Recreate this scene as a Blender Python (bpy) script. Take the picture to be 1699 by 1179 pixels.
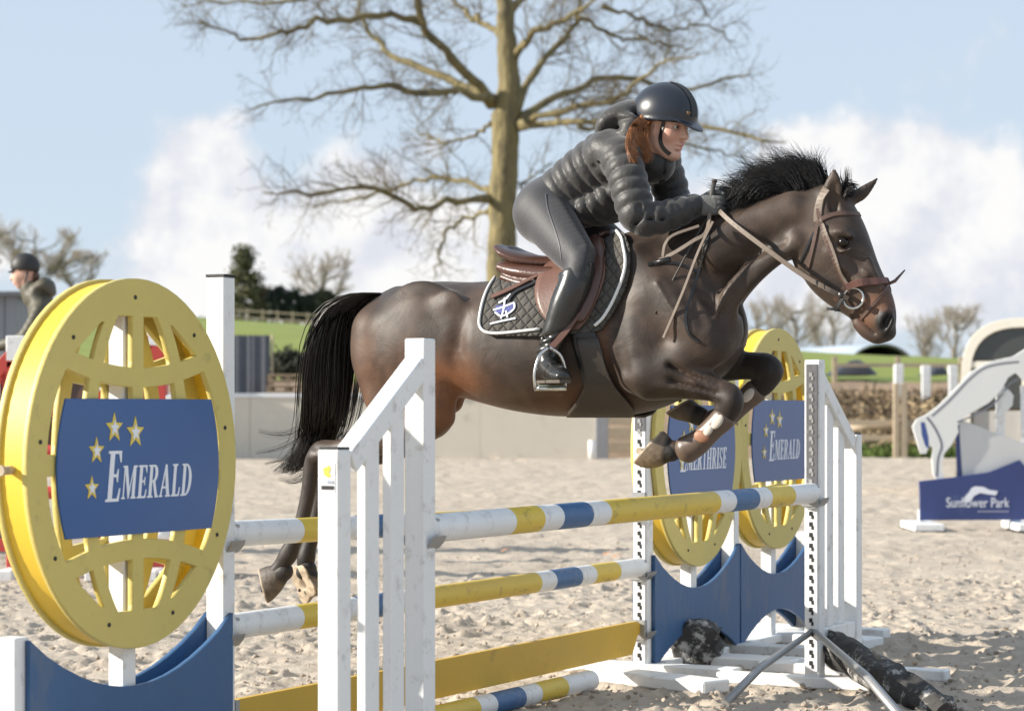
import bpy, bmesh, math, random
import numpy as np
from mathutils import Vector, Matrix
from mathutils.bvhtree import BVHTree

for _o in list(bpy.data.objects):
    bpy.data.objects.remove(_o)
S = bpy.context.scene
COL = S.collection
R = math.radians

# ------------------------------------------------------------------ camera
FOC, HOR, CU, CAM_H = 3950.0, 678.0, 849.5, 1.31
PW, PH = 1699.0, 1179.0
cam_d = bpy.data.cameras.new('camera')
cam = bpy.data.objects.new('camera', cam_d)
COL.objects.link(cam)
cam.location = (0, 0, CAM_H)
cam.rotation_euler = (R(90), 0, 0)
cam_d.sensor_width = 36.0
cam_d.lens = FOC / PW * 36.0
cam_d.shift_y = (HOR - PH / 2) / PW
cam_d.clip_start = 0.1
cam_d.clip_end = 3000
cam_d.dof.use_dof = True
cam_d.dof.focus_distance = 9.7
cam_d.dof.aperture_fstop = 4.0
S.camera = cam

# ------------------------------------------------------------------ light
SUN_DIR = Vector((-0.985, -0.10, 0.0)).normalized()       # horizontal direction towards the sun
SUN_EL = R(24)
sd = bpy.data.lights.new('sun', 'SUN')
sd.energy = 5.0
sd.angle = R(0.55)
sd.color = (1.0, 0.93, 0.82)
sun = bpy.data.objects.new('sun', sd)
COL.objects.link(sun)
to_sun = Vector((SUN_DIR.x * math.cos(SUN_EL), SUN_DIR.y * math.cos(SUN_EL), math.sin(SUN_EL)))
sun.rotation_euler = to_sun.to_track_quat('Z', 'Y').to_euler()

W = bpy.data.worlds.new('World')
S.world = W
W.use_nodes = True
wt = W.node_tree
wt.nodes.clear()
def wn(kind, **kw):
    n = wt.nodes.new(kind)
    for k, v in kw.items():
        setattr(n, k, v)
    return n
def wlink(a, b):
    wt.links.new(a, b)
def wmath(op, a, b=None, c=None, clamp=False):
    n = wn('ShaderNodeMath', operation=op, use_clamp=clamp)
    for i, v in enumerate((a, b, c)):
        if v is None:
            continue
        if isinstance(v, (int, float)):
            n.inputs[i].default_value = v
        else:
            wlink(v, n.inputs[i])
    return n.outputs[0]
w_out = wn('ShaderNodeOutputWorld')
w_bg = wn('ShaderNodeBackground')
w_bg.inputs['Strength'].default_value = 0.07
wlink(w_bg.outputs[0], w_out.inputs['Surface'])
w_sky = wn('ShaderNodeTexSky')
w_sky.sky_type = 'NISHITA'
w_sky.sun_disc = False
w_sky.sun_elevation = SUN_EL
w_sky.sun_rotation = math.atan2(to_sun.x, to_sun.y)
w_sky.air_density = 1.0
w_sky.dust_density = 0.6
w_sky.ozone_density = 1.2
w_tc = wn('ShaderNodeTexCoord')
w_sep = wn('ShaderNodeSeparateXYZ')
wlink(w_tc.outputs['Generated'], w_sep.inputs[0])
w_az = wmath('ARCTAN2', w_sep.outputs[0], w_sep.outputs[1])
w_el = wmath('ARCSINE', w_sep.outputs[2])
# fields of cumulus: (azimuth, elevation, spread, spread, weight) in thousandths of a radian
CUMULUS = [(-132, 98, 24, 26, .95), (-128, 66, 36, 26, .85), (-112, 122, 12, 10, .35), (-62, 92, 34, 22, .90), (-32, 112, 16, 14, .55), (-95, 46, 70, 22, .70), (-60, 66, 46, 18, .65),
           (30, 66, 60, 26, .55), (-10, 60, 40, 22, .45), (175, 104, 50, 26, .72), (146, 88, 40, 18, .75), (200, 80, 34, 20, .70), (95, 96, 30, 18, .50), (120, 116, 30, 14, .40), (60, 80, 40, 16, .35),
           (185, 46, 70, 16, .70), (212, 156, 26, 26, .5), (-217, 66, 12, 18, .5), (110, 52, 60, 20, .62), (-175, 16, 60, 16, .35), (190, 140, 40, 16, .4), (190, 62, 60, 26, .5), (130, 74, 50, 20, .35)]
w_sum = None
for (a0, e0, ra, re_, am) in CUMULUS:
    da = wmath('DIVIDE', wmath('SUBTRACT', w_az, a0 / 1000), ra / 1000)
    de = wmath('DIVIDE', wmath('SUBTRACT', w_el, e0 / 1000), re_ / 1000)
    q = wmath('ADD', wmath('MULTIPLY', da, da), wmath('MULTIPLY', de, de))
    g = wmath('MULTIPLY', wmath('EXPONENT', wmath('MULTIPLY', q, -1.0)), am)
    w_sum = g if w_sum is None else wmath('ADD', w_sum, g)
w_sum = wmath('MINIMUM', w_sum, 1.0)
w_n1 = wn('ShaderNodeTexNoise')
w_n1.inputs['Scale'].default_value = 19.0
w_n1.inputs['Detail'].default_value = 9.0
w_n1.inputs['Roughness'].default_value = 0.6
wlink(w_tc.outputs['Generated'], w_n1.inputs['Vector'])
w_n2 = wn('ShaderNodeTexNoise')
w_n2.inputs['Scale'].default_value = 7.0
w_n2.inputs['Detail'].default_value = 3.0
wlink(w_tc.outputs['Generated'], w_n2.inputs['Vector'])
# beyond the photographed part the noise alone goes on as scattered cloud
m = wmath('ADD', wmath('MULTIPLY', w_sum, 0.85), wmath('MULTIPLY', wmath('SUBTRACT', w_n1.outputs[0], 0.5), 1.7))
m = wmath('ADD', m, wmath('MULTIPLY', wmath('SUBTRACT', w_n2.outputs[0], 0.5), 0.5))
w_mr = wn('ShaderNodeMapRange', interpolation_type='SMOOTHSTEP')
w_mr.inputs['From Min'].default_value = 0.25
w_mr.inputs['From Max'].default_value = 0.64
wlink(m, w_mr.inputs['Value'])
# the same field a little towards the sun: its fall tells the bright side of each billow from the grey one
w_off = wn('ShaderNodeVectorMath', operation='ADD')
w_off.inputs[1].default_value = (-0.010, 0.0, 0.014)
wlink(w_tc.outputs['Generated'], w_off.inputs[0])
w_n3 = wn('ShaderNodeTexNoise')
w_n3.inputs['Scale'].default_value = 19.0
w_n3.inputs['Detail'].default_value = 5.0
w_n3.inputs['Roughness'].default_value = 0.55
wlink(w_off.outputs[0], w_n3.inputs['Vector'])
w_fall = wmath('ADD', wmath('MULTIPLY', wmath('SUBTRACT', w_n1.outputs[0], w_n3.outputs[0]), 3.2), wmath('MULTIPLY', wmath('SUBTRACT', m, 0.7), 0.45))
w_sh = wn('ShaderNodeMapRange', interpolation_type='SMOOTHSTEP')
w_sh.inputs['From Min'].default_value = -0.45
w_sh.inputs['From Max'].default_value = 0.45
wlink(w_fall, w_sh.inputs['Value'])
w_cc = wn('ShaderNodeMix', data_type='RGBA')
w_cc.inputs['A'].default_value = (6.3, 6.55, 7.15, 1)
w_cc.inputs['B'].default_value = (8.25, 8.2, 8.15, 1)
wlink(w_sh.outputs[0], w_cc.inputs['Factor'])
# thin high veil that pales the blue
w_veil = wn('ShaderNodeMix', data_type='RGBA')
w_veil.inputs['Factor'].default_value = 0.8
w_veil.inputs['B'].default_value = (5.6, 6.6, 7.9, 1)
wlink(w_sky.outputs[0], w_veil.inputs['A'])
w_mix = wn('ShaderNodeMix', data_type='RGBA')
wlink(w_mr.outputs[0], w_mix.inputs['Factor'])
wlink(w_veil.outputs['Result'], w_mix.inputs['A'])
wlink(w_cc.outputs['Result'], w_mix.inputs['B'])
wlink(w_mix.outputs['Result'], w_bg.inputs['Color'])

S.view_settings.view_transform = 'Standard'
S.view_settings.look = 'None'
S.view_settings.gamma = 1
S.view_settings.use_curve_mapping = False
S.view_settings.exposure = 0.78
S.render.engine = 'CYCLES'
S.cycles.max_bounces = 6
S.cycles.use_denoising = True

# ------------------------------------------------------------------ helpers
rng = np.random.default_rng(7)
def at(u, v, d):
    """point at distance d (metres along the view axis) seen in direction (u, v)"""
    return Vector(((u - CU) / FOC * d, d, CAM_H + (HOR - v) / FOC * d))
def ground_at(u, v, z=0.0):
    return at(u, v, (CAM_H - z) * FOC / (v - HOR))

def tag(o, label=None, cat=None, group=None, kind=None):
    if label: o['label'] = label
    if cat: o['category'] = cat
    if group: o['group'] = group
    if kind: o['kind'] = kind
    return o
def empty(name, loc=(0, 0, 0), rz=0.0):
    o = bpy.data.objects.new(name, None)
    COL.objects.link(o)
    o.location = loc
    o.rotation_euler = (0, 0, rz)
    o.empty_display_size = 0.2
    return o
def adopt(o, parent):
    """parent o so that its world-space mesh stays where it is"""
    if parent is None:
        return o
    o.parent = parent
    root = parent
    chain = [parent]
    while root.parent:
        root = root.parent
        chain.append(root)
    M = Matrix.Identity(4)
    for p in reversed(chain):
        M = M @ p.matrix_parent_inverse @ p.matrix_basis if p.parent else p.matrix_basis.copy()
    o.matrix_parent_inverse = M.inverted()
    return o
def copy_tree(o, parent=None):
    c = o.copy()
    COL.objects.link(c)
    if parent: c.parent = parent
    for ch in list(o.children):
        copy_tree(ch, c)
    return c
def link_mesh(name, me, mats, parent=None, smooth=False):
    o = bpy.data.objects.new(name, me)
    COL.objects.link(o)
    for m_ in (mats if isinstance(mats, (list, tuple)) else [mats]):
        me.materials.append(m_)
    if smooth:
        me.polygons.foreach_set('use_smooth', [True] * len(me.polygons))
    return adopt(o, parent)

class MB:
    """collects shapes and links them as one mesh object"""
    def __init__(s):
        s.v, s.f, s.m, s.sm = [], [], [], []
    def add(s, vs, fs, mi=0, smooth=False):
        b = len(s.v)
        s.v.extend([tuple(p) for p in vs])
        for f in fs:
            s.f.append(tuple(i + b for i in f)); s.m.append(mi); s.sm.append(smooth)
        return s
    def box(s, c, ax, h, mi=0, bev=0.0):
        c = Vector(c); ax = [Vector(a) for a in ax]
        if bev <= 0:
            vs = [c + ax[0] * h[0] * i + ax[1] * h[1] * j + ax[2] * h[2] * k for i in (-1, 1) for j in (-1, 1) for k in (-1, 1)]
            fs = [(0, 1, 3, 2), (4, 6, 7, 5), (0, 4, 5, 1), (2, 3, 7, 6), (0, 2, 6, 4), (1, 5, 7, 3)]
            if ax[0].cross(ax[1]).dot(ax[2]) < 0: fs = [f[::-1] for f in fs]
            return s.add(vs, fs, mi)
        bm = bmesh.new()
        bmesh.ops.create_cube(bm, size=2)
        for w in bm.verts: w.co = Vector((w.co.x * h[0], w.co.y * h[1], w.co.z * h[2]))
        bmesh.ops.bevel(bm, geom=list(bm.edges), offset=bev, segments=1, affect='EDGES')
        bm.verts.index_update()
        vs = [c + ax[0] * w.co.x + ax[1] * w.co.y + ax[2] * w.co.z for w in bm.verts]
        fs = [[w.index for w in f.verts] for f in bm.faces]
        if ax[0].cross(ax[1]).dot(ax[2]) < 0: fs = [f[::-1] for f in fs]
        bm.free()
        return s.add(vs, fs, mi)
    def tube(s, pts, rad, n=8, mi=0, cap=True, smooth=True, mis=None):
        pts = [Vector(p) for p in pts]
        if not hasattr(rad, '__len__'): rad = [rad] * len(pts)
        vs, fs = [], []
        up = None
        for i, p in enumerate(pts):
            t = (pts[min(i + 1, len(pts) - 1)] - pts[max(i - 1, 0)])
            if t.length < 1e-9: t = Vector((0, 0, 1))
            t.normalize()
            if up is None:
                up = t.orthogonal().normalized()
            else:
                up = (up - t * up.dot(t))
                up = up.normalized() if up.length > 1e-6 else t.orthogonal().normalized()
            sd_ = t.cross(up)
            for k in range(n):
                a = 2 * math.pi * k / n
                vs.append(p + (up * math.cos(a) + sd_ * math.sin(a)) * rad[i])
        b = len(s.v)
        s.v.extend([tuple(p) for p in vs])
        for i in range(len(pts) - 1):
            for k in range(n):
                k2 = (k + 1) % n
                s.f.append((b + i * n + k, b + i * n + k2, b + (i + 1) * n + k2, b + (i + 1) * n + k))
                s.m.append(mis[i] if mis else mi); s.sm.append(smooth)
        if cap:
            s.f.append(tuple(b + k for k in range(n))[::-1]); s.m.append(mis[0] if mis else mi); s.sm.append(False)
            e = b + (len(pts) - 1) * n
            s.f.append(tuple(e + k for k in range(n))); s.m.append(mis[-1] if mis else mi); s.sm.append(False)
        return s
    def prism(s, poly, o, ex, ez, en, h, mi=0):
        """polygon in the plane (ex, ez) at o, thickened by h along en both ways"""
        o, ex, ez, en = Vector(o), Vector(ex), Vector(ez), Vector(en)
        n = len(poly)
        A = [o + ex * x + ez * z + en * h for x, z in poly]
        B = [o + ex * x + ez * z - en * h for x, z in poly]
        fs = [tuple(range(n)), tuple(range(2 * n - 1, n - 1, -1))]
        for i in range(n):
            j = (i + 1) % n
            fs.append((i, i + n, j + n, j))
        if ex.cross(ez).dot(en) < 0: fs = [f[::-1] for f in fs]
        return s.add(A + B, fs, mi)
    def lump(s, c, r, seed=0, mi=0, jag=.25, sub=1):
        rs = random.Random(seed)
        bm = bmesh.new()
        bmesh.ops.create_icosphere(bm, subdivisions=sub, radius=1)
        bm.verts.index_update()
        vs = []
        for w in bm.verts:
            k = 1 + rs.uniform(-jag, jag)
            vs.append((c[0] + w.co.x * r[0] * k, c[1] + w.co.y * r[1] * k, c[2] + w.co.z * r[2] * k))
        fs = [[w.index for w in f.verts] for f in bm.faces]
        bm.free()
        return s.add(vs, fs, mi, False)
    def mesh(s, name):
        me = bpy.data.meshes.new(name)
        me.from_pydata(s.v, [], s.f)
        me.polygons.foreach_set('material_index', s.m)
        me.polygons.foreach_set('use_smooth', s.sm)
        me.update()
        return me
    def build(s, name, mats, parent=None):
        return link_mesh(name, s.mesh(name), mats, parent)

def np_mesh(name, V, F):
    """fast mesh from arrays; F is (n, 3) or (n, 4)"""
    me = bpy.data.meshes.new(name)
    V = np.asarray(V, np.float32); F = np.asarray(F, np.int32)
    k = F.shape[1]
    me.vertices.add(len(V)); me.vertices.foreach_set('co', V.ravel())
    me.loops.add(F.size); me.loops.foreach_set('vertex_index', F.ravel())
    me.polygons.add(len(F))
    me.polygons.foreach_set('loop_start', np.arange(0, F.size, k, dtype=np.int32))
    me.polygons.foreach_set('loop_total', np.full(len(F), k, np.int32))
    me.polygons.foreach_set('use_smooth', np.ones(len(F), bool))
    me.update(calc_edges=True)
    me.validate()
    return me
def strands_mesh(name, paths, radii, n=3):
    """paths (S, K, 3) and radii (S, K): S thin tapered tubes in one mesh"""
    P_ = np.asarray(paths, np.float32); r = np.asarray(radii, np.float32)
    Sn, K, _ = P_.shape
    T = np.gradient(P_, axis=1)
    T /= np.linalg.norm(T, axis=2, keepdims=True) + 1e-9
    ref = np.zeros_like(T); ref[..., 2] = 1
    bad = np.abs(T[..., 2]) > .9
    ref[bad] = (1, 0, 0)
    A = np.cross(T, ref); A /= np.linalg.norm(A, axis=2, keepdims=True) + 1e-9
    B = np.cross(T, A)
    V = np.empty((Sn, K, n, 3), np.float32)
    for k in range(n):
        a = 2 * math.pi * k / n
        V[:, :, k] = P_ + (A * math.cos(a) + B * math.sin(a)) * r[..., None]
    idx = np.arange(Sn * K * n).reshape(Sn, K, n)
    F = []
    for k in range(n):
        k2 = (k + 1) % n
        F.append(np.stack([idx[:, :-1, k], idx[:, :-1, k2], idx[:, 1:, k2], idx[:, 1:, k]], -1).reshape(-1, 4))
    return np_mesh(name, V.reshape(-1, 3), np.concatenate(F))
def catmull(pts, n):
    P_ = np.asarray(pts, float)
    if P_.ndim == 1: P_ = P_[:, None]
    k = len(P_)
    E = np.vstack([2 * P_[0] - P_[1], P_, 2 * P_[-1] - P_[-2]])
    t = np.linspace(0, k - 1, n)
    i = np.minimum(t.astype(int), k - 2)
    f = (t - i)[:, None]
    a, b, c, d = E[i], E[i + 1], E[i + 2], E[i + 3]
    return .5 * ((2 * b) + (c - a) * f + (2 * a - 5 * b + 4 * c - d) * f ** 2 + (3 * b - a - 3 * c + d) * f ** 3)
def vnoise(x, y, seed=0):
    """smooth value noise on arrays"""
    xi = np.floor(x).astype(np.int64); yi = np.floor(y).astype(np.int64)
    fx = x - xi; fy = y - yi
    fx = fx * fx * (3 - 2 * fx); fy = fy * fy * (3 - 2 * fy)
    def h(a, b):
        k = (a * 374761393 + b * 668265263 + seed * 982451653) & 0x7fffffff
        k = ((k ^ (k >> 13)) * 1274126177) & 0x7fffffff
        return ((k ^ (k >> 16)) & 0xffff) / 65535.0
    return (h(xi, yi) * (1 - fx) + h(xi + 1, yi) * fx) * (1 - fy) + (h(xi, yi + 1) * (1 - fx) + h(xi + 1, yi + 1) * fx) * fy
def shape_mesh(name, splines, extrude, bevel=0.0):
    """filled flat outlines (holes by nesting) in XY, thickened along Z"""
    cu = bpy.data.curves.new(name, 'CURVE')
    cu.dimensions = '2D'
    cu.fill_mode = 'BOTH'
    cu.extrude = extrude
    cu.bevel_depth = bevel
    cu.bevel_resolution = 0
    for pl in splines:
        sp = cu.splines.new('POLY')
        sp.points.add(len(pl) - 1)
        for i, (x, y) in enumerate(pl):
            sp.points[i].co = (x, y, 0, 1)
        sp.use_cyclic_u = True
    ob = bpy.data.objects.new('shape_tmp', cu)
    COL.objects.link(ob)
    dg = bpy.context.evaluated_depsgraph_get()
    me = bpy.data.meshes.new_from_object(ob.evaluated_get(dg))
    me.name = name
    bpy.data.objects.remove(ob)
    bpy.data.curves.remove(cu)
    me.materials.clear()
    return me
def text_mesh(name, body, size, extrude=.001, shear=0.0):
    cu = bpy.data.curves.new(name, 'FONT')
    cu.body = body; cu.size = size; cu.extrude = extrude; cu.shear = shear
    cu.align_x = 'CENTER'
    ob = bpy.data.objects.new('text_tmp', cu)
    COL.objects.link(ob)
    dg = bpy.context.evaluated_depsgraph_get()
    me = bpy.data.meshes.new_from_object(ob.evaluated_get(dg))
    bpy.data.objects.remove(ob); bpy.data.curves.remove(cu)
    me.materials.clear()
    return me
def frame(o, ex, ez, en):
    """matrix taking XY of a flat shape to (ex, ez) and Z to en"""
    M = Matrix.Identity(4)
    for i, a in enumerate((Vector(ex), Vector(ez), Vector(en))):
        for j in range(3): M[j][i] = a[j]
    for j in range(3): M[j][3] = Vector(o)[j]
    return M
def place(me, M):
    me.transform(M); me.update()
    return me

# ------------------------------------------------------------------ materials
def _nodes(name):
    m_ = bpy.data.materials.new(name)
    m_.use_nodes = True
    return m_, m_.node_tree, m_.node_tree.nodes['Principled BSDF']
def mat(name, col, rough=.6, var=.12, scale=8.0, bump=0.0, bscale=60.0, metal=0.0, spec=.5, dirt=None, dirt_amt=.0, dscale=3.0, stretch=(1, 1, 1), coat=0.0, sheen=0.0, attr=None, dlo=.58, dhi=.72, bdist=.01):
    """base colour with mottled variation, optional dirt / scuffs of another colour and fine relief"""
    m_, t, b = _nodes(name)
    L = t.links.new
    tc = t.nodes.new('ShaderNodeTexCoord')
    mp = t.nodes.new('ShaderNodeMapping')
    mp.inputs['Scale'].default_value = stretch
    L(tc.outputs['Object'], mp.inputs['Vector'])
    n1 = t.nodes.new('ShaderNodeTexNoise')
    n1.inputs['Scale'].default_value = scale; n1.inputs['Detail'].default_value = 5; n1.inputs['Roughness'].default_value = .6
    L(mp.outputs[0], n1.inputs['Vector'])
    mx = t.nodes.new('ShaderNodeMix'); mx.data_type = 'RGBA'
    mx.inputs['A'].default_value = tuple(c * (1 - var) for c in col) + (1,)
    mx.inputs['B'].default_value = tuple(min(1, c * (1 + var)) for c in col) + (1,)
    L(n1.outputs[0], mx.inputs['Factor'])
    out = mx.outputs['Result']
    if attr:
        at_ = t.nodes.new('ShaderNodeAttribute'); at_.attribute_name = attr
        mm = t.nodes.new('ShaderNodeMix'); mm.data_type = 'RGBA'; mm.blend_type = 'MULTIPLY'
        mm.inputs['Factor'].default_value = 1
        L(at_.outputs['Color'], mm.inputs['A']); L(out, mm.inputs['B'])
        out = mm.outputs['Result']
    if dirt:
        n2 = t.nodes.new('ShaderNodeTexNoise')
        n2.inputs['Scale'].default_value = dscale; n2.inputs['Detail'].default_value = 8; n2.inputs['Roughness'].default_value = .72
        L(mp.outputs[0], n2.inputs['Vector'])
        mr = t.nodes.new('ShaderNodeMapRange')
        mr.inputs['From Min'].default_value = dlo; mr.inputs['From Max'].default_value = dhi
        mr.inputs['To Max'].default_value = dirt_amt
        L(n2.outputs[0], mr.inputs['Value'])
        m2 = t.nodes.new('ShaderNodeMix'); m2.data_type = 'RGBA'
        L(mr.outputs[0], m2.inputs['Factor']); L(out, m2.inputs['A'])
        m2.inputs['B'].default_value = tuple(dirt) + (1,)
        out = m2.outputs['Result']
    L(out, b.inputs['Base Color'])
    b.inputs['Roughness'].default_value = rough
    b.inputs['Metallic'].default_value = metal
    b.inputs['Specular IOR Level'].default_value = spec
    b.inputs['Coat Weight'].default_value = coat
    b.inputs['Sheen Weight'].default_value = sheen
    if bump:
        n3 = t.nodes.new('ShaderNodeTexNoise')
        n3.inputs['Scale'].default_value = bscale; n3.inputs['Detail'].default_value = 4
        L(mp.outputs[0], n3.inputs['Vector'])
        bp = t.nodes.new('ShaderNodeBump')
        bp.inputs['Strength'].default_value = bump; bp.inputs['Distance'].default_value = bdist
        L(n3.outputs[0], bp.inputs['Height'])
        L(bp.outputs[0], b.inputs['Normal'])
    return m_

WHITE = mat('white_paint', (.78, .78, .77), .45, .05, 5, .12, 40, dirt=(.26, .22, .17), dirt_amt=.6, dscale=13, dlo=.55)
WHITE_CLEAN = mat('white_plastic', (.8, .8, .8), .4, .03, 4)
YELLOW = mat('yellow_paint', (.70, .50, .065), .5, .08, 6, .1, 50, dirt=(.12, .1, .05), dirt_amt=.8, dscale=16, stretch=(1, .45, 1), dlo=.55)
YELLOW_BOARD = mat('yellow_board_paint', (.58, .475, .14), .5, .10, 3, .15, 70, dirt=(.2, .17, .08), dirt_amt=.5, dscale=9)
YELLOW_EDGE = mat('yellow_rim_paint', (.78, .52, .045), .5, .06, 4, .05, 50, dirt=(.3, .2, .05), dirt_amt=.25, dscale=9)
BLUE = mat('blue_paint', (.042, .125, .28), .5, .12, 4, .1, 50, dirt=(.30, .30, .31), dirt_amt=.6, dscale=14, dlo=.55)
BLUE_PANEL = mat('blue_panel_paint', (.036, .105, .235), .5, .14, 3, .15, 30, dirt=(.17, .17, .17), dirt_amt=.5, dscale=5, stretch=(1, 1, .4), dlo=.52)
BLUE_SIGN = mat('blue_sign_print', (.019, .090, .275), .28, .05, 2, spec=.6)
SIGN_WHITE = mat('sign_lettering', (.76, .78, .84), .4, .03)
SIGN_YELLOW = mat('sign_star_yellow', (.74, .56, .08), .4, .03)
STEEL = mat('galvanised_steel', (.36, .36, .36), .45, .15, 20, .1, 60, metal=.6)
DARK_STEEL = mat('dark_steel', (.13, .13, .14), .5, .25, 14, .1, 60, metal=.4, dirt=(.35, .35, .35), dirt_amt=.6, dscale=20)
BLACK = mat('black_plastic', (.015, .015, .016), .5, .1)
RED = mat('red_paint', (.52, .06, .045), .5, .1, 5, dirt=(.2, .1, .08), dirt_amt=.3, dscale=8)
GREY_PAINT = mat('grey_painted_board', (.66, .60, .50), .7, .06, 2, .1, 20, dirt=(.35, .3, .24), dirt_amt=.5, dscale=1.5)
WOOD = mat('weathered_wood', (.30, .22, .14), .8, .25, 6, .3, 40, stretch=(1, 1, .2))
PALE_WOOD = mat('pale_fence_wood', (.42, .34, .24), .8, .2, 6, .3, 40)
# ================================================================== SETTING
# ------------------------------------------------------------------ riding arena surface
def sand_material(name, relief):
    m_, t, b = _nodes(name)
    L = t.links.new
    tc = t.nodes.new('ShaderNodeTexCoord')
    def noise(sc, det, ro=.6):
        n = t.nodes.new('ShaderNodeTexNoise')
        n.inputs['Scale'].default_value = sc; n.inputs['Detail'].default_value = det; n.inputs['Roughness'].default_value = ro
        L(tc.outputs['Object'], n.inputs['Vector'])
        return n.outputs[0]
    def mixc(f, a, bb):
        n = t.nodes.new('ShaderNodeMix'); n.data_type = 'RGBA'
        for s_, v in (('A', a), ('B', bb)):
            if isinstance(v, tuple): n.inputs[s_].default_value = v + (1,)
            else: L(v, n.inputs[s_])
        if isinstance(f, float): n.inputs['Factor'].default_value = f
        else: L(f, n.inputs['Factor'])
        return n.outputs['Result']
    def ramp(v, lo, hi):
        n = t.nodes.new('ShaderNodeMapRange')
        n.inputs['From Min'].default_value = lo; n.inputs['From Max'].default_value = hi
        L(v, n.inputs['Value'])
        return n.outputs[0]
    c = mixc(ramp(noise(.6, 4), .35, .65), (.44, .375, .305), (.54, .47, .385))
    c = mixc(ramp(noise(9, 6, .7), .3, .75), c, (.455, .39, .315))
    c = mixc(ramp(noise(2.2, 5, .7), .50, .68), c, (.385, .325, .262))
    # dark flecks: the shade of sand clumps put into the colour
    c = mixc(ramp(noise(26, 5, .75), .60, .70), c, (.23, .185, .145))
    L(c, b.inputs['Base Color'])
    b.inputs['Roughness'].default_value = .95
    b.inputs['Specular IOR Level'].default_value = .15
    n = t.nodes.new('ShaderNodeBump'); n.inputs['Strength'].default_value = relief; n.inputs['Distance'].default_value = .03
    L(noise(22, 9, .7), n.inputs['Height'])
    L(n.outputs[0], b.inputs['Normal'])
    return m_
SAND = sand_material('arena_sand', .6)

xs = np.linspace(-90, 90, 181); ys = np.concatenate([np.linspace(-40, 8, 20), np.linspace(9, 64, 111)])
GX, GY = np.meshgrid(xs, ys)
GZ = (vnoise(GX * .9, GY * .9, 3) - .5) * .03 - .05
idx = np.arange(GX.size).reshape(GX.shape)
Fq = np.stack([idx[:-1, :-1], idx[:-1, 1:], idx[1:, 1:], idx[1:, :-1]], -1).reshape(-1, 4)
tag(link_mesh('arena_ground', np_mesh('arena_ground', np.stack([GX, GY, GZ], -1).reshape(-1, 3), Fq), SAND), kind='structure')

# trodden upper layer with hoof prints, real relief
def hoofed(x0, x1, y0, y1, st, n_prints, seed, rad):
    rs = np.random.default_rng(seed)
    xs = np.arange(x0, x1, st); ys = np.arange(y0, y1, st)
    X, Y = np.meshgrid(xs, ys)
    Z = (vnoise(X * 1.3, Y * 1.3, 1) - .5) * .03 + (vnoise(X * 5, Y * 5, 2) - .5) * .016 + (vnoise(X * 13, Y * 13, 4) - .5) * .012 + (vnoise(X * 31, Y * 31, 9) - .5) * .009
    cx = rs.uniform(x0, x1, n_prints); cy = rs.uniform(y0, y1, n_prints); an = rs.uniform(0, 6.28, n_prints)
    dp = rs.uniform(.005, .022, n_prints); rr = rs.uniform(.8, 1.25, n_prints) * rad
    w = int(2.1 * rad / st) + 1
    for i in range(n_prints):
        ix = int((cx[i] - x0) / st); iy = int((cy[i] - y0) / st)
        a0, a1, b0, b1 = max(ix - w, 0), min(ix + w + 1, len(xs)), max(iy - w, 0), min(iy + w + 1, len(ys))
        if a1 <= a0 or b1 <= b0: continue
        dx = X[b0:b1, a0:a1] - cx[i]; dy = Y[b0:b1, a0:a1] - cy[i]
        ca, sa = math.cos(an[i]), math.sin(an[i])
        u = (dx * ca + dy * sa) / rr[i]; v = (-dx * sa + dy * ca) / (rr[i] * .85)
        q = np.sqrt(u * u + v * v)
        Z[b0:b1, a0:a1] += dp[i] * (-np.clip(1.15 - q, 0, 1) ** .7 * (1 + .3 * u) + .55 * np.exp(-((q - 1.3) / .25) ** 2) * (1 + .6 * np.sin(3 * np.arctan2(v, u) + i)))
    ed = np.minimum.reduce([(X - x0), (x1 - st - X), (Y - y0), (y1 - st - Y)])
    k = np.clip(ed / .6, 0, 1)
    Z = Z * k + (1 - k) * -.03
    return X, Y, Z
def sheet(name, X, Y, Z, m_):
    idx = np.arange(X.size).reshape(X.shape)
    F = np.stack([idx[:-1, :-1], idx[:-1, 1:], idx[1:, 1:], idx[1:, :-1]], -1).reshape(-1, 4)
    return link_mesh(name, np_mesh(name, np.stack([X, Y, Z], -1).reshape(-1, 3), F), m_)
X, Y, Z = hoofed(-4.6, 7.2, 9.0, 19.0, .022, 5200, 5, .075)
tag(sheet('trodden_sand', X, Y, Z, SAND), kind='structure')
X, Y, Z = hoofed(-9, 12, 18.3, 40.0, .06, 7000, 8, .13)
tag(sheet('trodden_sand', X, Y, Z + .006, SAND), kind='structure')
X, Y, Z = hoofed(-15, 17, 39.3, 63.0, .10, 6000, 18, .2)
tag(sheet('trodden_sand', X, Y, Z * 1.3 + .010, SAND), kind='structure')

# loose clods
mb = MB()
rs = random.Random(3)
for i in range(3200):
    y = 9.6 + 16 * rs.random() ** 1.6; x = rs.uniform(-.24, .24) * y
    r = rs.choice([.005, .007, .009, .012, .016])
    mb.lump((x, y, .012), (r, r, r * .75), i, 0, .35, 1)
tag(mb.build('sand_clods', mat('sand_clod', (.38, .32, .26), .95, .25, 30)), kind='stuff')

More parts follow.
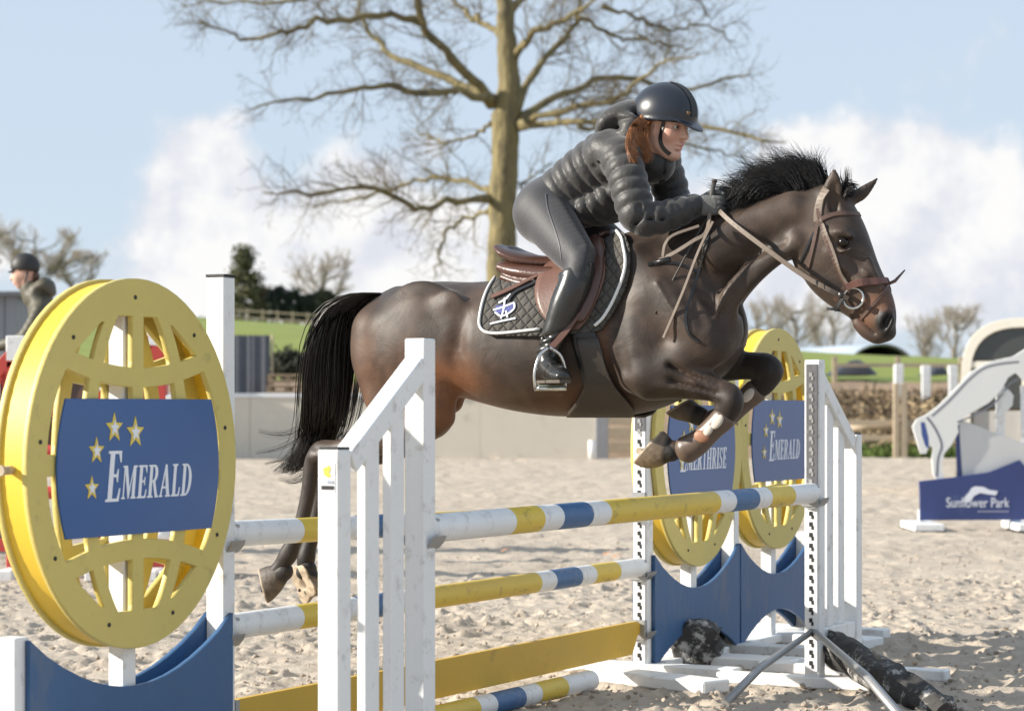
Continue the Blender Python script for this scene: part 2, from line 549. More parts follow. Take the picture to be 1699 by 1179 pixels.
# ------------------------------------------------------------------ fields behind
def field_z(x, y):
    zr = 6.25 - .0658 * np.clip(x, -60, 60)
    t = np.clip((y - 71) / 99, 0, 1); t = t * (1.6 - .6 * t)
    z = 2.0 + (zr - 2.0) * t
    return np.where(y > 170, zr - (y - 170) * .012, z)
xs = np.linspace(-260, 260, 261); ys = np.concatenate([np.linspace(71, 175, 90), np.linspace(178, 900, 60)])
X, Y = np.meshgrid(xs, ys)
Z = field_z(X, Y) + (vnoise(X * .15, Y * .15, 5) - .5) * .25 + (vnoise(X * .8, Y * .8, 6) - .5) * .06
GRASS = mat('meadow_grass', (.19, .23, .035), .9, .25, .35, .5, 8, dirt=(.22, .22, .06), dirt_amt=.5, dscale=.3)
tag(sheet('meadow', X, Y, Z, GRASS), kind='structure')
# soil bank at the end of the arena
xs = np.linspace(-90, 90, 361); ys = np.linspace(63.2, 73, 30)
X, Y = np.meshgrid(xs, ys)
t = np.clip((Y - 63.2) / 7.5, 0, 1)
Z = -.06 + 2.12 * (t * t * (3 - 2 * t)) + (vnoise(X * 1.1, Y * 1.1, 11) - .5) * .3 * np.sin(np.pi * np.clip(t * 1.0, 0, 1)) + (vnoise(X * 3, Y * 3, 12) - .5) * .16
SOIL = mat('soil_bank', (.27, .19, .125), .95, .3, 1.5, .6, 6, dirt=(.40, .30, .19), dirt_amt=.7, dscale=1.2)
tag(sheet('soil_bank', X, Y, Z, SOIL), kind='structure')
# grass verge at the foot of the bank
mb = MB()
rs = random.Random(12)
for i in range(6500):
    x = rs.uniform(8.6, 18); y = rs.uniform(62.9, 65.2)
    zb = .02 + .32 * max(0, (y - 63.3) / 2)
    h = rs.uniform(.10, .28); a = rs.uniform(0, 6.28); w = rs.uniform(.02, .05)
    dx, dy = math.cos(a) * w, math.sin(a) * w
    mb.add([(x - dx, y - dy, zb - .05), (x + dx, y + dy, zb - .05), (x + rs.uniform(-.1, .1), y + rs.uniform(-.1, .1), zb + h)], [(0, 1, 2)])
tag(mb.build('verge_grass', mat('verge_grass', (.10, .15, .03), .9, .4, 3)), kind='stuff')

# ------------------------------------------------------------------ low white arena wall of boards
WY = 62.0
wall = empty('arena_wall', (-16, WY, 0))
tag(wall, 'long low pale arena wall of smooth boards with a white top rail', 'wall')
xe = (988 - CU) / FOC * WY
pan_w = 3.0
k = 0
xr = xe
while xr > -34:
    mb = MB(); mb.box((xr - pan_w / 2 + .006, WY, .80), ((1, 0, 0), (0, 1, 0), (0, 0, 1)), (pan_w / 2 - .006, .05, .80), bev=.006)
    mb.build('panel', GREY_PAINT, wall)
    mb = MB(); mb.box((xr - pan_w / 2, WY - .01, 1.66), ((1, 0, 0), (0, 1, 0), (0, 0, 1)), (pan_w / 2 - .002, .075, .055), bev=.01)
    mb.build('top_rail', WHITE_CLEAN, wall)
    xr -= pan_w; k += 1
mb = MB(); mb.box(((998 - CU) / FOC * WY, WY - .05, .72), ((1, 0, 0), (0, 1, 0), (0, 0, 1)), (.17, .12, .74), bev=.02)
mb.build('end_post', mat('grey_end_post', (.26, .26, .27), .7, .2, 6), wall)
mb = MB(); mb.tube([((982 - CU) / FOC * 61.5, 61.5, 0), ((982 - CU) / FOC * 61.5, 61.5, .5)], .09, 10)
tag(mb.build('short_post', WHITE), 'short white round post at the right end of the pale arena wall', 'post')
# second short length of boards beyond the gap
mb = MB()
for i in range(3):
    mb.box(((1032 - CU) / FOC * 64, 64 + .02 * i, .28 + i * .38), ((1, 0, 0), (0, 1, 0), (0, 0, 1)), (.42, .03, .15), bev=.01)
tag(mb.build('board_stack', PALE_WOOD), 'pale wooden boards stacked against the bank beside the wall end', 'boards')

# ------------------------------------------------------------------ trees
BARK_OAK = mat('oak_bark', (.205, .168, .080), .95, .4, 2.2, 1.0, 6, dirt=(.075, .068, .048), dirt_amt=.9, dscale=2.6, stretch=(1, 1, .3), dlo=.46, dhi=.66, bdist=.12)
TWIG_OAK = mat('oak_twig', (.125, .098, .062), .9, .25, 3)
BARK_FAR = mat('bare_tree_bark', (.21, .18, .145), .9, .25, 2)
TWIG_FAR = mat('bare_tree_twig', (.34, .285, .22), .9, .2, 2)

def spawn(parents, radii, per_m, length, ang, r_scale, rs, K=6, curl=.25, up=.15, t0=.15):
    """side shoots along parent paths: returns paths (S, K, 3) and radii (S, K)"""
    out, rad = [], []
    for p, r in zip(parents, radii):
        p = np.asarray(p); seg = np.linalg.norm(np.diff(p, axis=0), axis=1); L_ = seg.sum()
        n = max(1, int(per_m * L_ * rs.uniform(.8, 1.2)))
        cum = np.concatenate([[0], np.cumsum(seg)]) / max(L_, 1e-6)
        for t in rs.uniform(t0, 1.0, n):
            q = np.array([np.interp(t, cum, p[:, k]) for k in range(3)])
            i = min(np.searchsorted(cum, t), len(p) - 1); i = max(i, 1)
            d = (p[i] - p[i - 1]); d /= np.linalg.norm(d) + 1e-9
            rnd = rs.normal(size=3); rnd -= d * rnd.dot(d); rnd /= np.linalg.norm(rnd) + 1e-9
            a = rs.uniform(*ang)
            v = d * math.cos(a) + rnd * math.sin(a); v[2] += up; v /= np.linalg.norm(v)
            Lb = rs.uniform(*length) * (1.15 - .6 * t)
            pts = [q]; cur = v.copy()
            for s_ in range(K - 1):
                cur = cur + rs.normal(size=3) * curl; cur[2] += up * .3; cur /= np.linalg.norm(cur)
                pts.append(pts[-1] + cur * Lb / (K - 1))
            rp = np.interp(t, cum, r)
            out.append(pts)
            rad.append(np.linspace(min(rp * .8, Lb * r_scale), Lb * r_scale * .22, K))
    return np.array(out), np.array(rad)
def limb(pts, r0, r1, n=14, wob=.0, rs=None):
    P_ = catmull(pts, n)
    if wob: P_[1:-1] += rs.normal(size=(n - 2, 3)) * wob
    return P_, np.linspace(1, 0, n) ** .8 * (r0 - r1) + r1

OD = 75.0
def oak():
    rs = np.random.default_rng(21)
    base = at(833, 620, OD)
    root = empty('oak_tree', (base.x, OD, 1.9))
    tag(root, 'large bare oak with spreading mossy limbs behind the jumping horse', 'tree')
    tr = [(833, 660), (833, 560), (832, 460), (833, 400), (834, 330), (838, 250), (838, 200), (845, 140), (840, 60), (838, 0), (834, -80), (836, -160), (830, -240)]
    rr = [.66, .54, .47, .45, .44, .43, .42, .36, .31, .25, .2, .13, .05]
    P_ = catmull([at(u, v, OD) for u, v in tr], 60); rad = catmull(rr, 60)[:, 0] * rs.uniform(.955, 1.045, 60); P_[:, 0] += rs.normal(0, .02, 60)
    mb = MB(); mb.tube(P_, list(rad), 14); mb.build('trunk', BARK_OAK, root)
    limbs = [  # (points u, v, depth offset), radius at base in m
        ([(818, 172, 0), (770, 112, -1), (722, 70, -2), (692, 10, -3), (682, -60, -3.5), (650, -120, -4)], .2),
        ([(818, 168, 0), (740, 126, 1), (655, 92, 2), (622, 60, 3), (598, 20, 3.5), (590, -40, 4)], .17),
        ([(822, 166, 0), (760, 153, -1.5), (690, 156, -3), (642, 140, -4), (600, 146, -4.5), (540, 160, -5), (470, 166, -5.5), (415, 182, -6)], .14),
        ([(815, 205, 0), (790, 222, .5), (745, 236, 1), (712, 230, 1.5), (690, 220, 2)], .07),
        ([(834, 60, 0), (790, 30, 1), (752, 2, 2), (700, -50, 3)], .13),
        ([(700, 36, -2), (640, 26, -3), (560, 32, -3.5), (500, 44, -4), (450, 62, -4.3), (395, 62, -4.5), (330, 36, -5)], .13),
        ([(690, -10, 2), (620, -25, 3), (540, -10, 4), (460, 5, 4.5), (380, 0, 5), (300, 10, 5)], .11),
        ([(818, 330, 0), (765, 331, -1), (722, 346, -2), (690, 347, -2.6), (650, 322, -3), (600, 312, -3.6), (540, 322, -4), (490, 322, -4.4), (435, 320, -4.8)], .14),
        ([(816, 345, 0), (770, 366, 1), (738, 388, 1.4), (730, 425, 1.6), (722, 460, 1.8)], .08),
        ([(818, 322, 0), (770, 300, 1.5), (700, 300, 2.6), (640, 318, 3.4), (580, 330, 4), (520, 345, 4.6)], .10),
        ([(852, 190, 0), (898, 104, 1), (940, 60, 2), (962, 18, 2.5), (965, -60, 3)], .17),
        ([(850, 98, 0), (890, 52, -1), (950, 26, -2), (1005, -20, -3)], .15),
        ([(853, 205, 0), (910, 170, 1.5), (970, 140, 2.5), (1022, 126, 3.2), (1080, 140, 4), (1130, 152, 4.4), (1200, 130, 5), (1245, 122, 5.4)], .15),
        ([(853, 203, 0), (920, 188, -1.5), (980, 176, -2.6), (1035, 158, -3.3), (1062, 128, -3.6), (1120, 100, -4.2), (1160, 90, -4.6)], .13),
        ([(852, 212, 0), (950, 205, -2), (1030, 200, -3.4), (1130, 204, -4.6), (1200, 216, -5.2), (1262, 234, -5.8), (1305, 236, -6)], .13),
        ([(960, 210, 1.5), (1030, 226, 2.6), (1110, 236, 3.6), (1180, 250, 4.4), (1240, 262, 5)], .07),
        ([(1000, 10, 1.5), (1060, 30, 2.5), (1110, 50, 3), (1160, 40, 3.4), (1220, 70, 4)], .08),
        ([(850, 310, 0), (880, 298, .8), (915, 270, 1.4)], .04),
        ([(846, 20, 0), (900, -30, 1), (980, -60, 2), (1060, -40, 3), (1140, -10, 3.6), (1180, 30, 4)], .13),
        ([(960, 30, 2), (1020, 60, 3), (1080, 70, 3.6), (1150, 80, 4)], .08),
    ]
    main, mrad = [], []
    for pts, r0 in limbs:
        L_, r_ = limb([at(u, v, OD + dd) for u, v, dd in pts], r0 * .88, .022, 22, .055, rs)
        r_[0] *= 1.5; r_[1] *= 1.2; r_ *= rs.uniform(.88, 1.12, len(r_))
        mb = MB(); mb.tube(L_, list(r_), 8); mb.build('branch', BARK_OAK, root)
        main.append(L_); mrad.append(r_)
    b1, r1 = spawn(main, mrad, 5.0, (.9, 2.4), (.4, 1.1), .013, rs, 8, .22, .04, .18)
    b2, r2 = spawn(b1, r1, 4.8, (.4, 1.1), (.4, 1.1), .012, rs, 6, .22, .05, .15)
    b3, r3 = spawn(b2, r2, 3.8, (.2, .55), (.4, 1.2), .013, rs, 4, .2, .05, .2)
    r3 = np.maximum(r3, .0045)
    o = link_mesh('branchlets', strands_mesh('branchlets', b1, r1, 5), BARK_OAK, root); tag(o, kind='stuff')
    o = link_mesh('twigs', strands_mesh('twigs', b2, np.maximum(r2, .004), 3), TWIG_OAK, root); tag(o, kind='stuff')
    o = link_mesh('fine_twigs', strands_mesh('fine_twigs', b3, r3, 3), TWIG_OAK, root); tag(o, kind='stuff')
oak()

def bare_tree(u, vtop, d, spread, seed, label, dense=1.0, wide=.6, stems=1, tw=TWIG_FAR):
    """spread: crown half width in metres"""
    rs = np.random.default_rng(seed)
    x = (u - CU) / FOC * d
    z0 = float(field_z(np.array(x), np.array(d))) - .2
    zt = CAM_H + (HOR - vtop) / FOC * d
    H_ = zt - z0
    root = empty('bare_tree', (x, d, z0))
    tag(root, label, 'tree', 'leafless trees beyond the fields')
    main, mr = [], []
    tr = limb([(x, d, z0), (x + rs.normal() * .1, d, z0 + H_ * .35), (x + rs.normal() * .3, d, z0 + H_ * .7), (x + rs.normal() * .4, d, zt)], .05 * H_ ** .8, .03, 12)
    mb = MB(); mb.tube(tr[0], list(tr[1]), 7); mb.build('trunk', BARK_FAR, root)
    for i in range(int(13 * dense)):
        t = rs.uniform(.18, .9); a = rs.uniform(0, 6.28)
        p0 = np.array([np.interp(t, np.linspace(0, 1, 12), tr[0][:, k]) for k in range(3)])
        ext = spread * (1 - abs(t - .45) * .9)
        e = p0 + np.array([math.cos(a) * ext, math.sin(a) * ext, H_ * (1 - t) * rs.uniform(.5, .95) + .1 * H_])
        e[2] = min(e[2], zt)
        mid = (p0 + e) / 2 + np.array([math.cos(a) * ext * .15, math.sin(a) * ext * .15, -H_ * .03])
        L_, r_ = limb([p0, mid, e], .017 * H_ ** .8, .012, 8, .02 * spread, rs)
        main.append(L_); mr.append(r_)
        mb = MB(); mb.tube(L_, list(r_), 5); mb.build('branch', BARK_FAR, root)
    sc = H_ / 9
    b1, r1 = spawn(main + [tr[0]], mr + [tr[1]], 3.2 / sc, (.9 * sc, 2.2 * sc), (.4, 1.0), .009, rs, 6, .18, .22, .2)
    b2, r2 = spawn(b1, r1, 5.5 / sc, (.5 * sc, 1.1 * sc), (.3, 1.0), .010, rs, 4, .15, .2, .15)
    o = link_mesh('branchlets', strands_mesh('branchlets', b1, np.maximum(r1, .010), 3), BARK_FAR, root); tag(o, kind='stuff')
    o = link_mesh('twigs', strands_mesh('twigs', b2, np.maximum(r2, .011), 3), tw, root); tag(o, kind='stuff')
for a in [
    (-18, 372, 150, 2.6, 1, 'bare tree standing tall at the left edge behind the mounted man'),
    (62, 388, 160, 2.8, 2, 'bare tree with a rounded crown above the mounted man and his helmet'),
    (120, 420, 170, 2.6, 3, 'bare tree just right of the mounted man, above the big yellow globe'),
    (536, 428, 200, 2.8, 4, 'thin bare tree rising above the dark hedge left of the horse tail'),
    (1262, 510, 220, 3.0, 5, 'pale bare tree directly above the yellow globe right of the horse chest'),
    (1312, 498, 230, 3.4, 6, 'pale bare tree in the haze under the horse jaw'),
    (1382, 512, 240, 3.0, 7, 'pale bare tree between the jaw of the horse and the polytunnel'),
    (1540, 532, 235, 2.2, 8, 'small bare tree right of the horse muzzle'),
    (1585, 516, 200, 2.3, 9, 'round bare tree standing left of the horse trailer'),
]:
    bare_tree(*a)

def leaf_tree(u, vtop, vbase, d, half, seed, name, label, cat, cone, col, group=None, n=1500, sz=.22):
    rs = np.random.default_rng(seed)
    x = (u - CU) / FOC * d
    z0 = CAM_H + (HOR - vbase) / FOC * d; zt = CAM_H + (HOR - vtop) / FOC * d
    H_ = zt - z0
    root = empty(name, (x, d, z0 - .3))
    tag(root, label, cat, group)
    mb = MB(); mb.tube([(x, d, z0 - .3), (x, d, z0 + H_ * .5), (x, d, z0 + H_ * .97)], [.03 * H_, .02 * H_, .006 * H_], 7); mb.build('trunk', BARK_FAR, root)
    V, F = [], []
    nc = 26
    cl = []
    for i in range(nc * 3):
        t = rs.random() ** (1.3 if cone else .9); a = rs.uniform(0, 6.28)
        prof = (1 - t) ** .8 + .08 if cone else math.sqrt(max(0, 1 - (2 * t - .9) ** 2 / 1.25))
        rr = half * prof * rs.uniform(.3, 1.15)
        cl.append((x + math.cos(a) * rr, d + math.sin(a) * rr, z0 + t * H_, half * rs.uniform(.16, .34)))
    for c in cl:
        m_ = n // len(cl)
        p = rs.normal(size=(m_, 3)) * c[3] * .6 + np.array(c[:3])
        p[:, 2] = np.maximum(p[:, 2], z0 - .2)
        for q in p:
            a, b = rs.normal(size=3), rs.normal(size=3)
            a *= sz * rs.uniform(.5, 1) / np.linalg.norm(a); b *= sz * .5 / np.linalg.norm(b)
            k = len(V); V += [q - a, q + b, q + a, q - b]; F.append((k, k + 1, k + 2, k + 3))
    o = link_mesh('crown', np_mesh('crown', V, F), mat(name + '_leaf', col, .8, .4, 1.2), root)
    tag(o, kind='stuff')
leaf_tree(403, 416, 530, 185, 1.75, 31, 'conifer_tree', 'tall dark conifer just right of the white post beside the big globe', 'tree', True, (.10, .10, .045), n=4200, sz=.24)
leaf_tree(436, 478, 530, 188, 1.0, 38, 'evergreen_shrub', 'low brownish green shrub between the tall conifer and the dark hedge', 'shrub', False, (.12, .10, .05), n=1500)
for u, vt, lab in ((462, 480, 'dark rounded evergreen bush next to the conifer, behind the rail fence'), (490, 486, 'dark low evergreen bush in the middle of the far hedge line'), (518, 492, 'dark evergreen bush at the far hedge, left of the horse tail'), (540, 484, 'olive green upright bush nearest the horse tail')):
    leaf_tree(u, vt, 530, 186, .95, 40 + u, 'evergreen_bush', lab, 'bush', False, (.03, .045, .03) if u < 530 else (.07, .075, .04), 'evergreen bushes behind the far rail fence', 1800, .22)
mb = MB()
rs_ = np.random.default_rng(9)
V, F = [], []
for i in range(9000):
    x = rs_.uniform(8, 75); y = rs_.uniform(250, 262)
    z = float(field_z(np.array(x), np.array(y))) + rs_.random() ** 1.5 * (2.6 + 1.2 * math.sin(x * .7) + .9 * math.sin(x * 1.9))
    a = rs_.normal(size=3) * .35; b = rs_.normal(size=3) * .2; q = np.array([x, y, z]); k = len(V)
    V += [q - a, q + b, q + a, q - b]; F.append((k, k + 1, k + 2, k + 3))
tag(link_mesh('far_wood', np_mesh('far_wood', V, F), mat('far_wood_twigs', (.20, .16, .13), .9, .3, .4)), kind='stuff')
V, F = [], []
for i in range(5000):
    x = rs_.uniform(-75, -14); y = rs_.uniform(215, 225)
    z = float(field_z(np.array(x), np.array(y))) + rs_.random() ** 1.5 * (2.0 + .8 * math.sin(x * .9))
    a = rs_.normal(size=3) * .3; b = rs_.normal(size=3) * .2; q = np.array([x, y, z]); k = len(V)
    V += [q - a, q + b, q + a, q - b]; F.append((k, k + 1, k + 2, k + 3))
tag(link_mesh('far_hedge', np_mesh('far_hedge', V, F), mat('far_hedge_twigs', (.10, .085, .06), .9, .3, .4)), kind='stuff')

# ------------------------------------------------------------------ fences, yard clutter behind the wall
def rail_fence(x0, x1, d, h, step, label, nrail, m_, zoff=0.0, name='rail_fence'):
    z = lambda x: float(field_z(np.array(x), np.array(d))) + zoff
    root = empty(name, (x0, d, z(x0)))
    tag(root, label, 'fence')
    n = max(1, int(round((x1 - x0) / step)))
    X_ = [x0 + (x1 - x0) * i / n for i in range(n + 1)]
    for x in X_:
        mb = MB(); mb.box((x, d, z(x) + h / 2 - .15), ((1, 0, 0), (0, 1, 0), (0, 0, 1)), (.07, .06, h / 2 + .15), bev=.01); mb.build('post', m_, root)
    for a, b in zip(X_, X_[1:]):
        for r_ in range(nrail):
            fr = (r_ + .8) / (nrail + .1)
            p, q = Vector((a, d - .08, z(a) + h * fr)), Vector((b, d - .08, z(b) + h * fr))
            ax = (q - p); l = ax.length; ax.normalize()
            mb = MB(); mb.box((p + q) / 2, (ax, (0, 1, 0), ax.cross(Vector((0, 1, 0))) * -1), (l / 2, .02, .055)); mb.build('rail', m_, root)
rail_fence(at(386, 0, 172).x, at(560, 0, 172).x, 172, 1.05, 1.05, 'far weathered post and rail fence along the green field left of the horse', 2, PALE_WOOD)
rail_fence(at(1385, 0, 71.5).x, at(1700, 0, 71.5).x, 71.5, .95, 1.75, 'short white posts with a rail in front of the meadow at the right', 1, PALE_WOOD, -.1)
root = empty('wooden_fence', (at(1490, 0, 62.4).x, 62.4, 0))
tag(root, 'pale wooden fence with two posts and rails before the brown bank', 'fence')
for u in (1487, 1500):
    x = at(u, 0, 62.4).x
    mb = MB(); mb.box((x, 62.4, 1.0), ((1, 0, 0), (0, 1, 0), (0, 0, 1)), (.075, .075, .98), bev=.01); mb.build('post', PALE_WOOD, root)
for zz in (.55, .95):
    mb = MB(); mb.box((at(1462, 0, 62.5).x, 62.52, zz), ((1, 0, 0), (0, 1, 0), (0, 0, 1)), (1.0, .03, .07), bev=.01); mb.build('rail', PALE_WOOD, root)
for i, (u, v0, v1) in enumerate(((1491, 604, 646), (1536, 606, 646), (1581, 606, 640))):
    a = at(u, v1, 68.0); b = at(u, v0, 68.0)
    mb = MB(); mb.box((a + b) / 2 - Vector((0, 0, .3)), ((1, 0, 0), (0, 1, 0), (0, 0, 1)), (.13, .1, (b.z - a.z) / 2 + .3), bev=.02)
    tag(mb.build('fence_post', WHITE), ['white fence post right above the pale wooden fence posts', 'white fence post midway between polytunnel and horse trailer', 'white fence post standing closest to the horse trailer'][i], 'post', 'white posts along the top of the bank')
mb = MB(); mb.tube([at(1400, 712, 63.2), at(1440, 705, 63.0), at(1535, 712, 62.8)], [.10, .13, .10], 8)
tag(mb.build('fallen_log', PALE_WOOD), 'pale log lying along the foot of the brown bank', 'log')
# straw and brash on the bank
mb = MB(); rs = random.Random(5)
for i in range(5000):
    x = rs.uniform(7.5, 17); y = rs.uniform(64.0, 68.5)
    t = min(1, max(0, (y - 63.2) / 7.5)); z = -.02 + 2.12 * t * t * (3 - 2 * t) + rs.uniform(-.05, .25)
    a = Vector((rs.gauss(0, 1), rs.gauss(0, .6), rs.gauss(0, .5))).normalized() * rs.uniform(.1, .35)
    b = Vector((rs.gauss(0, 1), rs.gauss(0, 1), rs.gauss(0, 1))).normalized() * .025
    p = Vector((x, y, z)); mb.add([p - a - b, p - a + b, p + a + b, p + a - b], [(0, 1, 2, 3)], rs.choice([0, 0, 1, 2]))
tag(mb.build('brash', [mat('dry_brash', (.27, .20, .12), .9, .3), mat('straw', (.44, .34, .2), .9, .25), mat('dark_brash', (.10, .075, .05), .9, .3)]), kind='stuff')
# black sheeting
for i, (u0, u1, vt, vb, d) in enumerate(((1372, 1448, 596, 616, 74), (1530, 1566, 602, 616, 73))):
    p = at((u0 + u1) / 2, vb, d); hw = (u1 - u0) / 2 / FOC * d; hh = (vb - vt) / FOC * d
    xs = np.linspace(-1, 1, 24); ys = np.linspace(-1, 1, 12); X, Y = np.meshgrid(xs, ys)
    Z = np.clip(1 - X ** 2, 0, 1) ** .7 * np.clip(1 - Y ** 2, 0, 1) ** .5 * (1 + .5 * X) * (.8 + .4 * vnoise(X * 5, Y * 5, i))
    tag(sheet('sheeted_heap', X * hw + p.x, Y * 1.2 + p.y, Z * hh * 1.1 + p.z - .12, mat('black_sheeting', (.02, .02, .022), .4, .2)), ['low heap under black sheeting above the white jump wing', 'small heap under black sheeting between the white posts'][i], 'heap')

# grey mesh screen, pallets and shrub behind the wall on the left
scr = empty('mesh_screen', (at(415, 0, 64.6).x, 64.6, .2)); tag(scr, 'dark grey mesh screen standing behind the pale wall by the white post', 'screen')
a, b = at(340, 656, 64.6), at(448, 556, 64.6)
mb = MB(); xs = np.linspace(a.x, b.x, 26)
sv = [(x, 64.6 + .012 * math.sin(i * 1.3) + .008 * math.sin(i * 2.9), z) for z in (a.z - .3, b.z + .04 * 0) for i, x in enumerate(xs)]
mb.add(sv, [(i, i + 1, 26 + i + 1, 26 + i) for i in range(25)])
o = mb.build('mesh', mat('grey_mesh', (.085, .095, .115), .7, .3, 3, .2, 30), scr)
sm = o.modifiers.new('thick', 'SOLIDIFY'); sm.thickness = .02
for x in (a.x, (a.x + b.x) / 2, b.x + .05):
    mb = MB(); mb.tube([(x, 64.68, a.z - .4), (x, 64.68, b.z + .02)], .035, 6); mb.build('pole', PALE_WOOD if x > b.x else DARK_STEEL, scr)
def pallet(u0, u1, vt, vb, d, label):
    p, q = at(u0, vb, d), at(u1, vt, d)
    root = empty('pallet', ((p.x + q.x) / 2, d, p.z)); tag(root, label, 'pallet', 'pallets stacked behind the wall')
    w = (q.x - p.x) / 2; c = (p.x + q.x) / 2; h = q.z - p.z
    for z in (p.z + h * .2, p.z + h * .8):
        mb = MB(); mb.box((c, d, z), ((1, 0, 0), (0, 1, 0), (0, 0, 1)), (w, .5, h * .14), bev=.006); mb.build('board', WOOD, root)
    for x in (c - w * .9, c, c + w * .9):
        mb = MB(); mb.box((x, d, p.z + h * .5), ((1, 0, 0), (0, 1, 0), (0, 0, 1)), (.07, .48, h * .16)); mb.build('block', WOOD, root)
pallet(446, 512, 638, 653, 64.4, 'weathered wooden pallet at the bottom of the stack behind the wall')
pallet(448, 514, 620, 635, 64.4, 'weathered wooden pallet on top of the stack behind the wall')
leaf_tree(478, 586, 622, 68, .55, 77, 'dark_shrub', 'small near black shrub behind the pallets', 'shrub', False, (.035, .04, .025), n=1500, sz=.1)
p = at(556, 512, 120)

# polytunnel on the right meadow
def polytunnel():
    d = 118.0; c = at(1462, 612, d); r = (1520 - 1402) / 2 / FOC * d; hh = (612 - 571) / FOC * d
    root = empty('polytunnel', (c.x, d, c.z)); tag(root, 'polytunnel with a bluish cover and a dark open side on the far meadow', 'polytunnel')
    def arch(y, sc=1.0, n=18, x_off=0.0): return [(c.x + x_off + math.cos(math.pi * i / n) * r * sc, y, c.z - .3 + math.sin(math.pi * i / n) * (hh + .3) * sc) for i in range(n + 1)]
    n = 18
    for k, (i0, i1, m_) in enumerate(((0, 9, mat('black_cover', (.03, .032, .036), .5, .2)), (9, 18, mat('pale_cover', (.42, .48, .56), .35, .1)))):
        mb = MB(); A, B = arch(d), arch(d + 9, 1, 18, -3)
        vs = A[i0:i1 + 1] + B[i0:i1 + 1]; m = i1 - i0 + 1
        mb.add(vs, [(i, i + 1, m + i + 1, m + i) for i in range(m - 1)], 0, True)
        o = mb.build('cover', m_, root); s_ = o.modifiers.new('thick', 'SOLIDIFY'); s_.thickness = .05
    A = arch(d + 8.9, .99, 18, -3); mb = MB(); mb.add(A + [(x, y + .04, z) for x, y, z in A], [tuple(range(19)), tuple(range(37, 18, -1))]); mb.build('see_through_panel', mat('pale_see_through', (.5, .53, .56), .5, .1), root)  # added pale panel, stands for the bright view through the open tunnel
    for k in range(3):
        mb = MB(); mb.tube(arch(d + .1 + k * 4.2, .985, 18, -k * 1.4), .05, 5); mb.build('hoop', STEEL, root)
polytunnel()
# ================================================================== THE OXER
E = Vector((.454, .891, 0)).normalized()       # along the poles, away from the photographer
N = Vector((.891, -.454, 0)).normalized()      # direction of the jump
UP = Vector((0, 0, 1))
FA, FB = Vector((-.3015, 7.81, 0)), Vector((1.4247, 11.2, 0))
RL, RR = Vector((-1.033, 8.44, 0)), Vector((.647, 11.74, 0))
def J(o, a, b, z): return o + E * a + N * b + UP * z
def along(o, u, b=0.0):
    """distance along E from o of the point seen in column u"""
    p = o + N * b; k = (u - CU) / FOC
    return (k * p.y - p.x) / (E.x - k * E.y)
PW_ = .038                                     # half width of a wing post
AX = (E, N, UP)
AXr = (E, -N, UP)

def cup(parent, o, a, b, z):
    mb = MB()
    mb.box(J(o, a, b, z - .01), (E, N, UP), (.012, .04, .05), bev=.004)
    pts = [J(o, a, b, z) + N * (.062 * math.cos(t)) + UP * (.062 * math.sin(t)) for t in np.linspace(math.pi * 1.08, math.pi * 1.92, 9)]
    s = -1 if a > 0 else 1
    k = len(pts); c = J(o, a, b, z); vs = []
    for p in pts:
        d = (p - c).normalized()
        for w_, r_ in ((-.008, 0), (.075, 0), (.075, .006), (-.008, .006)): vs.append(p + E * s * w_ + d * r_)
    mb.add(vs, [(4 * i + q, 4 * i + (q + 1) % 4, 4 * i + 4 + (q + 1) % 4, 4 * i + 4 + q) for i in range(k - 1) for q in range(4)] + [(0, 3, 2, 1), (4 * k - 4, 4 * k - 3, 4 * k - 2, 4 * k - 1)])
    mb.build('jump_cup', STEEL, parent)

def keyhole_track(parent, o, a, z0, z1, face, white_to):
    """perforated track on a post face looking along face * E"""
    s = face
    mb = MB()
    mb.box(J(o, a + s * .003, 0, (white_to + z1) / 2), AX, (.003, .027, (z1 - white_to) / 2 - .001), 0)
    mb.box(J(o, a + s * .003, 0, (z0 + white_to) / 2), AX, (.003, .027, (white_to - z0) / 2 - .001), 1)
    mb.build('track', [DARK_STEEL, WHITE], parent)
    hb = MB()
    z = z0 + .04
    while z < z1 - .02:
        w = z < white_to
        hb.box(J(o, a + s * .0078, -.004, z), AX, (.0012, .008, .010), 0 if w else 1)
        hb.box(J(o, a + s * .0078, .004, z - .016), AX, (.0012, .005, .009), 0 if w else 1)
        z += .05
    t_ = hb.build('keyholes', [BLACK, STEEL], parent); tag(t_, kind='stuff')

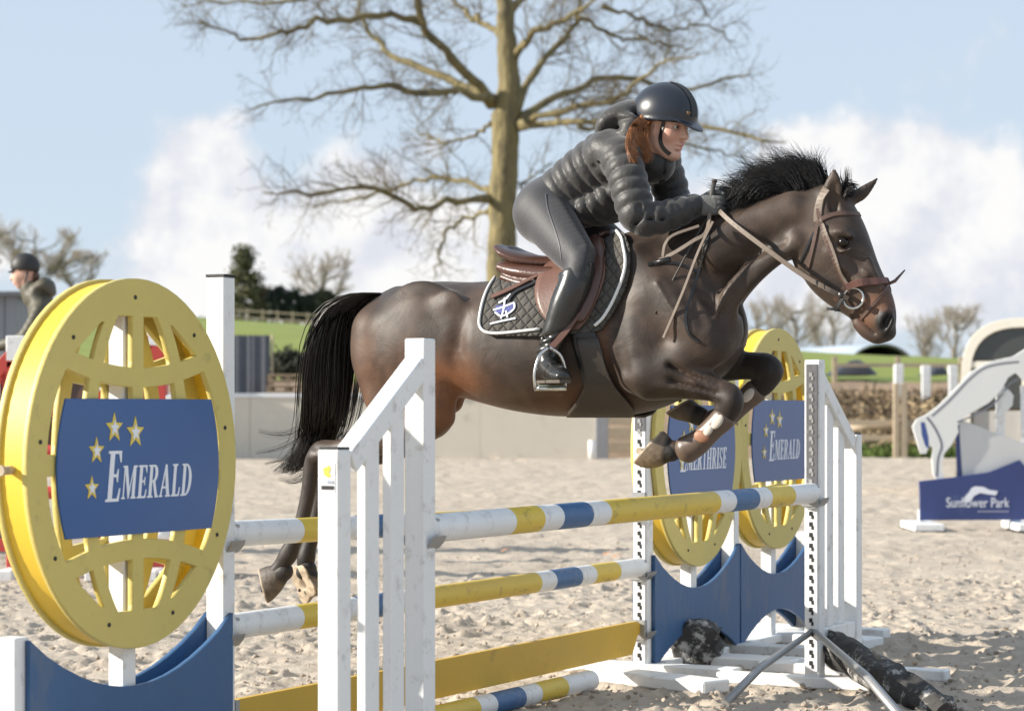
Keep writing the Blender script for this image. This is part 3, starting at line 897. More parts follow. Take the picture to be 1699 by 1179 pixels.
def white_wing(o, sg, label, sticker):
    root = empty('jump_wing', o); tag(root, label, 'jump wing', 'white picket wings of the near element')
    h1, h2, wd = 1.54, 1.185, .54
    w = PW_
    mb = MB(); mb.box(J(o, 0, 0, h1 / 2), AXr, (w, w, h1 / 2), bev=.005); mb.build('post', WHITE, root)
    mb = MB(); mb.box(J(o, sg * wd, 0, h2 / 2), AXr, (w, w, h2 / 2), bev=.005); mb.build('post', WHITE, root)
    mb = MB(); mb.box(J(o, sg * wd, 0, h2 + .004), AXr, (w - .004, w - .004, .004)); mb.build('post_cap', BLACK, root)
    # sloping top rail
    p, q = J(o, sg * (wd - w), 0, h2 - .015), J(o, sg * w, 0, h1 - .06)
    ax = (q - p).normalized(); up = N.cross(ax) * (1 if sg < 0 else -1)
    if up.z < 0: up = -up
    mb = MB(); mb.box((p + q) / 2 - up * .035, (ax, N, up), ((q - p).length / 2 - .004, w - .003, .036), bev=.004); mb.build('rail', WHITE, root)
    top = lambda a: (h2 + (h1 - h2) * (1 - abs(a) / wd)) - .115
    for a in (.335, .175):
        mb = MB(); z0 = .275; z1 = top(a) + .02
        mb.box(J(o, sg * a, 0, (z0 + z1) / 2), AXr, (.042, .017, (z1 - z0) / 2), bev=.004); mb.build('slat', WHITE, root)
    mb = MB(); mb.box(J(o, sg * wd / 2, 0, .235), AXr, (wd / 2 - w - .002, .03, .04), bev=.004); mb.build('rail', WHITE, root)
    for a in (0, sg * wd):
        mb = MB(); mb.box(J(o, a, 0, .028), AXr, (.05, .48, .027), bev=.006); mb.build('foot', WHITE, root)
    keyhole_track(root, o, -sg * w, .08, 1.52, -sg, .93 if sg > 0 else 1.0)
    cup(root, o, -sg * (w + .016), 0, .915 - .005)
    if sticker:
        c = J(o, sg * (wd + w) , 0, h2 - .085)
        mb = MB(); mb.box(c - E * .001, AX, (.001, .026, .045), 0); mb.build('sticker', mat('sticker', (.75, .76, .78), .4, .05), root)
        mb = MB()
        star = [(-.012, .0), (-.016, .02), (-.004, .024), (.006, .03), (.012, .018), (.005, .008), (.014, -.004), (.0, -.008)]
        mb.prism(star, c - E * .0032 + UP * .008, N, UP, E, .0008, 0)
        mb.box(c - E * .0032 + UP * -.031, AX, (.0008, .022, .006), 1)
        mb.box(c - E * .0032 + UP * -.014 + N * .01, AX, (.0008, .011, .005), 2)
        mb.build('sticker_print', [SIGN_YELLOW, BLACK, mat('sticker_grey', (.3, .33, .4))], root)
    return root
white_wing(FA, -1, 'white picket jump wing with sloping rail, closest to the camera, before the hind legs', True)
wingB = white_wing(FB, 1, 'white picket jump wing with perforated dark strip at the right end of the top pole', False)
# steel leg braces of the right wing
for tip in (ground_at(1203, 1166, .02), ground_at(1500, 1195, .02)):
    mb = MB(); a = J(FB, 0, 0, .27) - E * .02
    k = (a + (tip - a) * .62); k.z += .03
    mb.tube([a, k, tip], [.016, .02, .022], 6); mb.build('brace', STEEL, wingB)

def pole(o, a0, a1, b, z, r, label, group, fr, name='jump_pole', fall=0.0):
    bands = fr
    L_ = a1 - a0
    JJ = lambda o, a, b, z: J(o, a, b, z - fall * (a - a0) / L_)
    mb = MB(); n = 20
    cuts = [0] + [f for f, _ in bands]
    for i, (f, mi) in enumerate(bands):
        p0, p1 = a0 + L_ * cuts[i], a0 + L_ * f
        st = 3
        mb.tube([JJ(o, p0 + (p1 - p0) * k / st, b, z) for k in range(st + 1)], r, n, mi, cap=(i == 0 or i == len(bands) - 1) and False)
    for e_, s in ((a0, -1), (a1, 1)):     # rounded plastic end caps
        mb.tube([JJ(o, e_ - s * .001, b, z), JJ(o, e_ + s * .010, b, z), JJ(o, e_ + s * .02, b, z)], [r * 1.005, r * .97, r * .75], n, 0)
        mb.tube([JJ(o, e_ - s * .09, b, z), JJ(o, e_ - s * .075, b, z)], r * 1.012, n, 0, cap=False)
    ob = mb.build(name, [WHITE, YELLOW, BLUE], None)
    me = ob.data
    me.transform(Matrix.Translation(-J(o, (a0 + a1) / 2, b, z))); ob.location = J(o, (a0 + a1) / 2, b, z)
    return tag(ob, label, 'pole', group)
fA0, fA1 = .045, 3.755
us = [(838, 0), (886, 1), (918, 0), (967, 2), (997, 0), (1180, 1), (1206, 0), (1245, 2), (1266, 0), (1305, 1)]
front_bands = [((along(FA, u) - fA0) / (fA1 - fA0), m_) for u, m_ in us] + [(1.0, 0)]
pole(FA, fA0, fA1, 0, .915, .0475, 'painted top pole in white yellow and blue, nearest, below the front hooves', 'striped poles of the oxer', front_bands)
sym = []
fr_r = [.075 + .0, .135, .165, .235, .265]
half = [(.165, 0), (.235, 1), (.275, 0), (.335, 2), (.37, 0)]
rb = [(.1225, 0), (.205, 1), (.24, 0), (.32, 2), (.36, 0), (.676, 1), (.7186, 0), (.794, 2), (.838, 0), (.913, 1), (1.0, 0)]
pole(RL, .045, 3.655, 0, .865, .0465, 'painted top pole of the far element, half hidden, starting at the big globe', 'striped poles of the oxer', rb, fall=.065)
pole(RL, .045, 3.655, 0, .533, .0465, 'painted middle pole with white end hanging below the hind hooves', 'striped poles of the oxer', rb)
pole(RL, 3.7 - .73 - 3.6, 3.7 - .73, .05, .05, .0475, 'painted pole lying on the sand under the yellow plank', 'striped poles of the oxer', rb, 'ground_pole')
# yellow plank
mb = MB()
pl = [(.05, .115), (.05, .235), (.10, .272), (3.60, .272), (3.655, .25), (3.655, .225), (3.60, .20), (3.585, .17), (3.54, .115)]
mb.prism(pl, RL, E, UP, N, .0125)
tag(mb.build('plank', mat('yellow_plank', (.60, .37, .035), .5, .1, 5, .15, 40, dirt=(.16, .12, .05), dirt_amt=.4, dscale=10), None), 'flat yellow plank hanging low between the two globe wings', 'plank')

# ------------------------------------------------------------------ globe wings
GR = .61
XS = .95
def globe_plate_mesh():
    ri = .835
    mer = lambda z: .46 * math.sqrt(max(0, 1 - (z / .93) ** 2))
    mw = .047
    pz = lambda x, s: s * (.465 + .22 * x * x)
    pw = .05
    eq = .05
    ringz = lambda x: math.sqrt(max(0, ri * ri - x * x))
    sp = []
    n = 64
    sp.append([(math.cos(2 * math.pi * i / n), math.sin(2 * math.pi * i / n)) for i in range(n)])
    def cell(xL, xR, zB, zT):
        out = []
        K = 7
        def pt(p, q):
            x, z = 0.3, 0.3
            for _ in range(14):
                z = zB(x) + (zT(x) - zB(x)) * q
                x = xL(z) + (xR(z) - xL(z)) * p
            return (x, z)
        for i in range(K): out.append(pt(i / K, .0))
        for i in range(K): out.append(pt(1.0, i / K))
        for i in range(K): out.append(pt(1 - i / K, 1.0))
        for i in range(K): out.append(pt(0.0, 1 - i / K))
        return out
    cells = []
    cells.append(cell(lambda z: .05, lambda z: max(.06, mer(z) - mw), lambda x: pz(x, 1) + pw, lambda x: min(.80, ringz(x))))
    cells.append(cell(lambda z: mer(z) + mw, lambda z: max(mer(z) + mw + .01, ringz(z) * .99), lambda x: pz(x, 1) + pw, lambda x: max(pz(x, 1) + pw + .01, min(.76, ringz(x)))))
    cells.append(cell(lambda z: mer(z) + mw, lambda z: ringz(z), lambda x: eq, lambda x: pz(x, 1) - pw))
    cells.append(cell(lambda z: .05, lambda z: mer(z) - mw, lambda x: eq, lambda x: pz(x, 1) - pw))
    for c in cells:
        for sx in (1, -1):
            for sz in (1, -1):
                sp.append([(x * sx, z * sz) for x, z in c])
    sp = [[(x * GR * XS, z * GR) for x, z in c] for c in sp]
    return shape_mesh('globe_plate', sp, .009, .002)
PLATE = globe_plate_mesh()
PLATE.materials.append(YELLOW_BOARD)

# lettering with serifs, unit height
def arc(cx, cy, rx, ry, a0, a1, n=8): return [(cx + rx * math.cos(R(a0 + (a1 - a0) * i / n)), cy + ry * math.sin(R(a0 + (a1 - a0) * i / n))) for i in range(n + 1)]
GLYPH = {
 'E': (.64, [[(0,0),(.58,0),(.62,.26),(.57,.26),(.49,.06),(.28,.06),(.28,.48),(.41,.48),(.45,.38),(.49,.38),(.49,.64),(.45,.64),(.41,.54),(.28,.54),(.28,.94),(.46,.94),(.54,.77),(.59,.77),(.57,1),(0,1),(0,.95),(.09,.94),(.09,.06),(0,.05)]]),
 'L': (.62, [[(0,0),(.56,0),(.6,.28),(.55,.28),(.47,.06),(.28,.06),(.28,.94),(.37,.95),(.37,1),(0,1),(0,.95),(.09,.94),(.09,.06),(0,.05)]]),
 'D': (.78, [[(0,0),(.3,0)] + arc(.3,.5,.42,.5,-80,80,10) + [(.3,1),(0,1),(0,.95),(.09,.94),(.09,.06),(0,.05)], [(.28,.06)] + arc(.3,.5,.23,.44,-80,80,10) + [(.28,.94)]]),
 'R': (.76, [[(0,0),(.37,0),(.37,.05),(.28,.06),(.28,.46),(.34,.46),(.53,0),(.75,0),(.75,.05),(.68,.06),(.49,.49)] + arc(.4,.74,.25,.26,-60,80,8) + [(.36,1),(0,1),(0,.95),(.09,.94),(.09,.06),(0,.05)], [(.28,.53)] + arc(.36,.735,.11,.205,-85,85,6) + [(.28,.94)]]),
 'A': (.78, [[(0,0),(.23,0),(.23,.05),(.16,.06),(.215,.26),(.45,.26),(.51,.06),(.43,.05),(.43,0),(.76,0),(.76,.05),(.70,.06),(.44,1),(.33,1),(.07,.06),(0,.05)], [(.235,.32),(.435,.32),(.335,.70)]]),
 'M': (.98, [[(0,0),(.22,0),(.22,.05),(.15,.06),(.15,.80),(.42,0),(.48,0),(.68,.80),(.68,.06),(.61,.05),(.61,0),(.95,0),(.95,.05),(.87,.06),(.87,.94),(.95,.95),(.95,1),(.70,1),(.49,.33),(.28,1),(0,1),(0,.95),(.08,.94),(.08,.06),(0,.05)]]),
 'T': (.66, [[(.14,0),(.5,0),(.5,.05),(.41,.06),(.41,.94),(.53,.94),(.59,.76),(.64,.76),(.62,1),(.02,1),(0,.76),(.05,.76),(.11,.94),(.23,.94),(.23,.06),(.14,.05)]]),
 'H': (.84, [[(0,0),(.36,0),(.36,.05),(.28,.06),(.28,.48),(.54,.48),(.54,.06),(.46,.05),(.46,0),(.82,0),(.82,.05),(.73,.06),(.73,.94),(.82,.95),(.82,1),(.46,1),(.46,.95),(.54,.94),(.54,.54),(.28,.54),(.28,.94),(.36,.95),(.36,1),(0,1),(0,.95),(.09,.94),(.09,.06),(0,.05)]]),
 'I': (.38, [[(0,0),(.36,0),(.36,.05),(.28,.06),(.28,.94),(.36,.95),(.36,1),(0,1),(0,.95),(.09,.94),(.09,.06),(0,.05)]]),
 'S': (.56, [[(.02,.0),(.06,.0),(.1,.05)] + arc(.27,.27,.25,.28,-90,75,8) + [(.22,.58),(.17,.72)] + arc(.27,.76,.11,.18,170,60,5) + [(.42,.82),(.46,.7),(.5,.7),(.49,.98),(.45,.98),(.41,.95)] + arc(.25,.74,.23,.26,70,235,8) + [(.26,.44),(.33,.33)] + arc(.25,.22,.11,.16,20,-110,5) + [(.12,.12),(.07,.3),(.02,.3)]]),
}
def write(word, small, shear=.17, gap=.06):
    """one mesh per word, first letter tall"""
    sp = []; x = 0
    for i, ch in enumerate(word):
        s = 1.0 if i == 0 else small
        w, outs = GLYPH[ch]
        for o_ in outs: sp.append([(x + a * s + b * s * shear, b * s + (0 if i else -.04)) for a, b in o_])
        x += (w + gap) * s
    return sp, x
def star_poly(r, sq=1.0, ri=.42):
    return [((r if k % 2 == 0 else r * ri) * math.cos(R(90 + 36 * k)) * sq, (r if k % 2 == 0 else r * ri) * math.sin(R(90 + 36 * k))) for k in range(10)]

def globe(parent, o, ta, z, word, stars, seed):
    B = .055
    for b in (B, -B):
        ob = bpy.data.objects.new('plate', PLATE); COL.objects.link(ob)
        M = frame(J(o, ta, b, z), E, UP, -N)
        ob.matrix_world = M
        ob.parent = parent; ob.matrix_parent_inverse = parent.matrix_basis.inverted()
        ob.matrix_basis = M
        if b > 0: tag(ob, None)
    # rim band between the plates
    n = 72; ro, ri = .985, .955
    vs = []
    for k in range(n):
        a = 2 * math.pi * k / n
        for r_ in (ro, ri):
            for b in (-B + .0095, B - .0095):
                vs.append(J(o, ta + math.cos(a) * GR * XS * r_, b, z + math.sin(a) * GR * r_))
    fs = []
    for k in range(n):
        i, j = 4 * k, 4 * ((k + 1) % n)
        fs += [(i, j, j + 1, i + 1), (i + 2, i + 3, j + 3, j + 2)]
    mb = MB(); mb.add(vs, fs, 0, True); mb.build('rim', YELLOW_EDGE, parent)
    for a in (181,):
        aa = R(a); c = J(o, ta + math.cos(aa) * GR * XS, 0, z + math.sin(aa) * GR)
        d = (E * math.cos(aa) * -1 * -1 + UP * math.sin(aa)).normalized()
        mb = MB(); mb.tube([c - d * .02, c + d * .035], .014, 8); mb.tube([c + d * .036, c + d * .05], .017, 8)
        mb.build('peg', PALE_WOOD, parent)
    rs = random.Random(seed)
    for k in range(9):
        aa = R(40 * k + 12); c = J(o, ta + math.cos(aa) * GR * XS * .9, B + .0115, z + math.sin(aa) * GR * .9)
        mb = MB(); mb.tube([c - N * .001, c + N * .0025], .0075, 7); mb.build('bolt', BLACK, parent)
    # sign board
    hw, hh = .405, .222
    cx = .005
    pts = []
    for i in range(9):
        t = i / 8; s = 1 - (2 * t - 1) ** 2
        pts.append((-hw - .045 * s + .0, -hh + 2 * hh * t))
    for i in range(9):
        t = 1 - i / 8; s = 1 - (2 * t - 1) ** 2
        pts.append((hw + .045 * s, -hh + 2 * hh * t))
    me = shape_mesh('sign_board', [pts], .003, .001)
    place(me, frame(J(o, ta + cx, B + .019, z - .01), E, UP, -N))
    board = link_mesh('sign_board', me, BLUE_SIGN, parent)
    face = B + .0225
    def flat(name, sp, sc, px, pz, m_, off=0.0015):
        me = shape_mesh(name, [[(x * sc[0], y * sc[1]) for x, y in pl_] for pl_ in sp], .0008)
        place(me, frame(J(o, ta + cx + px, face + off, z - .01 + pz), E, UP, -N))
        return link_mesh(name, me, m_, board)
    sp, wd = write(word, .66)
    tw = .49 if len(word) < 8 else .62
    x0 = -.205 if len(word) < 8 else -.30
    flat('lettering', sp, (tw / wd, .165), x0, -.105, SIGN_WHITE)
    for sx, sz, r_ in stars:
        s_ = flat('star', [star_poly(r_, .92)], (1, 1), sx, sz, SIGN_YELLOW)
        if r_ > .03: flat('star_centre', [star_poly(r_ * .55, .9)], (1, 1), sx, sz, SIGN_WHITE, .0035)

STARS = [(-.275, -.065, .042), (-.25, .055, .046), (-.155, .128, .052), (-.04, .112, .055)]
def scallop(parent, o, t0, wd, b, arch):
    """blue board with a scooped top and an arched bottom"""
    zt, zl, zb, za = .588, .392, .03, .20
    n = 14; pts = []
    for i in range(n + 1):
        x = i / n; s = math.sin(math.pi * x) ** .85
        pts.append((t0 + .012 + (wd - .024) * x, zt - (zt - zl) * s))
    for i in range(n + 1):
        x = 1 - i / n; s = max(0, math.sin(math.pi * x)) ** .9
        pts.append((t0 + .012 + (wd - .024) * x, zb + (za - zb) * s))
    me = shape_mesh('scalloped_board', [pts], .009, .0015)
    place(me, frame(J(o, 0, b, 0), E, UP, -N))
    link_mesh('scalloped_board', me, BLUE_PANEL, parent)

def globe_wing(o, sg, bays, label, words):
    root = empty('globe_wing', o); tag(root, label, 'jump wing', 'wings with yellow globes')
    wd = 1.15
    for k in range(bays + 1):
        h = 1.776 if k < bays else .60
        mb = MB(); mb.box(J(o, sg * wd * k, 0, h / 2), AXr, (PW_ * .93, PW_, h / 2), bev=.004); mb.build('post', WHITE, root)
        mb = MB(); mb.box(J(o, sg * wd * k, 0, .03), AXr, (.06, .50, .028), bev=.006); mb.build('foot', WHITE, root)
        if k < bays:
            mb = MB(); mb.box(J(o, sg * wd * k, 0, h + .004), AXr, (PW_ * .95, PW_ * 1.02, .005)); mb.build('post_cap', BLACK, root)
    keyhole_track(root, o, -sg * PW_ * .93, .06, 1.70, -sg, 1.2)
    if bays > 1: keyhole_track(root, o, sg * wd - sg * PW_ * .93, .9, 1.70, -sg, 1.75)
    for k in range(bays):
        t0 = wd * k if sg > 0 else -wd
        scallop(root, o, t0, wd, .05, True); scallop(root, o, t0, wd, -.05, True)
        tm = t0 + wd / 2
        off = -.007 if sg < 0 else .0
        mb = MB(); mb.box(J(o, tm + off, 0, .86), AXr, (PW_ * .9, .032, .86), bev=.004); mb.build('centre_post', WHITE, root)
        globe(root, o, tm + off, 1.13 if sg < 0 else 1.115 + .03 * k, words[k], STARS, k)
        mb = MB(); mb.box(J(o, tm, 0, .03), AXr, (.42, .06, .024), bev=.006); mb.build('foot', WHITE, root)
    for z in (.865, .533, .24):
        cup(root, o, -sg * (PW_ + .016), 0, z - .005)
    return root
globe_wing(RL, -1, 1, 'big yellow globe wing with a blue EMERALD board at the left, nearest the camera', ['EMERALD'])
globe_wing(RR, 1, 2, 'double yellow globe wing with blue boards behind the front hooves', ['EMERTHRISE', 'EMERALD'])

# ------------------------------------------------------------------ bark-covered logs on the sand
BIRCH = mat('birch_bark', (.035, .033, .031), .75, .6, 14, 1.0, 30, dirt=(.40, .39, .37), dirt_amt=1.0, dscale=11, stretch=(1, 1, 1), dlo=.53, dhi=.62)
def log(p0, p1, r, label, seed, mats=BIRCH):
    rs = np.random.default_rng(seed)
    n, m = 26, 18
    p0, p1 = Vector(p0), Vector(p1); t = (p1 - p0).normalized(); a = t.orthogonal().normalized(); b = t.cross(a)
    mb = MB(); vs = []
    for i in range(n + 1):
        s = i / n
        for k in range(m):
            an = 2 * math.pi * k / m
            w = float(vnoise(np.array(k * .9 % m), np.array(s * 9 + seed), seed)) + .5 * float(vnoise(np.array(k * 2.3), np.array(s * 25.0), seed + 1))
            rr = r * (.58 + .52 * w) * (1 - .12 * s)
            if i in (0, n): rr *= .86
            vs.append(p0 + (p1 - p0) * s + (a * math.cos(an) + b * math.sin(an)) * rr)
    fs = [(i * m + k, i * m + (k + 1) % m, (i + 1) * m + (k + 1) % m, (i + 1) * m + k) for i in range(n) for k in range(m)]
    mb.add(vs, fs, 0, True); mb.add([vs[k] for k in range(m)], [tuple(range(m))[::-1]], 0); mb.add([vs[n * m + k] for k in range(m)], [tuple(range(m))], 0)
    return tag(mb.build('log', mats), label, 'log', 'bark covered logs')
log(at(1380, 1070, 11.3), at(1575, 1186, 10.2), .078, 'blackened bark log leaning on the brace of the right white wing', 3)
a_ = ground_at(1125, 1098); c_ = ground_at(1180, 1092)
log(Vector((.93, 12.02, .10)), Vector((1.02, 12.75, .12)), .125, 'thick bark log lying under the left arch of the blue scalloped board', 6)
# loose white feet and boards lying on the sand
for (u0, v0, u1, v1, w, lab) in ((1005, 1128, 1190, 1150, .09, 'long white foot beam on the sand before the perforated post of the double globe wing'),
                                 (1100, 1100, 1325, 1112, .10, 'white beam lying on the sand behind the blue scalloped boards'),
                                 (1252, 1060, 1450, 1076, .10, 'white beam on the sand behind the right white wing')):
    p, q = ground_at(u0, v0), ground_at(u1, v1); d = (q - p); l = d.length; d.normalize(); s_ = UP.cross(d)
    mb = MB(); mb.box((p + q) / 2 + UP * .03, (d, s_, UP), (l / 2, w, .03), bev=.008); tag(mb.build('foot_beam', WHITE), lab, 'beam', 'white foot beams on the sand')

# ------------------------------------------------------------------ red and white jump behind, left
def red_jump():
    d = 18.6
    def wing(u0, u1, top, label):
        a, b = at(u0, 0, d), at(u1, 0, d); a.z = b.z = 0
        root = empty('red_jump_wing', a); tag(root, label, 'jump wing', 'red and white wings of the jump behind')
        X, Y_ = Vector((1, 0, 0)), Vector((0, 1, 0))
        for p, h in ((a, top), (b, top - .35)):
            mb = MB(); mb.box(p + UP * (h / 2 - .1), (X, Y_, UP), (.07, .07, h / 2 - .1), 0, .006); mb.build('post', RED, root)
            mb = MB(); mb.box(p + UP * (h - .1), (X, Y_, UP), (.071, .071, .099), 0, .006); mb.build('post_top', WHITE, root)
            mb = MB(); mb.box(p + UP * .04, (X, Y_, UP), (.06, .5, .039), 0, .006); mb.build('foot', WHITE, root)
        n = 4
        for i in range(1, n):
            p = a + (b - a) * i / n; h = top - .35 * i / n - .2
            mb = MB(); mb.box(p + UP * (h / 2 + .12), (X, Y_, UP), (.05, .02, h / 2 - .12), 0, .004); mb.build('slat', [WHITE, RED][i % 2], root)
        for h0, h1 in ((top - .12, top - .47), (.25, .25)):
            p, q = a + UP * h0, b + UP * h1; t = (q - p).normalized(); l = (q - p).length
            mb = MB(); mb.box((p + q) / 2 - Y_ * .05, (t, Y_, t.cross(Y_) * -1), (l / 2, .02, .05), 0, .004); mb.build('rail', RED, root)
        return root
    wing(28, -40, 1.88, 'red jump wing with a white tipped post at the left edge beside the yellow globe')
    wing(292, 355, 1.42, 'red and white jump wing seen through the openings of the big globe')
    wing(262, 172, 2.0, 'tall red and white jump wing behind the middle of the big globe')
    for i, z in enumerate((1.30, .98, .66, .34)):
        p, q = at(40, 0, d - .1), at(285, 0, d - .1)
        mb = MB(); k = 7
        for j in range(k):
            a, b = p + (q - p) * j / k, p + (q - p) * (j + 1) / k; a.z = b.z = z
            mb.tube([a, b], .05, 10, j % 2, cap=j in (0, k - 1))
        tag(mb.build('jump_pole', [WHITE, RED]), ['top', 'second', 'third', 'lowest'][i] + ' red and white pole of the jump behind the big globe', 'pole', 'red and white poles of the jump behind')
    # white stand behind the globe
    p = at(228, 0, 20.0); p.z = 0
    mb = MB(); mb.box(p + UP * .8, ((1, 0, 0), (0, 1, 0), UP), (.12, .06, .8), 0, .006)
    mb.box(p + UP * .05, ((1, 0, 0), (0, 1, 0), UP), (.4, .1, .05), 0, .006)
    tag(mb.build('jump_stand', WHITE), 'white upright stand behind the red and white poles', 'jump stand')
red_jump()

# ------------------------------------------------------------------ horse-shaped cut-out wing at the right
def cutout():
    d = 25.6
    NAVY = mat('navy_board', (.036, .055, .175), .45, .12, 3, dirt=(.1, .14, .28), dirt_amt=.5, dscale=2)
    PALEB = mat('pale_grey_board', (.60, .60, .59), .5, .03)
    X, Yb = Vector((1, 0, 0)), Vector((0, -1, 0))
    root = empty('horse_cutout_wing', at(1525, 875, d)); root.location.z = 0
    tag(root, 'white horse shaped cut-out jump wing on a navy lettered base at the right', 'jump wing')
    def board(name, px, dd, th, m_, parent=None, bev=.003):
        me = shape_mesh(name, [[(at(u, v, d).x, at(u, v, d).z) for u, v in px]], th, bev)
        place(me, frame((0, d + dd, 0), X, UP, Yb))
        return link_mesh(name, me, m_, parent or root)
    horse = [(1557, 800), (1548, 786), (1546, 760), (1548, 742), (1541, 738), (1536, 752), (1527, 752), (1522, 735), (1514, 708), (1520, 696), (1540, 686), (1558, 672), (1585, 645), (1610, 618), (1632, 604), (1655, 597), (1680, 592), (1700, 580), (1722, 556), (1740, 540), (1752, 520), (1760, 534), (1785, 552), (1806, 572), (1800, 584), (1786, 584), (1768, 574), (1758, 592), (1748, 612), (1735, 628), (1770, 636), (1778, 660), (1768, 664), (1758, 648), (1722, 646), (1700, 634), (1690, 622), (1684, 618), (1672, 626), (1660, 648), (1640, 668), (1612, 684), (1596, 694), (1588, 706), (1590, 716), (1578, 738), (1566, 752), (1562, 772), (1566, 796)]
    hb = board('horse_board', horse, 0, .012, mat('white_cutout_board', (.76, .76, .74), .5, .03, 2))
    def line(px, w, m_=None, name='outline'):
        pts = [Vector((at(u, v, d).x, d - .0145, at(u, v, d).z)) for u, v in px]
        pts = [Vector(p) for p in catmull([tuple(p) for p in pts], len(px) * 4)]
        mb = MB()
        L_, R_ = [], []
        for i, p in enumerate(pts):
            t = (pts[min(i + 1, len(pts) - 1)] - pts[max(i - 1, 0)]).normalized(); s_ = t.cross(Vector((0, 1, 0))).normalized() * w
            L_.append(p + s_); R_.append(p - s_)
        k = len(pts)
        mb.add(L_ + R_, [(i, i + 1, k + i + 1, k + i) for i in range(k - 1)])
        o = mb.build(name, m_ or mat('grey_outline', (.16, .17, .20), .5), hb); s__ = o.modifiers.new('t', 'SOLIDIFY'); s__.thickness = .002
    line([(1546, 690), (1575, 664), (1605, 632), (1630, 612), (1656, 604), (1690, 600)], .010)
    line([(1588, 700), (1612, 690), (1645, 672), (1664, 652)], .010)
    line([(1538, 692), (1552, 712), (1562, 738), (1556, 760), (1554, 790)], .012)
    line([(1664, 650), (1676, 636), (1690, 628)], .008)
    board('leg_patch', [(1527, 700), (1534, 700), (1540, 725), (1541, 745), (1535, 740), (1529, 722)], -.0145, .001, mat('cutout_blue', (.05, .09, .28), .5), hb, 0)  # flat blue patch on the hind leg of the board
    # loose folded foreleg piece
    board('foreleg_board', [(1658, 650), (1674, 646), (1682, 656), (1680, 672), (1664, 690), (1650, 694), (1662, 672)], .03, .010, mat('white_cutout_board', (.74, .74, .72), .5, .03, 2))
    board('support', [(1655, 640), (1668, 640), (1668, 770), (1655, 770)], .06, .02, WHITE)
    board('support', [(1696, 640), (1712, 640), (1712, 770), (1696, 770)], .06, .02, WHITE)
    board('sail_board', [(1592, 696), (1606, 700), (1660, 722), (1760, 756), (1760, 800), (1700, 790), (1690, 766), (1640, 784), (1598, 792)], .035, .012, PALEB)
    board('sail_edge', [(1586, 697), (1596, 696), (1600, 720), (1597, 790), (1590, 792)], .045, .014, NAVY)
    base = board('base_board', [(1524, 798), (1592, 790), (1640, 783), (1690, 763), (1712, 788), (1760, 800), (1850, 800), (1850, 860), (1526, 862)], -.04, .014, NAVY)
    me = text_mesh('lettering', 'Sunflower Park', .13, .0015); xs_ = [v.co.x for v in me.vertices]
    wd = max(xs_) - min(xs_); tw = (1674 - 1570) / FOC * d
    me.transform(Matrix.Diagonal((tw / wd, 1.15, 1, 1)))
    place(me, frame(at(1622, 841, d - .060), X, UP, Yb)); link_mesh('lettering', me, SIGN_WHITE, base)
    sw = [(1596, 832), (1600, 822), (1606, 816), (1610, 809), (1616, 806), (1630, 807), (1640, 812), (1654, 814), (1650, 821), (1636, 819), (1624, 817), (1614, 822), (1610, 829), (1603, 833)]
    me = shape_mesh('emblem', [[(at(u, v, d).x, at(u, v, d).z) for u, v in sw]], .001); place(me, frame((0, d - .0605, 0), X, UP, Yb)); link_mesh('emblem', me, SIGN_WHITE, base)
    mb = MB()
    for i in range(13):
        p = at(1624 + i * 4, 848, d - .0595); mb.box(p, (X, Yb, UP), (.009, .0012, .008))
    mb.build('small_print', mat('pale_print', (.35, .36, .45)), base)
    board('post', [(1524, 846), (1532, 846), (1532, 866), (1524, 866)], 0, .03, WHITE)
    for u in (1530, 1700):
        p = at(u, 0, d); p.z = .05
        mb = MB(); mb.box(p, (X, Yb, UP), (.16, .45, .045), bev=.01); mb.build('foot', WHITE, root)
        mb = MB(); mb.box(p - UP * .047, (X, Yb, UP), (.165, .46, .02)); mb.build('foot_pad', BLACK, root)
    board('block', [(1678, 861), (1692, 861), (1692, 876), (1678, 876)], .0, .05, mat('grey_blue_block', (.22, .27, .38), .6))
cutout()

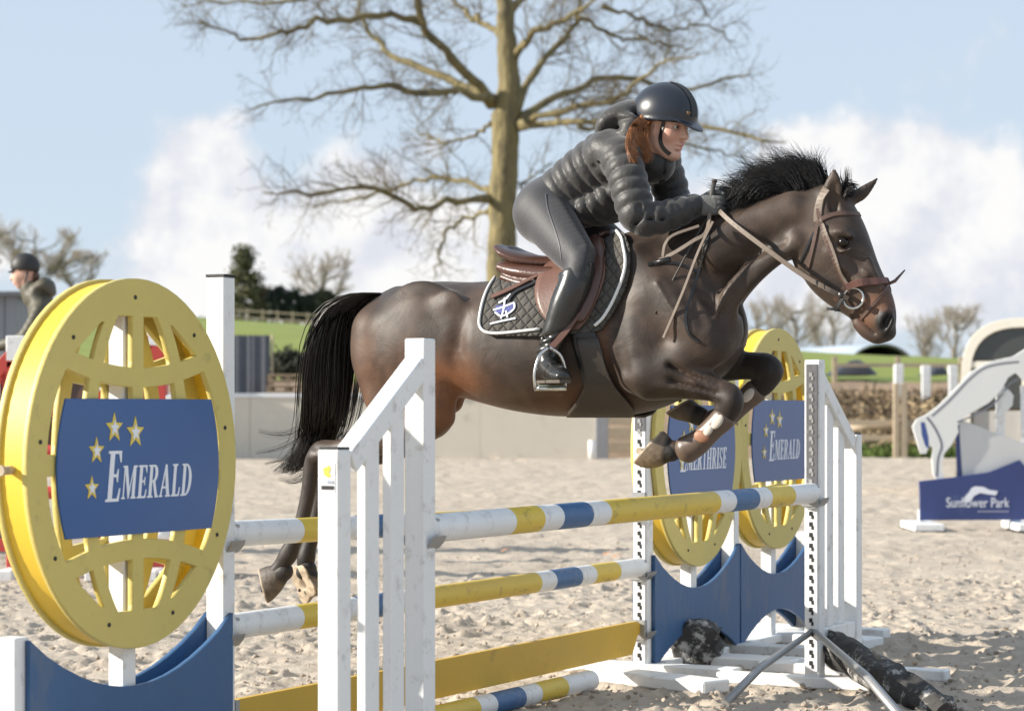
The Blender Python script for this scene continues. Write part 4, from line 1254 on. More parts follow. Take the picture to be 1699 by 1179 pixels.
# ------------------------------------------------------------------ horse trailer
def trailer():
    d = 36.0
    CREAM = mat('cream_trailer_paint', (.72, .68, .58), .4, .05, 2, dirt=(.4, .36, .28), dirt_amt=.3)
    GLASS = mat('dark_window', (.05, .052, .048), .15, .2, 2, spec=.7)
    GREY = mat('trailer_ramp', (.42, .40, .37), .6, .08)
    root = empty('horse_trailer', at(1690, 0, d)); root.location.z = 0
    tag(root, 'cream horse trailer with a rounded roof and dark window behind the cut-out wing', 'trailer')
    x0 = at(1597, 0, d).x; w = 1.9; xc = x0 + w / 2; zt = CAM_H + (678 - 528) / FOC * d; zs = 1.75
    def outline(off, zb, n=20):
        pts = [(x0 + off, zb), ]
        hw = w / 2 - off; hz = zt - zs - off
        for i in range(n + 1):
            a = math.pi - math.pi * i / n
            ca, sa = math.cos(a), math.sin(a)
            pts.append((xc + hw * math.copysign(abs(ca) ** .75, ca), zs + hz * abs(sa) ** .75))
        pts.append((x0 + w - off, zb))
        return pts
    # body shell
    mb = MB(); A = outline(0, .45); n = len(A)
    vs = [(x, d, z) for x, z in A] + [(x, d + 3.2, z) for x, z in A]
    mb.add(vs, [(i, i + 1, n + i + 1, n + i) for i in range(n - 1)], 0, True); mb.add([(x, d + 3.2, z) for x, z in A], [tuple(range(n))])
    o = mb.build('body', CREAM, root); s_ = o.modifiers.new('t', 'SOLIDIFY'); s_.thickness = .03
    me = shape_mesh('rear_frame', [outline(0, .45), outline(.13, .62)], .03, .006); place(me, frame((0, d - .02, 0), (1, 0, 0), UP, (0, -1, 0))); link_mesh('rear_frame', me, CREAM, root)
    mb = MB(); mb.box((xc, d - .01, 1.98), ((1, 0, 0), (0, 1, 0), UP), (w / 2 - .12, .03, .05), bev=.01); mb.build('cross_bar', CREAM, root)
    mb = MB(); mb.box((xc, d, 1.2), ((1, 0, 0), (0, 1, 0), UP), (.05, .03, .75), bev=.01); mb.build('centre_bar', CREAM, root)
    me = shape_mesh('window', [[p for p in outline(.15, 2.05) if p[1] >= 2.04]], .01); place(me, frame((0, d + .03, 0), (1, 0, 0), UP, (0, -1, 0))); link_mesh('window', me, GLASS, root)
    for s in (-1, 1):
        mb = MB(); mb.box((xc + s * .42, d + .05, 1.62), ((1, 0, 0), (0, 1, 0), UP), (.36, .01, .30)); mb.build('window', GLASS, root)
        mb = MB(); mb.box((xc + s * .42, d + .05, .92), ((1, 0, 0), (0, 1, 0), UP), (.36, .02, .36), bev=.01); mb.build('ramp_panel', GREY, root)
        mb = MB()
        for dd in (1.2, 2.0):
            mb.tube([(xc + s * .95 - .09, d + dd, .32), (xc + s * .95 + .09, d + dd, .32)], .32, 18)
        mb.build('wheel', BLACK, root)
trailer()
for o_ in list(S.objects):
    if o_.name == 'horse_trailer': o_.rotation_euler.z = R(-11)

# grey stable building at the far left
def shed():
    d = 60.0; p, q = at(-170, 600, d), at(28, 492, d)
    root = empty('shed', (p.x, d, 0)); tag(root, 'grey boarded shed at the left edge behind the mounted man', 'shed')
    GB = mat('grey_cladding', (.22, .235, .26), .6, .15, 3)
    n = 10; w = (q.x - p.x) / n
    for i in range(n):
        mb = MB(); mb.box((p.x + w * (i + .5), d, q.z / 2), ((1, 0, 0), (0, 1, 0), UP), (w / 2 - .01, .04, q.z / 2), bev=.008); mb.build('board', GB, root)
    mb = MB(); mb.box(((p.x + q.x) / 2, d + 1.2, q.z + .06), ((1, 0, 0), (0, 1, 0), UP), ((q.x - p.x) / 2 + .15, 1.5, .06)); mb.build('roof', DARK_STEEL, root)
    mb = MB(); mb.box(((p.x + q.x) / 2, d + 1.3, q.z / 2), ((1, 0, 0), (0, 1, 0), UP), ((q.x - p.x) / 2 - .02, 1.2, q.z / 2 - .01)); mb.build('body', GB, root)
shed()

# fallen leaves on the sand near the poles
mb = MB()
for (u, v) in ((838, 915), (1008, 921), (1022, 925), (1120, 1010)):
    p = ground_at(u, v, .03)
    leaf = [(-.05, 0, 0), (-.02, .03, .02), (.03, .03, .035), (.06, 0, .02), (.02, -.03, .03), (-.02, -.03, .012)]
    mb.add([p + Vector(q) for q in leaf], [(0, 1, 5), (1, 2, 4, 5), (2, 3, 4)])
tag(mb.build('fallen_leaves', mat('dry_leaf', (.45, .2, .07), .8, .2)), 'few dry orange leaves lying on the sand behind the poles', 'leaves', kind='stuff')
# ================================================================== SCULPTING TOOLS
BIG = 9.0
class Field:
    """implicit volume on a grid; shapes melt together and a mesh is drawn over its zero surface"""
    def __init__(s, lo, hi, h):
        s.lo = np.array(lo, float); s.h = h
        s.n = np.maximum(np.ceil((np.array(hi) - s.lo) / h).astype(int) + 1, 4)
        s.a = np.full(s.n, BIG, np.float32)
    def block(s, lo, hi):
        i0 = np.clip(np.floor((np.array(lo) - s.lo) / s.h).astype(int), 0, s.n - 1)
        i1 = np.clip(np.ceil((np.array(hi) - s.lo) / s.h).astype(int) + 1, 1, s.n)
        if (i1 <= i0).any(): return None
        ax = [(s.lo[k] + np.arange(i0[k], i1[k]) * s.h).astype(np.float32) for k in range(3)]
        return tuple(slice(i0[k], i1[k]) for k in range(3)), np.meshgrid(*ax, indexing='ij')
    def merge(s, sl, d, k, mode):
        a = s.a[sl]
        if mode == 'add':
            h = np.maximum(k - np.abs(a - d), 0)
            s.a[sl] = np.minimum(a, d) - h * h / (4 * k)
        elif mode == 'cut':
            h = np.maximum(k - np.abs(a + d), 0)
            s.a[sl] = np.maximum(a, -d) + h * h / (4 * k)
        elif mode == 'keep':
            s.a[sl] = np.maximum(a, d)
    def loft(s, st, k=.03, n=5, up=(0, 0, 1), mode='add', p=2.0, ridge=None):
        """st: stations (x, y, z, r_up, r_lat[, r_down]); smooth tube of elliptical section through them"""
        st = [tuple(q) if len(q) == 6 else tuple(q) + (q[3],) for q in st]
        m = (len(st) - 1) * n + 1
        q = catmull(st, m)
        q[:, 3:] = np.maximum(q[:, 3:], .002)
        c = q[:, :3]
        if ridge:
            per, amp = ridge
            arc = np.concatenate([[0], np.cumsum(np.linalg.norm(np.diff(c, axis=0), axis=1))])
            q[:, 3:] *= (1 - amp + amp * 1.6 * np.abs(np.sin(math.pi * arc / per)) ** .6)[:, None]
        T = np.gradient(c, axis=0); T /= np.linalg.norm(T, axis=1, keepdims=True) + 1e-9
        U0 = np.array(up, float)
        rm = q[:, 3:].max() + k + 2 * s.h
        b = s.block(c.min(0) - rm, c.max(0) + rm)
        if b is None: return s
        sl, _ = b
        acc = np.full([x.stop - x.start for x in sl], BIG, np.float32)
        base = np.array([x.start for x in sl])
        for i in range(m - 1):
            A, B = c[i], c[i + 1]
            r = max(q[i, 3:].max(), q[i + 1, 3:].max()) + k + 2 * s.h
            bb = s.block(np.minimum(A, B) - r, np.maximum(A, B) + r)
            if bb is None: continue
            sl2, (X, Y, Z) = bb
            d = B - A; L2 = d.dot(d) + 1e-12
            t = np.clip(((X - A[0]) * d[0] + (Y - A[1]) * d[1] + (Z - A[2]) * d[2]) / L2, 0, 1)
            ox, oy, oz = X - A[0] - t * d[0], Y - A[1] - t * d[1], Z - A[2] - t * d[2]
            tt = (T[i] + T[i + 1]) / 2; tt /= np.linalg.norm(tt)
            u = U0 - tt * U0.dot(tt)
            if np.linalg.norm(u) < 1e-3: u = np.array((1., 0, 0)) - tt * tt[0]
            u /= np.linalg.norm(u); l = np.cross(tt, u)
            U = ox * u[0] + oy * u[1] + oz * u[2]
            L = ox * l[0] + oy * l[1] + oz * l[2]
            Tn = ox * tt[0] + oy * tt[1] + oz * tt[2]
            ru = q[i, 3] + (q[i + 1, 3] - q[i, 3]) * t; rl = q[i, 4] + (q[i + 1, 4] - q[i, 4]) * t; rd = q[i, 5] + (q[i + 1, 5] - q[i, 5]) * t
            rv = np.where(U > 0, ru, rd)
            rt = np.minimum(rv, rl)
            if ridge: e = np.sqrt((U / rv) ** 2 + (L / rl) ** 2 + (Tn / np.where(((i == 0) & (Tn < 0)) | ((i == m - 2) & (Tn > 0)), rt, .010)) ** 2)
            elif p == 2.0: e = np.sqrt((U / rv) ** 2 + (L / rl) ** 2 + (Tn / rt) ** 2)
            else: e = (np.abs(U / rv) ** p + np.abs(L / rl) ** p + np.abs(Tn / rt) ** p) ** (1 / p)
            mag = np.sqrt(U * U + L * L + Tn * Tn)
            dd = np.where(e > .08, mag * (1 - 1 / np.maximum(e, .08)), -rt)
            o = tuple(slice(a.start - f, a.stop - f) for a, f in zip(sl2, base))
            acc[o] = np.minimum(acc[o], dd)
        s.merge(sl, acc, k, mode)
        return s
    def ball(s, c, r, k=.03, mode='add', ax=None):
        r = np.array(r, float) if hasattr(r, '__len__') else np.array([r] * 3, float)
        rm = r.max() + k + 2 * s.h
        b = s.block(np.array(c) - rm, np.array(c) + rm)
        if b is None: return s
        sl, (X, Y, Z) = b
        o = [X - c[0], Y - c[1], Z - c[2]]
        if ax is not None: o = [o[0] * a[0] + o[1] * a[1] + o[2] * a[2] for a in ax]
        e = np.sqrt(sum((o[i] / r[i]) ** 2 for i in range(3)))
        mag = np.sqrt(sum(q * q for q in o))
        d = np.where(e > .08, mag * (1 - 1 / np.maximum(e, .08)), -r.min())
        s.merge(sl, d.astype(np.float32), k, mode)
        return s
    def half(s, pt, nrm):
        """keep only the side behind the plane (pt, nrm)"""
        X, Y, Z = [(s.lo[k] + np.arange(s.n[k]) * s.h).astype(np.float32) for k in range(3)]
        n_ = np.array(nrm, float); n_ /= np.linalg.norm(n_)
        d = (X[:, None, None] - pt[0]) * n_[0] + (Y[None, :, None] - pt[1]) * n_[1] + (Z[None, None, :] - pt[2]) * n_[2]
        s.a = np.maximum(s.a, d)
        return s
    def mesh(s, name, relax=1):
        a = s.a
        a[0] = a[-1] = BIG; a[:, 0] = a[:, -1] = BIG; a[:, :, 0] = a[:, :, -1] = BIG
        ins = a < 0
        n = np.array(a.shape)
        cs = np.zeros(n - 1, np.int8)
        for dx in (0, 1):
            for dy in (0, 1):
                for dz in (0, 1):
                    cs += ins[dx:n[0] - 1 + dx, dy:n[1] - 1 + dy, dz:n[2] - 1 + dz]
        I, Jx, K = np.nonzero((cs > 0) & (cs < 8))
        acc = np.zeros((len(I), 3)); cnt = np.zeros(len(I))
        cor = [(x, y, z) for x in (0, 1) for y in (0, 1) for z in (0, 1)]
        vals = {c: a[I + c[0], Jx + c[1], K + c[2]] for c in cor}
        for c in cor:
            for k in range(3):
                if c[k] == 0:
                    c2 = list(c); c2[k] = 1; c2 = tuple(c2)
                    v0, v1 = vals[c], vals[c2]
                    m_ = (v0 < 0) != (v1 < 0)
                    t = np.where(m_, v0 / np.where(m_, v0 - v1, 1), 0)
                    for ax in range(3):
                        acc[:, ax] += np.where(m_, c[ax] + (t if ax == k else 0), 0)
                    cnt += m_
        V = (np.stack([I, Jx, K], 1) + acc / cnt[:, None]) * s.h + s.lo
        vi = np.full(n - 1, -1, np.int32); vi[I, Jx, K] = np.arange(len(I))
        F = []
        for k in range(3):
            sl0 = [slice(None)] * 3; sl1 = [slice(None)] * 3
            sl0[k] = slice(0, -1); sl1[k] = slice(1, None)
            i0, i1 = ins[tuple(sl0)], ins[tuple(sl1)]
            P_ = np.nonzero(i0 != i1)
            flip = i0[P_]
            o1, o2 = [(1, 2), (2, 0), (0, 1)][k]
            def g(d1, d2):
                q = [P_[0].copy(), P_[1].copy(), P_[2].copy()]; q[o1] -= d1; q[o2] -= d2
                return vi[q[0], q[1], q[2]]
            Q = np.stack([g(1, 1), g(0, 1), g(0, 0), g(1, 0)], 1)
            Q[~flip] = Q[~flip][:, ::-1]
            F.append(Q)
        F = np.concatenate(F)
        F = F[(F >= 0).all(1)]
        for _ in range(relax):
            S_ = np.zeros_like(V); C_ = np.zeros(len(V))
            for x, y in ((0, 1), (1, 2), (2, 3), (3, 0)):
                np.add.at(S_, F[:, x], V[F[:, y]]); np.add.at(S_, F[:, y], V[F[:, x]])
                np.add.at(C_, F[:, x], 1); np.add.at(C_, F[:, y], 1)
            V = V * .5 + .5 * S_ / np.maximum(C_, 1)[:, None]
        return V, F
def paint(me, cols):
    at_ = me.color_attributes.new('coat', 'FLOAT_COLOR', 'POINT')
    c = np.ones((len(me.vertices), 4), np.float32); c[:, :3] = cols
    at_.data.foreach_set('color', c.ravel())
    me.update()

# ================================================================== THE HORSE
O_H = Vector((-.19, 10.09, 0))
YAW = math.atan2(N.y, N.x)
HM = Matrix.Translation(O_H) @ Matrix.Rotation(YAW, 4, 'Z')
HMI = HM.inverted()
def H(u, v, y=0.0):
    """point of the horse's own frame (forward, left, up) in the upright plane y to its side"""
    k = (u - CU) / FOC
    s_ = (k * (O_H.y + E.y * y) - O_H.x - E.x * y) / (N.x - k * N.y)
    d = O_H.y + N.y * s_ + E.y * y
    return (s_, y, CAM_H + (HOR - v) / FOC * d)
def seen(p):
    w = HM @ Vector(p)
    return (CU + FOC * w.x / w.y, HOR - FOC * (w.z - CAM_H) / w.y)
def HS(u, v, y, ru, rl, rd=None):
    return H(u, v, y) + ((ru, rl) if rd is None else (ru, rl, rd))
CAML = HMI @ Vector((0, 0, CAM_H))

def build_horse():
    f = Field((-1.25, -.46, .50), (1.95, .46, 2.28), .0075)
    # --- trunk by upright slices
    sl = [  # column, top, bottom, half width
        (598, 560, 585, .03), (606, 520, 625, .12), (625, 500, 650, .185), (650, 485, 662, .225), (690, 471, 664, .262), (735, 467, 648, .278), (790, 468, 664, .275),
        (850, 463, 680, .285), (910, 452, 689, .292), (960, 433, 691, .285), (1005, 408, 690, .272), (1045, 386, 688, .245), (1085, 386, 680, .232),
        (1125, 396, 664, .222), (1165, 425, 645, .205), (1200, 462, 618, .175), (1222, 500, 586, .12), (1232, 525, 560, .05)]
    q = catmull([H(u, t)[0::2] + (H(u, b)[2], w) for u, t, b, w in sl], 200)
    b = f.block((-1.1, -.4, .8), (1.4, .4, 2.1))
    S_, (X, Y, Z) = b
    xs_ = q[:, 0]; o = np.argsort(xs_)
    top, bot, hw = (np.interp(X[:, 0, 0], xs_[o], q[o, k])[:, None, None] for k in (1, 2, 3))
    H_ = top - bot; c = bot + H_ * .44
    dz = Z - c
    rv = np.where(dz > 0, top - c, c - bot)
    e = (np.abs(dz / rv) ** 2.15 + np.abs(Y / np.maximum(hw, .02)) ** 2.15) ** (1 / 2.15)
    mag = np.sqrt(dz * dz + Y * Y)
    d = np.where(e > .08, mag * (1 - 1 / np.maximum(e, .08)), -.1)
    x0, x1 = xs_.min(), xs_.max()
    d = np.maximum(d, np.maximum(x0 - X, X - x1))
    f.merge(S_, d.astype(np.float32), .02, 'add')
    # --- hind quarters
    for sy in (-1, 1):
        y = lambda a: a * sy
        f.loft([HS(668, 540, y(.14), .17, .115), HS(690, 600, y(.165), .165, .105), HS(714, 655, y(.175), .12, .085), HS(728, 694, y(.17), .075, .06)], .05, up=(1, 0, 0))
        f.loft([HS(618, 545, y(.10), .075, .085), HS(624, 610, y(.125), .085, .085), HS(640, 668, y(.14), .085, .075), HS(662, 712, y(.14), .07, .06)], .05, up=(1, 0, 0))
        f.ball(H(700, 505, y(.19)), (.12, .025, .09), .10)            # gluteal swell
        f.ball(H(745, 500, y(.235)), (.05, .012, .045), .08)           # point of hip
    hind = {-1: [(712, 694, .10, .075), (668, 716, .085, .062), (612, 734, .06, .046), (562, 746, .045, .038), (536, 752, .047, .036), (520, 770, .042, .034), (512, 815, .035, .028), (500, 868, .034, .027), (486, 902, .037, .032), (478, 920, .043, .037), (467, 936, .034, .030), (457, 948, .033, .032)],
            1: [(716, 700, .10, .075), (680, 724, .085, .062), (630, 748, .06, .046), (585, 760, .045, .038), (556, 766, .047, .036), (541, 784, .042, .034), (531, 825, .035, .028), (520, 880, .034, .027), (512, 908, .037, .032), (508, 926, .043, .037), (505, 940, .034, .030), (503, 950, .034, .032)]}
    for sy, ps in hind.items():
        f.loft([HS(u, v, sy * (.165 - .06 * min(1, i / 5)), a, b_) for i, (u, v, a, b_) in enumerate(ps)], .03, 5, up=(1, 0, .6))
        hk = ps[4]
        f.loft([HS(hk[0] + 26, hk[1] - 8, sy * .11, .018, .016), HS(hk[0] - 6, hk[1] - 12, sy * .11, .024, .02), HS(hk[0] - 14, hk[1] + 6, sy * .11, .024, .02), HS(hk[0] - 22, hk[1] + 50, sy * .11, .014, .012)], .03)
    # --- shoulders and forelegs
    for sy in (-1, 1):
        y = lambda a: a * sy
        f.loft([HS(1052, 432, y(.155), .085, .055), HS(1100, 490, y(.185), .10, .06), HS(1150, 545, y(.185), .095, .07), HS(1182, 572, y(.155), .07, .07)], .05, up=(1, 0, 0))
        f.loft([HS(1060, 505, y(.19), .09, .05), HS(1058, 570, y(.20), .11, .065), HS(1068, 622, y(.19), .10, .075)], .045, up=(1, 0, 0))
        f.loft([HS(1175, 572, y(.15), .085, .075), HS(1130, 598, y(.175), .085, .08), HS(1085, 622, y(.18), .085, .08)], .04)
        f.ball(H(1200, 548, y(.085)), (.075, .085, .10), .05)          # breast muscle
    f.loft([HS(1080, 622, -.18, .10, .078), HS(1118, 624, -.175, .092, .07), HS(1160, 636, -.165, .066, .056), HS(1190, 647, -.155, .050, .046), HS(1206, 656, -.15, .052, .047), HS(1210, 676, -.15, .050, .044), HS(1200, 696, -.15, .038, .033), HS(1182, 716, -.15, .031, .028), HS(1165, 731, -.15, .032, .030), HS(1149, 742, -.15, .042, .037), HS(1132, 746, -.15, .031, .029), HS(1116, 744, -.15, .036, .033)], .03, 5, up=(0, 0, 1))
    f.loft([HS(1120, 600, .165, .11, .085), HS(1170, 604, .165, .082, .07), HS(1225, 606, .16, .060, .052), HS(1256, 607, .155, .056, .05), HS(1272, 612, .15, .060, .05), HS(1268, 634, .15, .050, .044), HS(1248, 654, .15, .036, .032), HS(1225, 674, .15, .031, .028), HS(1204, 690, .15, .032, .03), HS(1188, 699, .15, .040, .036), HS(1174, 694, .15, .031, .029), HS(1162, 688, .15, .036, .033)], .03, 5, up=(0, 0, 1))
    for q_ in ([(1098, 600, -.222), (1140, 618, -.214), (1194, 643, -.184)], [(1090, 636, -.232), (1140, 641, -.218), (1190, 653, -.186)]):
        f.loft([HS(u, v, y, r_, r_) for (u, v, y), r_ in zip(q_, (.024, .021, .012))], .014, 6)
    for sy, (ku, kv) in ((-1, (1208, 660)), (1, (1274, 612))):     # knee bones, ergot tendons
        f.ball(H(ku + 8, kv + 4, sy * .15 - .02), (.03, .03, .035), .02)
        f.ball(H(ku - 14, kv + 18, sy * .15), (.02, .03, .025), .02)
    for vn in (
               [(1395, 440, -.088), (1415, 452, -.080), (1434, 470, -.066)], [(1415, 452, -.080), (1428, 446, -.072), (1442, 456, -.058)], [(1345, 455, -.088), (1372, 470, -.080), (1395, 486, -.066)],
               [(1120, 606, -.238), (1150, 632, -.226), (1192, 660, -.19)], [(1090, 470, -.235), (1120, 520, -.25), (1150, 555, -.245)], [(1235, 440, -.130), (1205, 485, -.165), (1185, 530, -.19)]):
        f.loft([HS(u, v, y - .004, .0065, .0075) for u, v, y in vn], .012, 8)
    f.ball(H(1214, 664, -.152), (.046, .044, .056), .02); f.ball(H(1280, 616, .15), (.048, .044, .052), .02)
    # forearm grooves (near side)
    for a, b_, c_ in (((1110, 606), (1150, 625), (1192, 638)), ((1112, 632), (1152, 643), (1188, 652))):
        f.loft([HS(a[0], a[1], -.255, .007, .026), HS(b_[0], b_[1], -.232, .007, .024), HS(c_[0], c_[1], -.205, .005, .018)], .022, 6, mode='cut')
    # --- neck
    f.loft([HS(1112, 492, 0, .28, .17, .26), HS(1152, 458, 0, .245, .155, .22), HS(1200, 420, 0, .185, .13, .175), HS(1250, 392, 0, .158, .108, .152), HS(1300, 372, 0, .135, .098, .145), HS(1345, 362, 0, .115, .088, .14), HS(1372, 360, 0, .095, .078, .11)], .06, 6, up=(-.5, 0, 1))
    for sy in (-1, 1):
        f.loft([HS(1325, 400, sy * .085, .045, .03), HS(1270, 440, sy * .105, .05, .03), HS(1215, 495, sy * .125, .055, .035), HS(1195, 540, sy * .11, .05, .04)], .04)      # brachiocephalic band
        f.loft([HS(1320, 345, sy * .065, .05, .03), HS(1250, 375, sy * .095, .06, .03), HS(1180, 420, sy * .14, .07, .035)], .05)
        f.loft([HS(1318, 430, sy * .085, .014, .02), HS(1270, 468, sy * .108, .013, .02), HS(1232, 510, sy * .115, .012, .02)], .035, mode='cut')   # jugular groove
        f.loft([HS(1300, 400, sy * .115, .010, .014), HS(1248, 425, sy * .135, .010, .014), HS(1200, 465, sy * .165, .010, .014)], .03, mode='cut')
        f.loft([HS(1068, 400, sy * .195, .014, .02), HS(1125, 470, sy * .235, .014, .02), HS(1165, 535, sy * .25, .012, .02)], .04, mode='cut')    # front of shoulder blade
        f.loft([HS(1030, 460, sy * .275, .014, .02), HS(1022, 540, sy * .285, .016, .025), HS(1030, 610, sy * .275, .014, .02)], .05, mode='cut')  # behind triceps
        pass
        f.loft([HS(760, 520, sy * .30, .012, .02), HS(752, 590, sy * .29, .016, .025), HS(770, 650, sy * .27, .014, .02)], .06, mode='cut')        # flank hollow
    f.loft([HS(1228, 560, 0, .02, .016), HS(1222, 520, 0, .03, .02), HS(1238, 490, 0, .02, .014)], .05, mode='cut')
    # --- head
    pr = [((1404, 318), (1350, 350), .072), ((1421, 345), (1328, 398), .090), ((1434, 375), (1324, 434), .098), ((1446, 408), (1338, 466), .090), ((1459, 440), (1364, 490), .074), ((1472, 468), (1392, 508), .060), ((1482, 495), (1412, 523), .057), ((1486, 524), (1424, 538), .055), ((1482, 548), (1440, 554), .042)]
    st = []
    for (a, b_, w) in pr:
        A, B = np.array(H(*a)), np.array(H(*b_)); st.append(tuple((A + B) / 2) + (np.linalg.norm(A - B) / 2, w))
    f.loft(st, .03, 6, up=(1, 0, -.4), p=2.3)
    for sy in (-1, 1):
        f.ball(H(1350, 425, sy * .062), (.085, .035, .10), .025)                     # jowl
        f.loft([HS(1376, 418, sy * .086, .016, .016), HS(1405, 445, sy * .082, .014, .014), HS(1430, 470, sy * .066, .010, .012)], .02)    # facial crest
        f.loft([HS(1378, 388, sy * .088, .014, .015), HS(1396, 384, sy * .094, .015, .015), HS(1414, 391, sy * .090, .011, .012)], .025)      # brow
        f.ball(H(1399, 403, sy * .104), (.024, .018, .018), .014, 'cut')
        f.loft([HS(1386, 412, sy * .096, .007, .008), HS(1400, 417, sy * .101, .008, .008), HS(1414, 411, sy * .096, .006, .007)], .012)
        f.loft([HS(1440, 430, sy * .05, .012, .012), HS(1462, 478, sy * .042, .010, .01)], .02)
        f.ball(H(1420, 440, sy * .088), (.03, .014, .05), .03, 'cut', None)
        f.ball(H(1470, 530, sy * .045), (.035, .022, .045), .02)                     # nostril rim
        f.loft([HS(1464, 548, sy * .058, .009, .022), HS(1470, 534, sy * .060, .013, .024), HS(1480, 518, sy * .052, .010, .020)], .008, mode='cut')
        f.loft([HS(1424, 526, sy * .052, .004, .022), HS(1444, 546, sy * .050, .005, .024), HS(1464, 560, sy * .032, .006, .024)], .010, 5, mode='cut')  # mouth
    f.loft([HS(1426, 538, 0, .024, .045), HS(1440, 553, 0, .024, .040), HS(1456, 561, 0, .016, .03)], .02)        # lower lip and chin
    f.ball(H(1470, 552, 0), (.038, .045, .028), .02)
    # --- ears
    for (pts, sy) in (([(1380, 344, .055, .030, .024), (1380, 324, .066, .041, .024), (1383, 303, .074, .034, .018), (1384, 281, .078, .008, .006)], -1),
                      ([(1408, 334, .055, .026, .022), (1428, 322, .070, .030, .022), (1444, 308, .085, .018, .014), (1456, 296, .094, .006, .005)], 1)):
        f.loft([HS(u, v, sy * y, a, b_) for u, v, y, a, b_ in pts], .018, 6, up=(1, 0, .2))
        f.loft([HS(u + (4 if sy < 0 else 2), v + 2, sy * (y + .018), a * .62, b_ * .72) for u, v, y, a, b_ in pts[:3]], .008, 6, up=(1, 0, .2), mode='cut')
    # tail dock
    f.loft([HS(660, 494, 0, .045, .05), HS(632, 502, 0, .030, .032), HS(604, 520, 0, .020, .022)], .04)
    # sheath, belly seam
    f.ball(H(742, 668, 0), (.07, .06, .05), .05)
    V, F = f.mesh('body', 3)
    return V, F
HV, HF = build_horse()

def px_of(V):
    w = V @ np.array(HM.to_3x3()).T + np.array(O_H)
    return CU + FOC * w[:, 0] / w[:, 1], HOR - FOC * (w[:, 2] - CAM_H) / w[:, 1]
def coat_colours(V):
    # bay: colours of the hair itself by part of the body
    s_, y, z = V[:, 0], V[:, 1], V[:, 2]
    n1 = vnoise(s_ * 7 + 3, z * 7 + y * 5, 4) - .5
    n2 = vnoise(s_ * 26, z * 26 + y * 20, 14) - .5
    def near(u, v, ru, rz, yy=-.2):
        c = H(u, v, yy); return np.exp(-((s_ - c[0]) / ru) ** 2 - ((z - c[2]) / rz) ** 2)
    seal = np.array((.025, .0162, .0115)); rust = np.array((.15, .060, .024)); black = np.array((.010, .0085, .008)); tan = np.array((.14, .068, .038)); brown = np.array((.060, .039, .028))
    C = seal + (brown - seal) * np.clip(.42 + n1 * 1.5 + n2 * .5, 0, 1)[:, None]
    w = near(745, 640, .20, .10) * 1.0 + near(860, 690, .40, .06) * .4 + near(1005, 575, .04, .13) * .45 + near(690, 600, .10, .12) * .25 + near(960, 660, .16, .07) * .5 + near(612, 640, .07, .2) * .4 + near(770, 570, .07, .09) * .25 + near(730, 700, .12, .06) * .5
    w = np.clip(w * (1 + n1 * .9), 0, 1)[:, None]
    C = C + (rust - C) * w
    w = np.clip((near(1462, 512, .055, .055, 0) * 1.25 + near(1440, 535, .04, .03, 0) * .5) * (1 + n1 * .8), 0, 1)[:, None]
    C = C + (tan - C) * w
    # black points: lower legs, muzzle rim, ear tips
    hz = H(520, 760, -.11)[2]
    legs = np.clip((hz + .02 - z) / .10, 0, 1) * (s_ < .2)
    kn = H(1185, 650, -.15)
    fl = np.clip((kn[2] + .07 - z) / .1, 0, 1) * np.clip((s_ - kn[0] + .16) / .12, 0, 1) * (s_ > .3) * (z < kn[2] + .12)
    pb = np.clip(near(1482, 540, .040, .055, 0) * 1.5 + near(1470, 532, .022, .03, 0) * 1.2 + near(1408, 400, .035, .035, -.1) * .7, 0, 1)
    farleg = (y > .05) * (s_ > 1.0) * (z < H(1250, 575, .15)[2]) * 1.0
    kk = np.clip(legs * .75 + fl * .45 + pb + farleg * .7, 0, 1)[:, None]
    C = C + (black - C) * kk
    nk = np.clip((s_ - H(1120, 0)[0]) / .2, 0, 1) * near(1290, 420, .35, .25, 0)
    C = C * (1 + n2 * .3)[:, None] * (1 + nk * .25)[:, None]
    return C

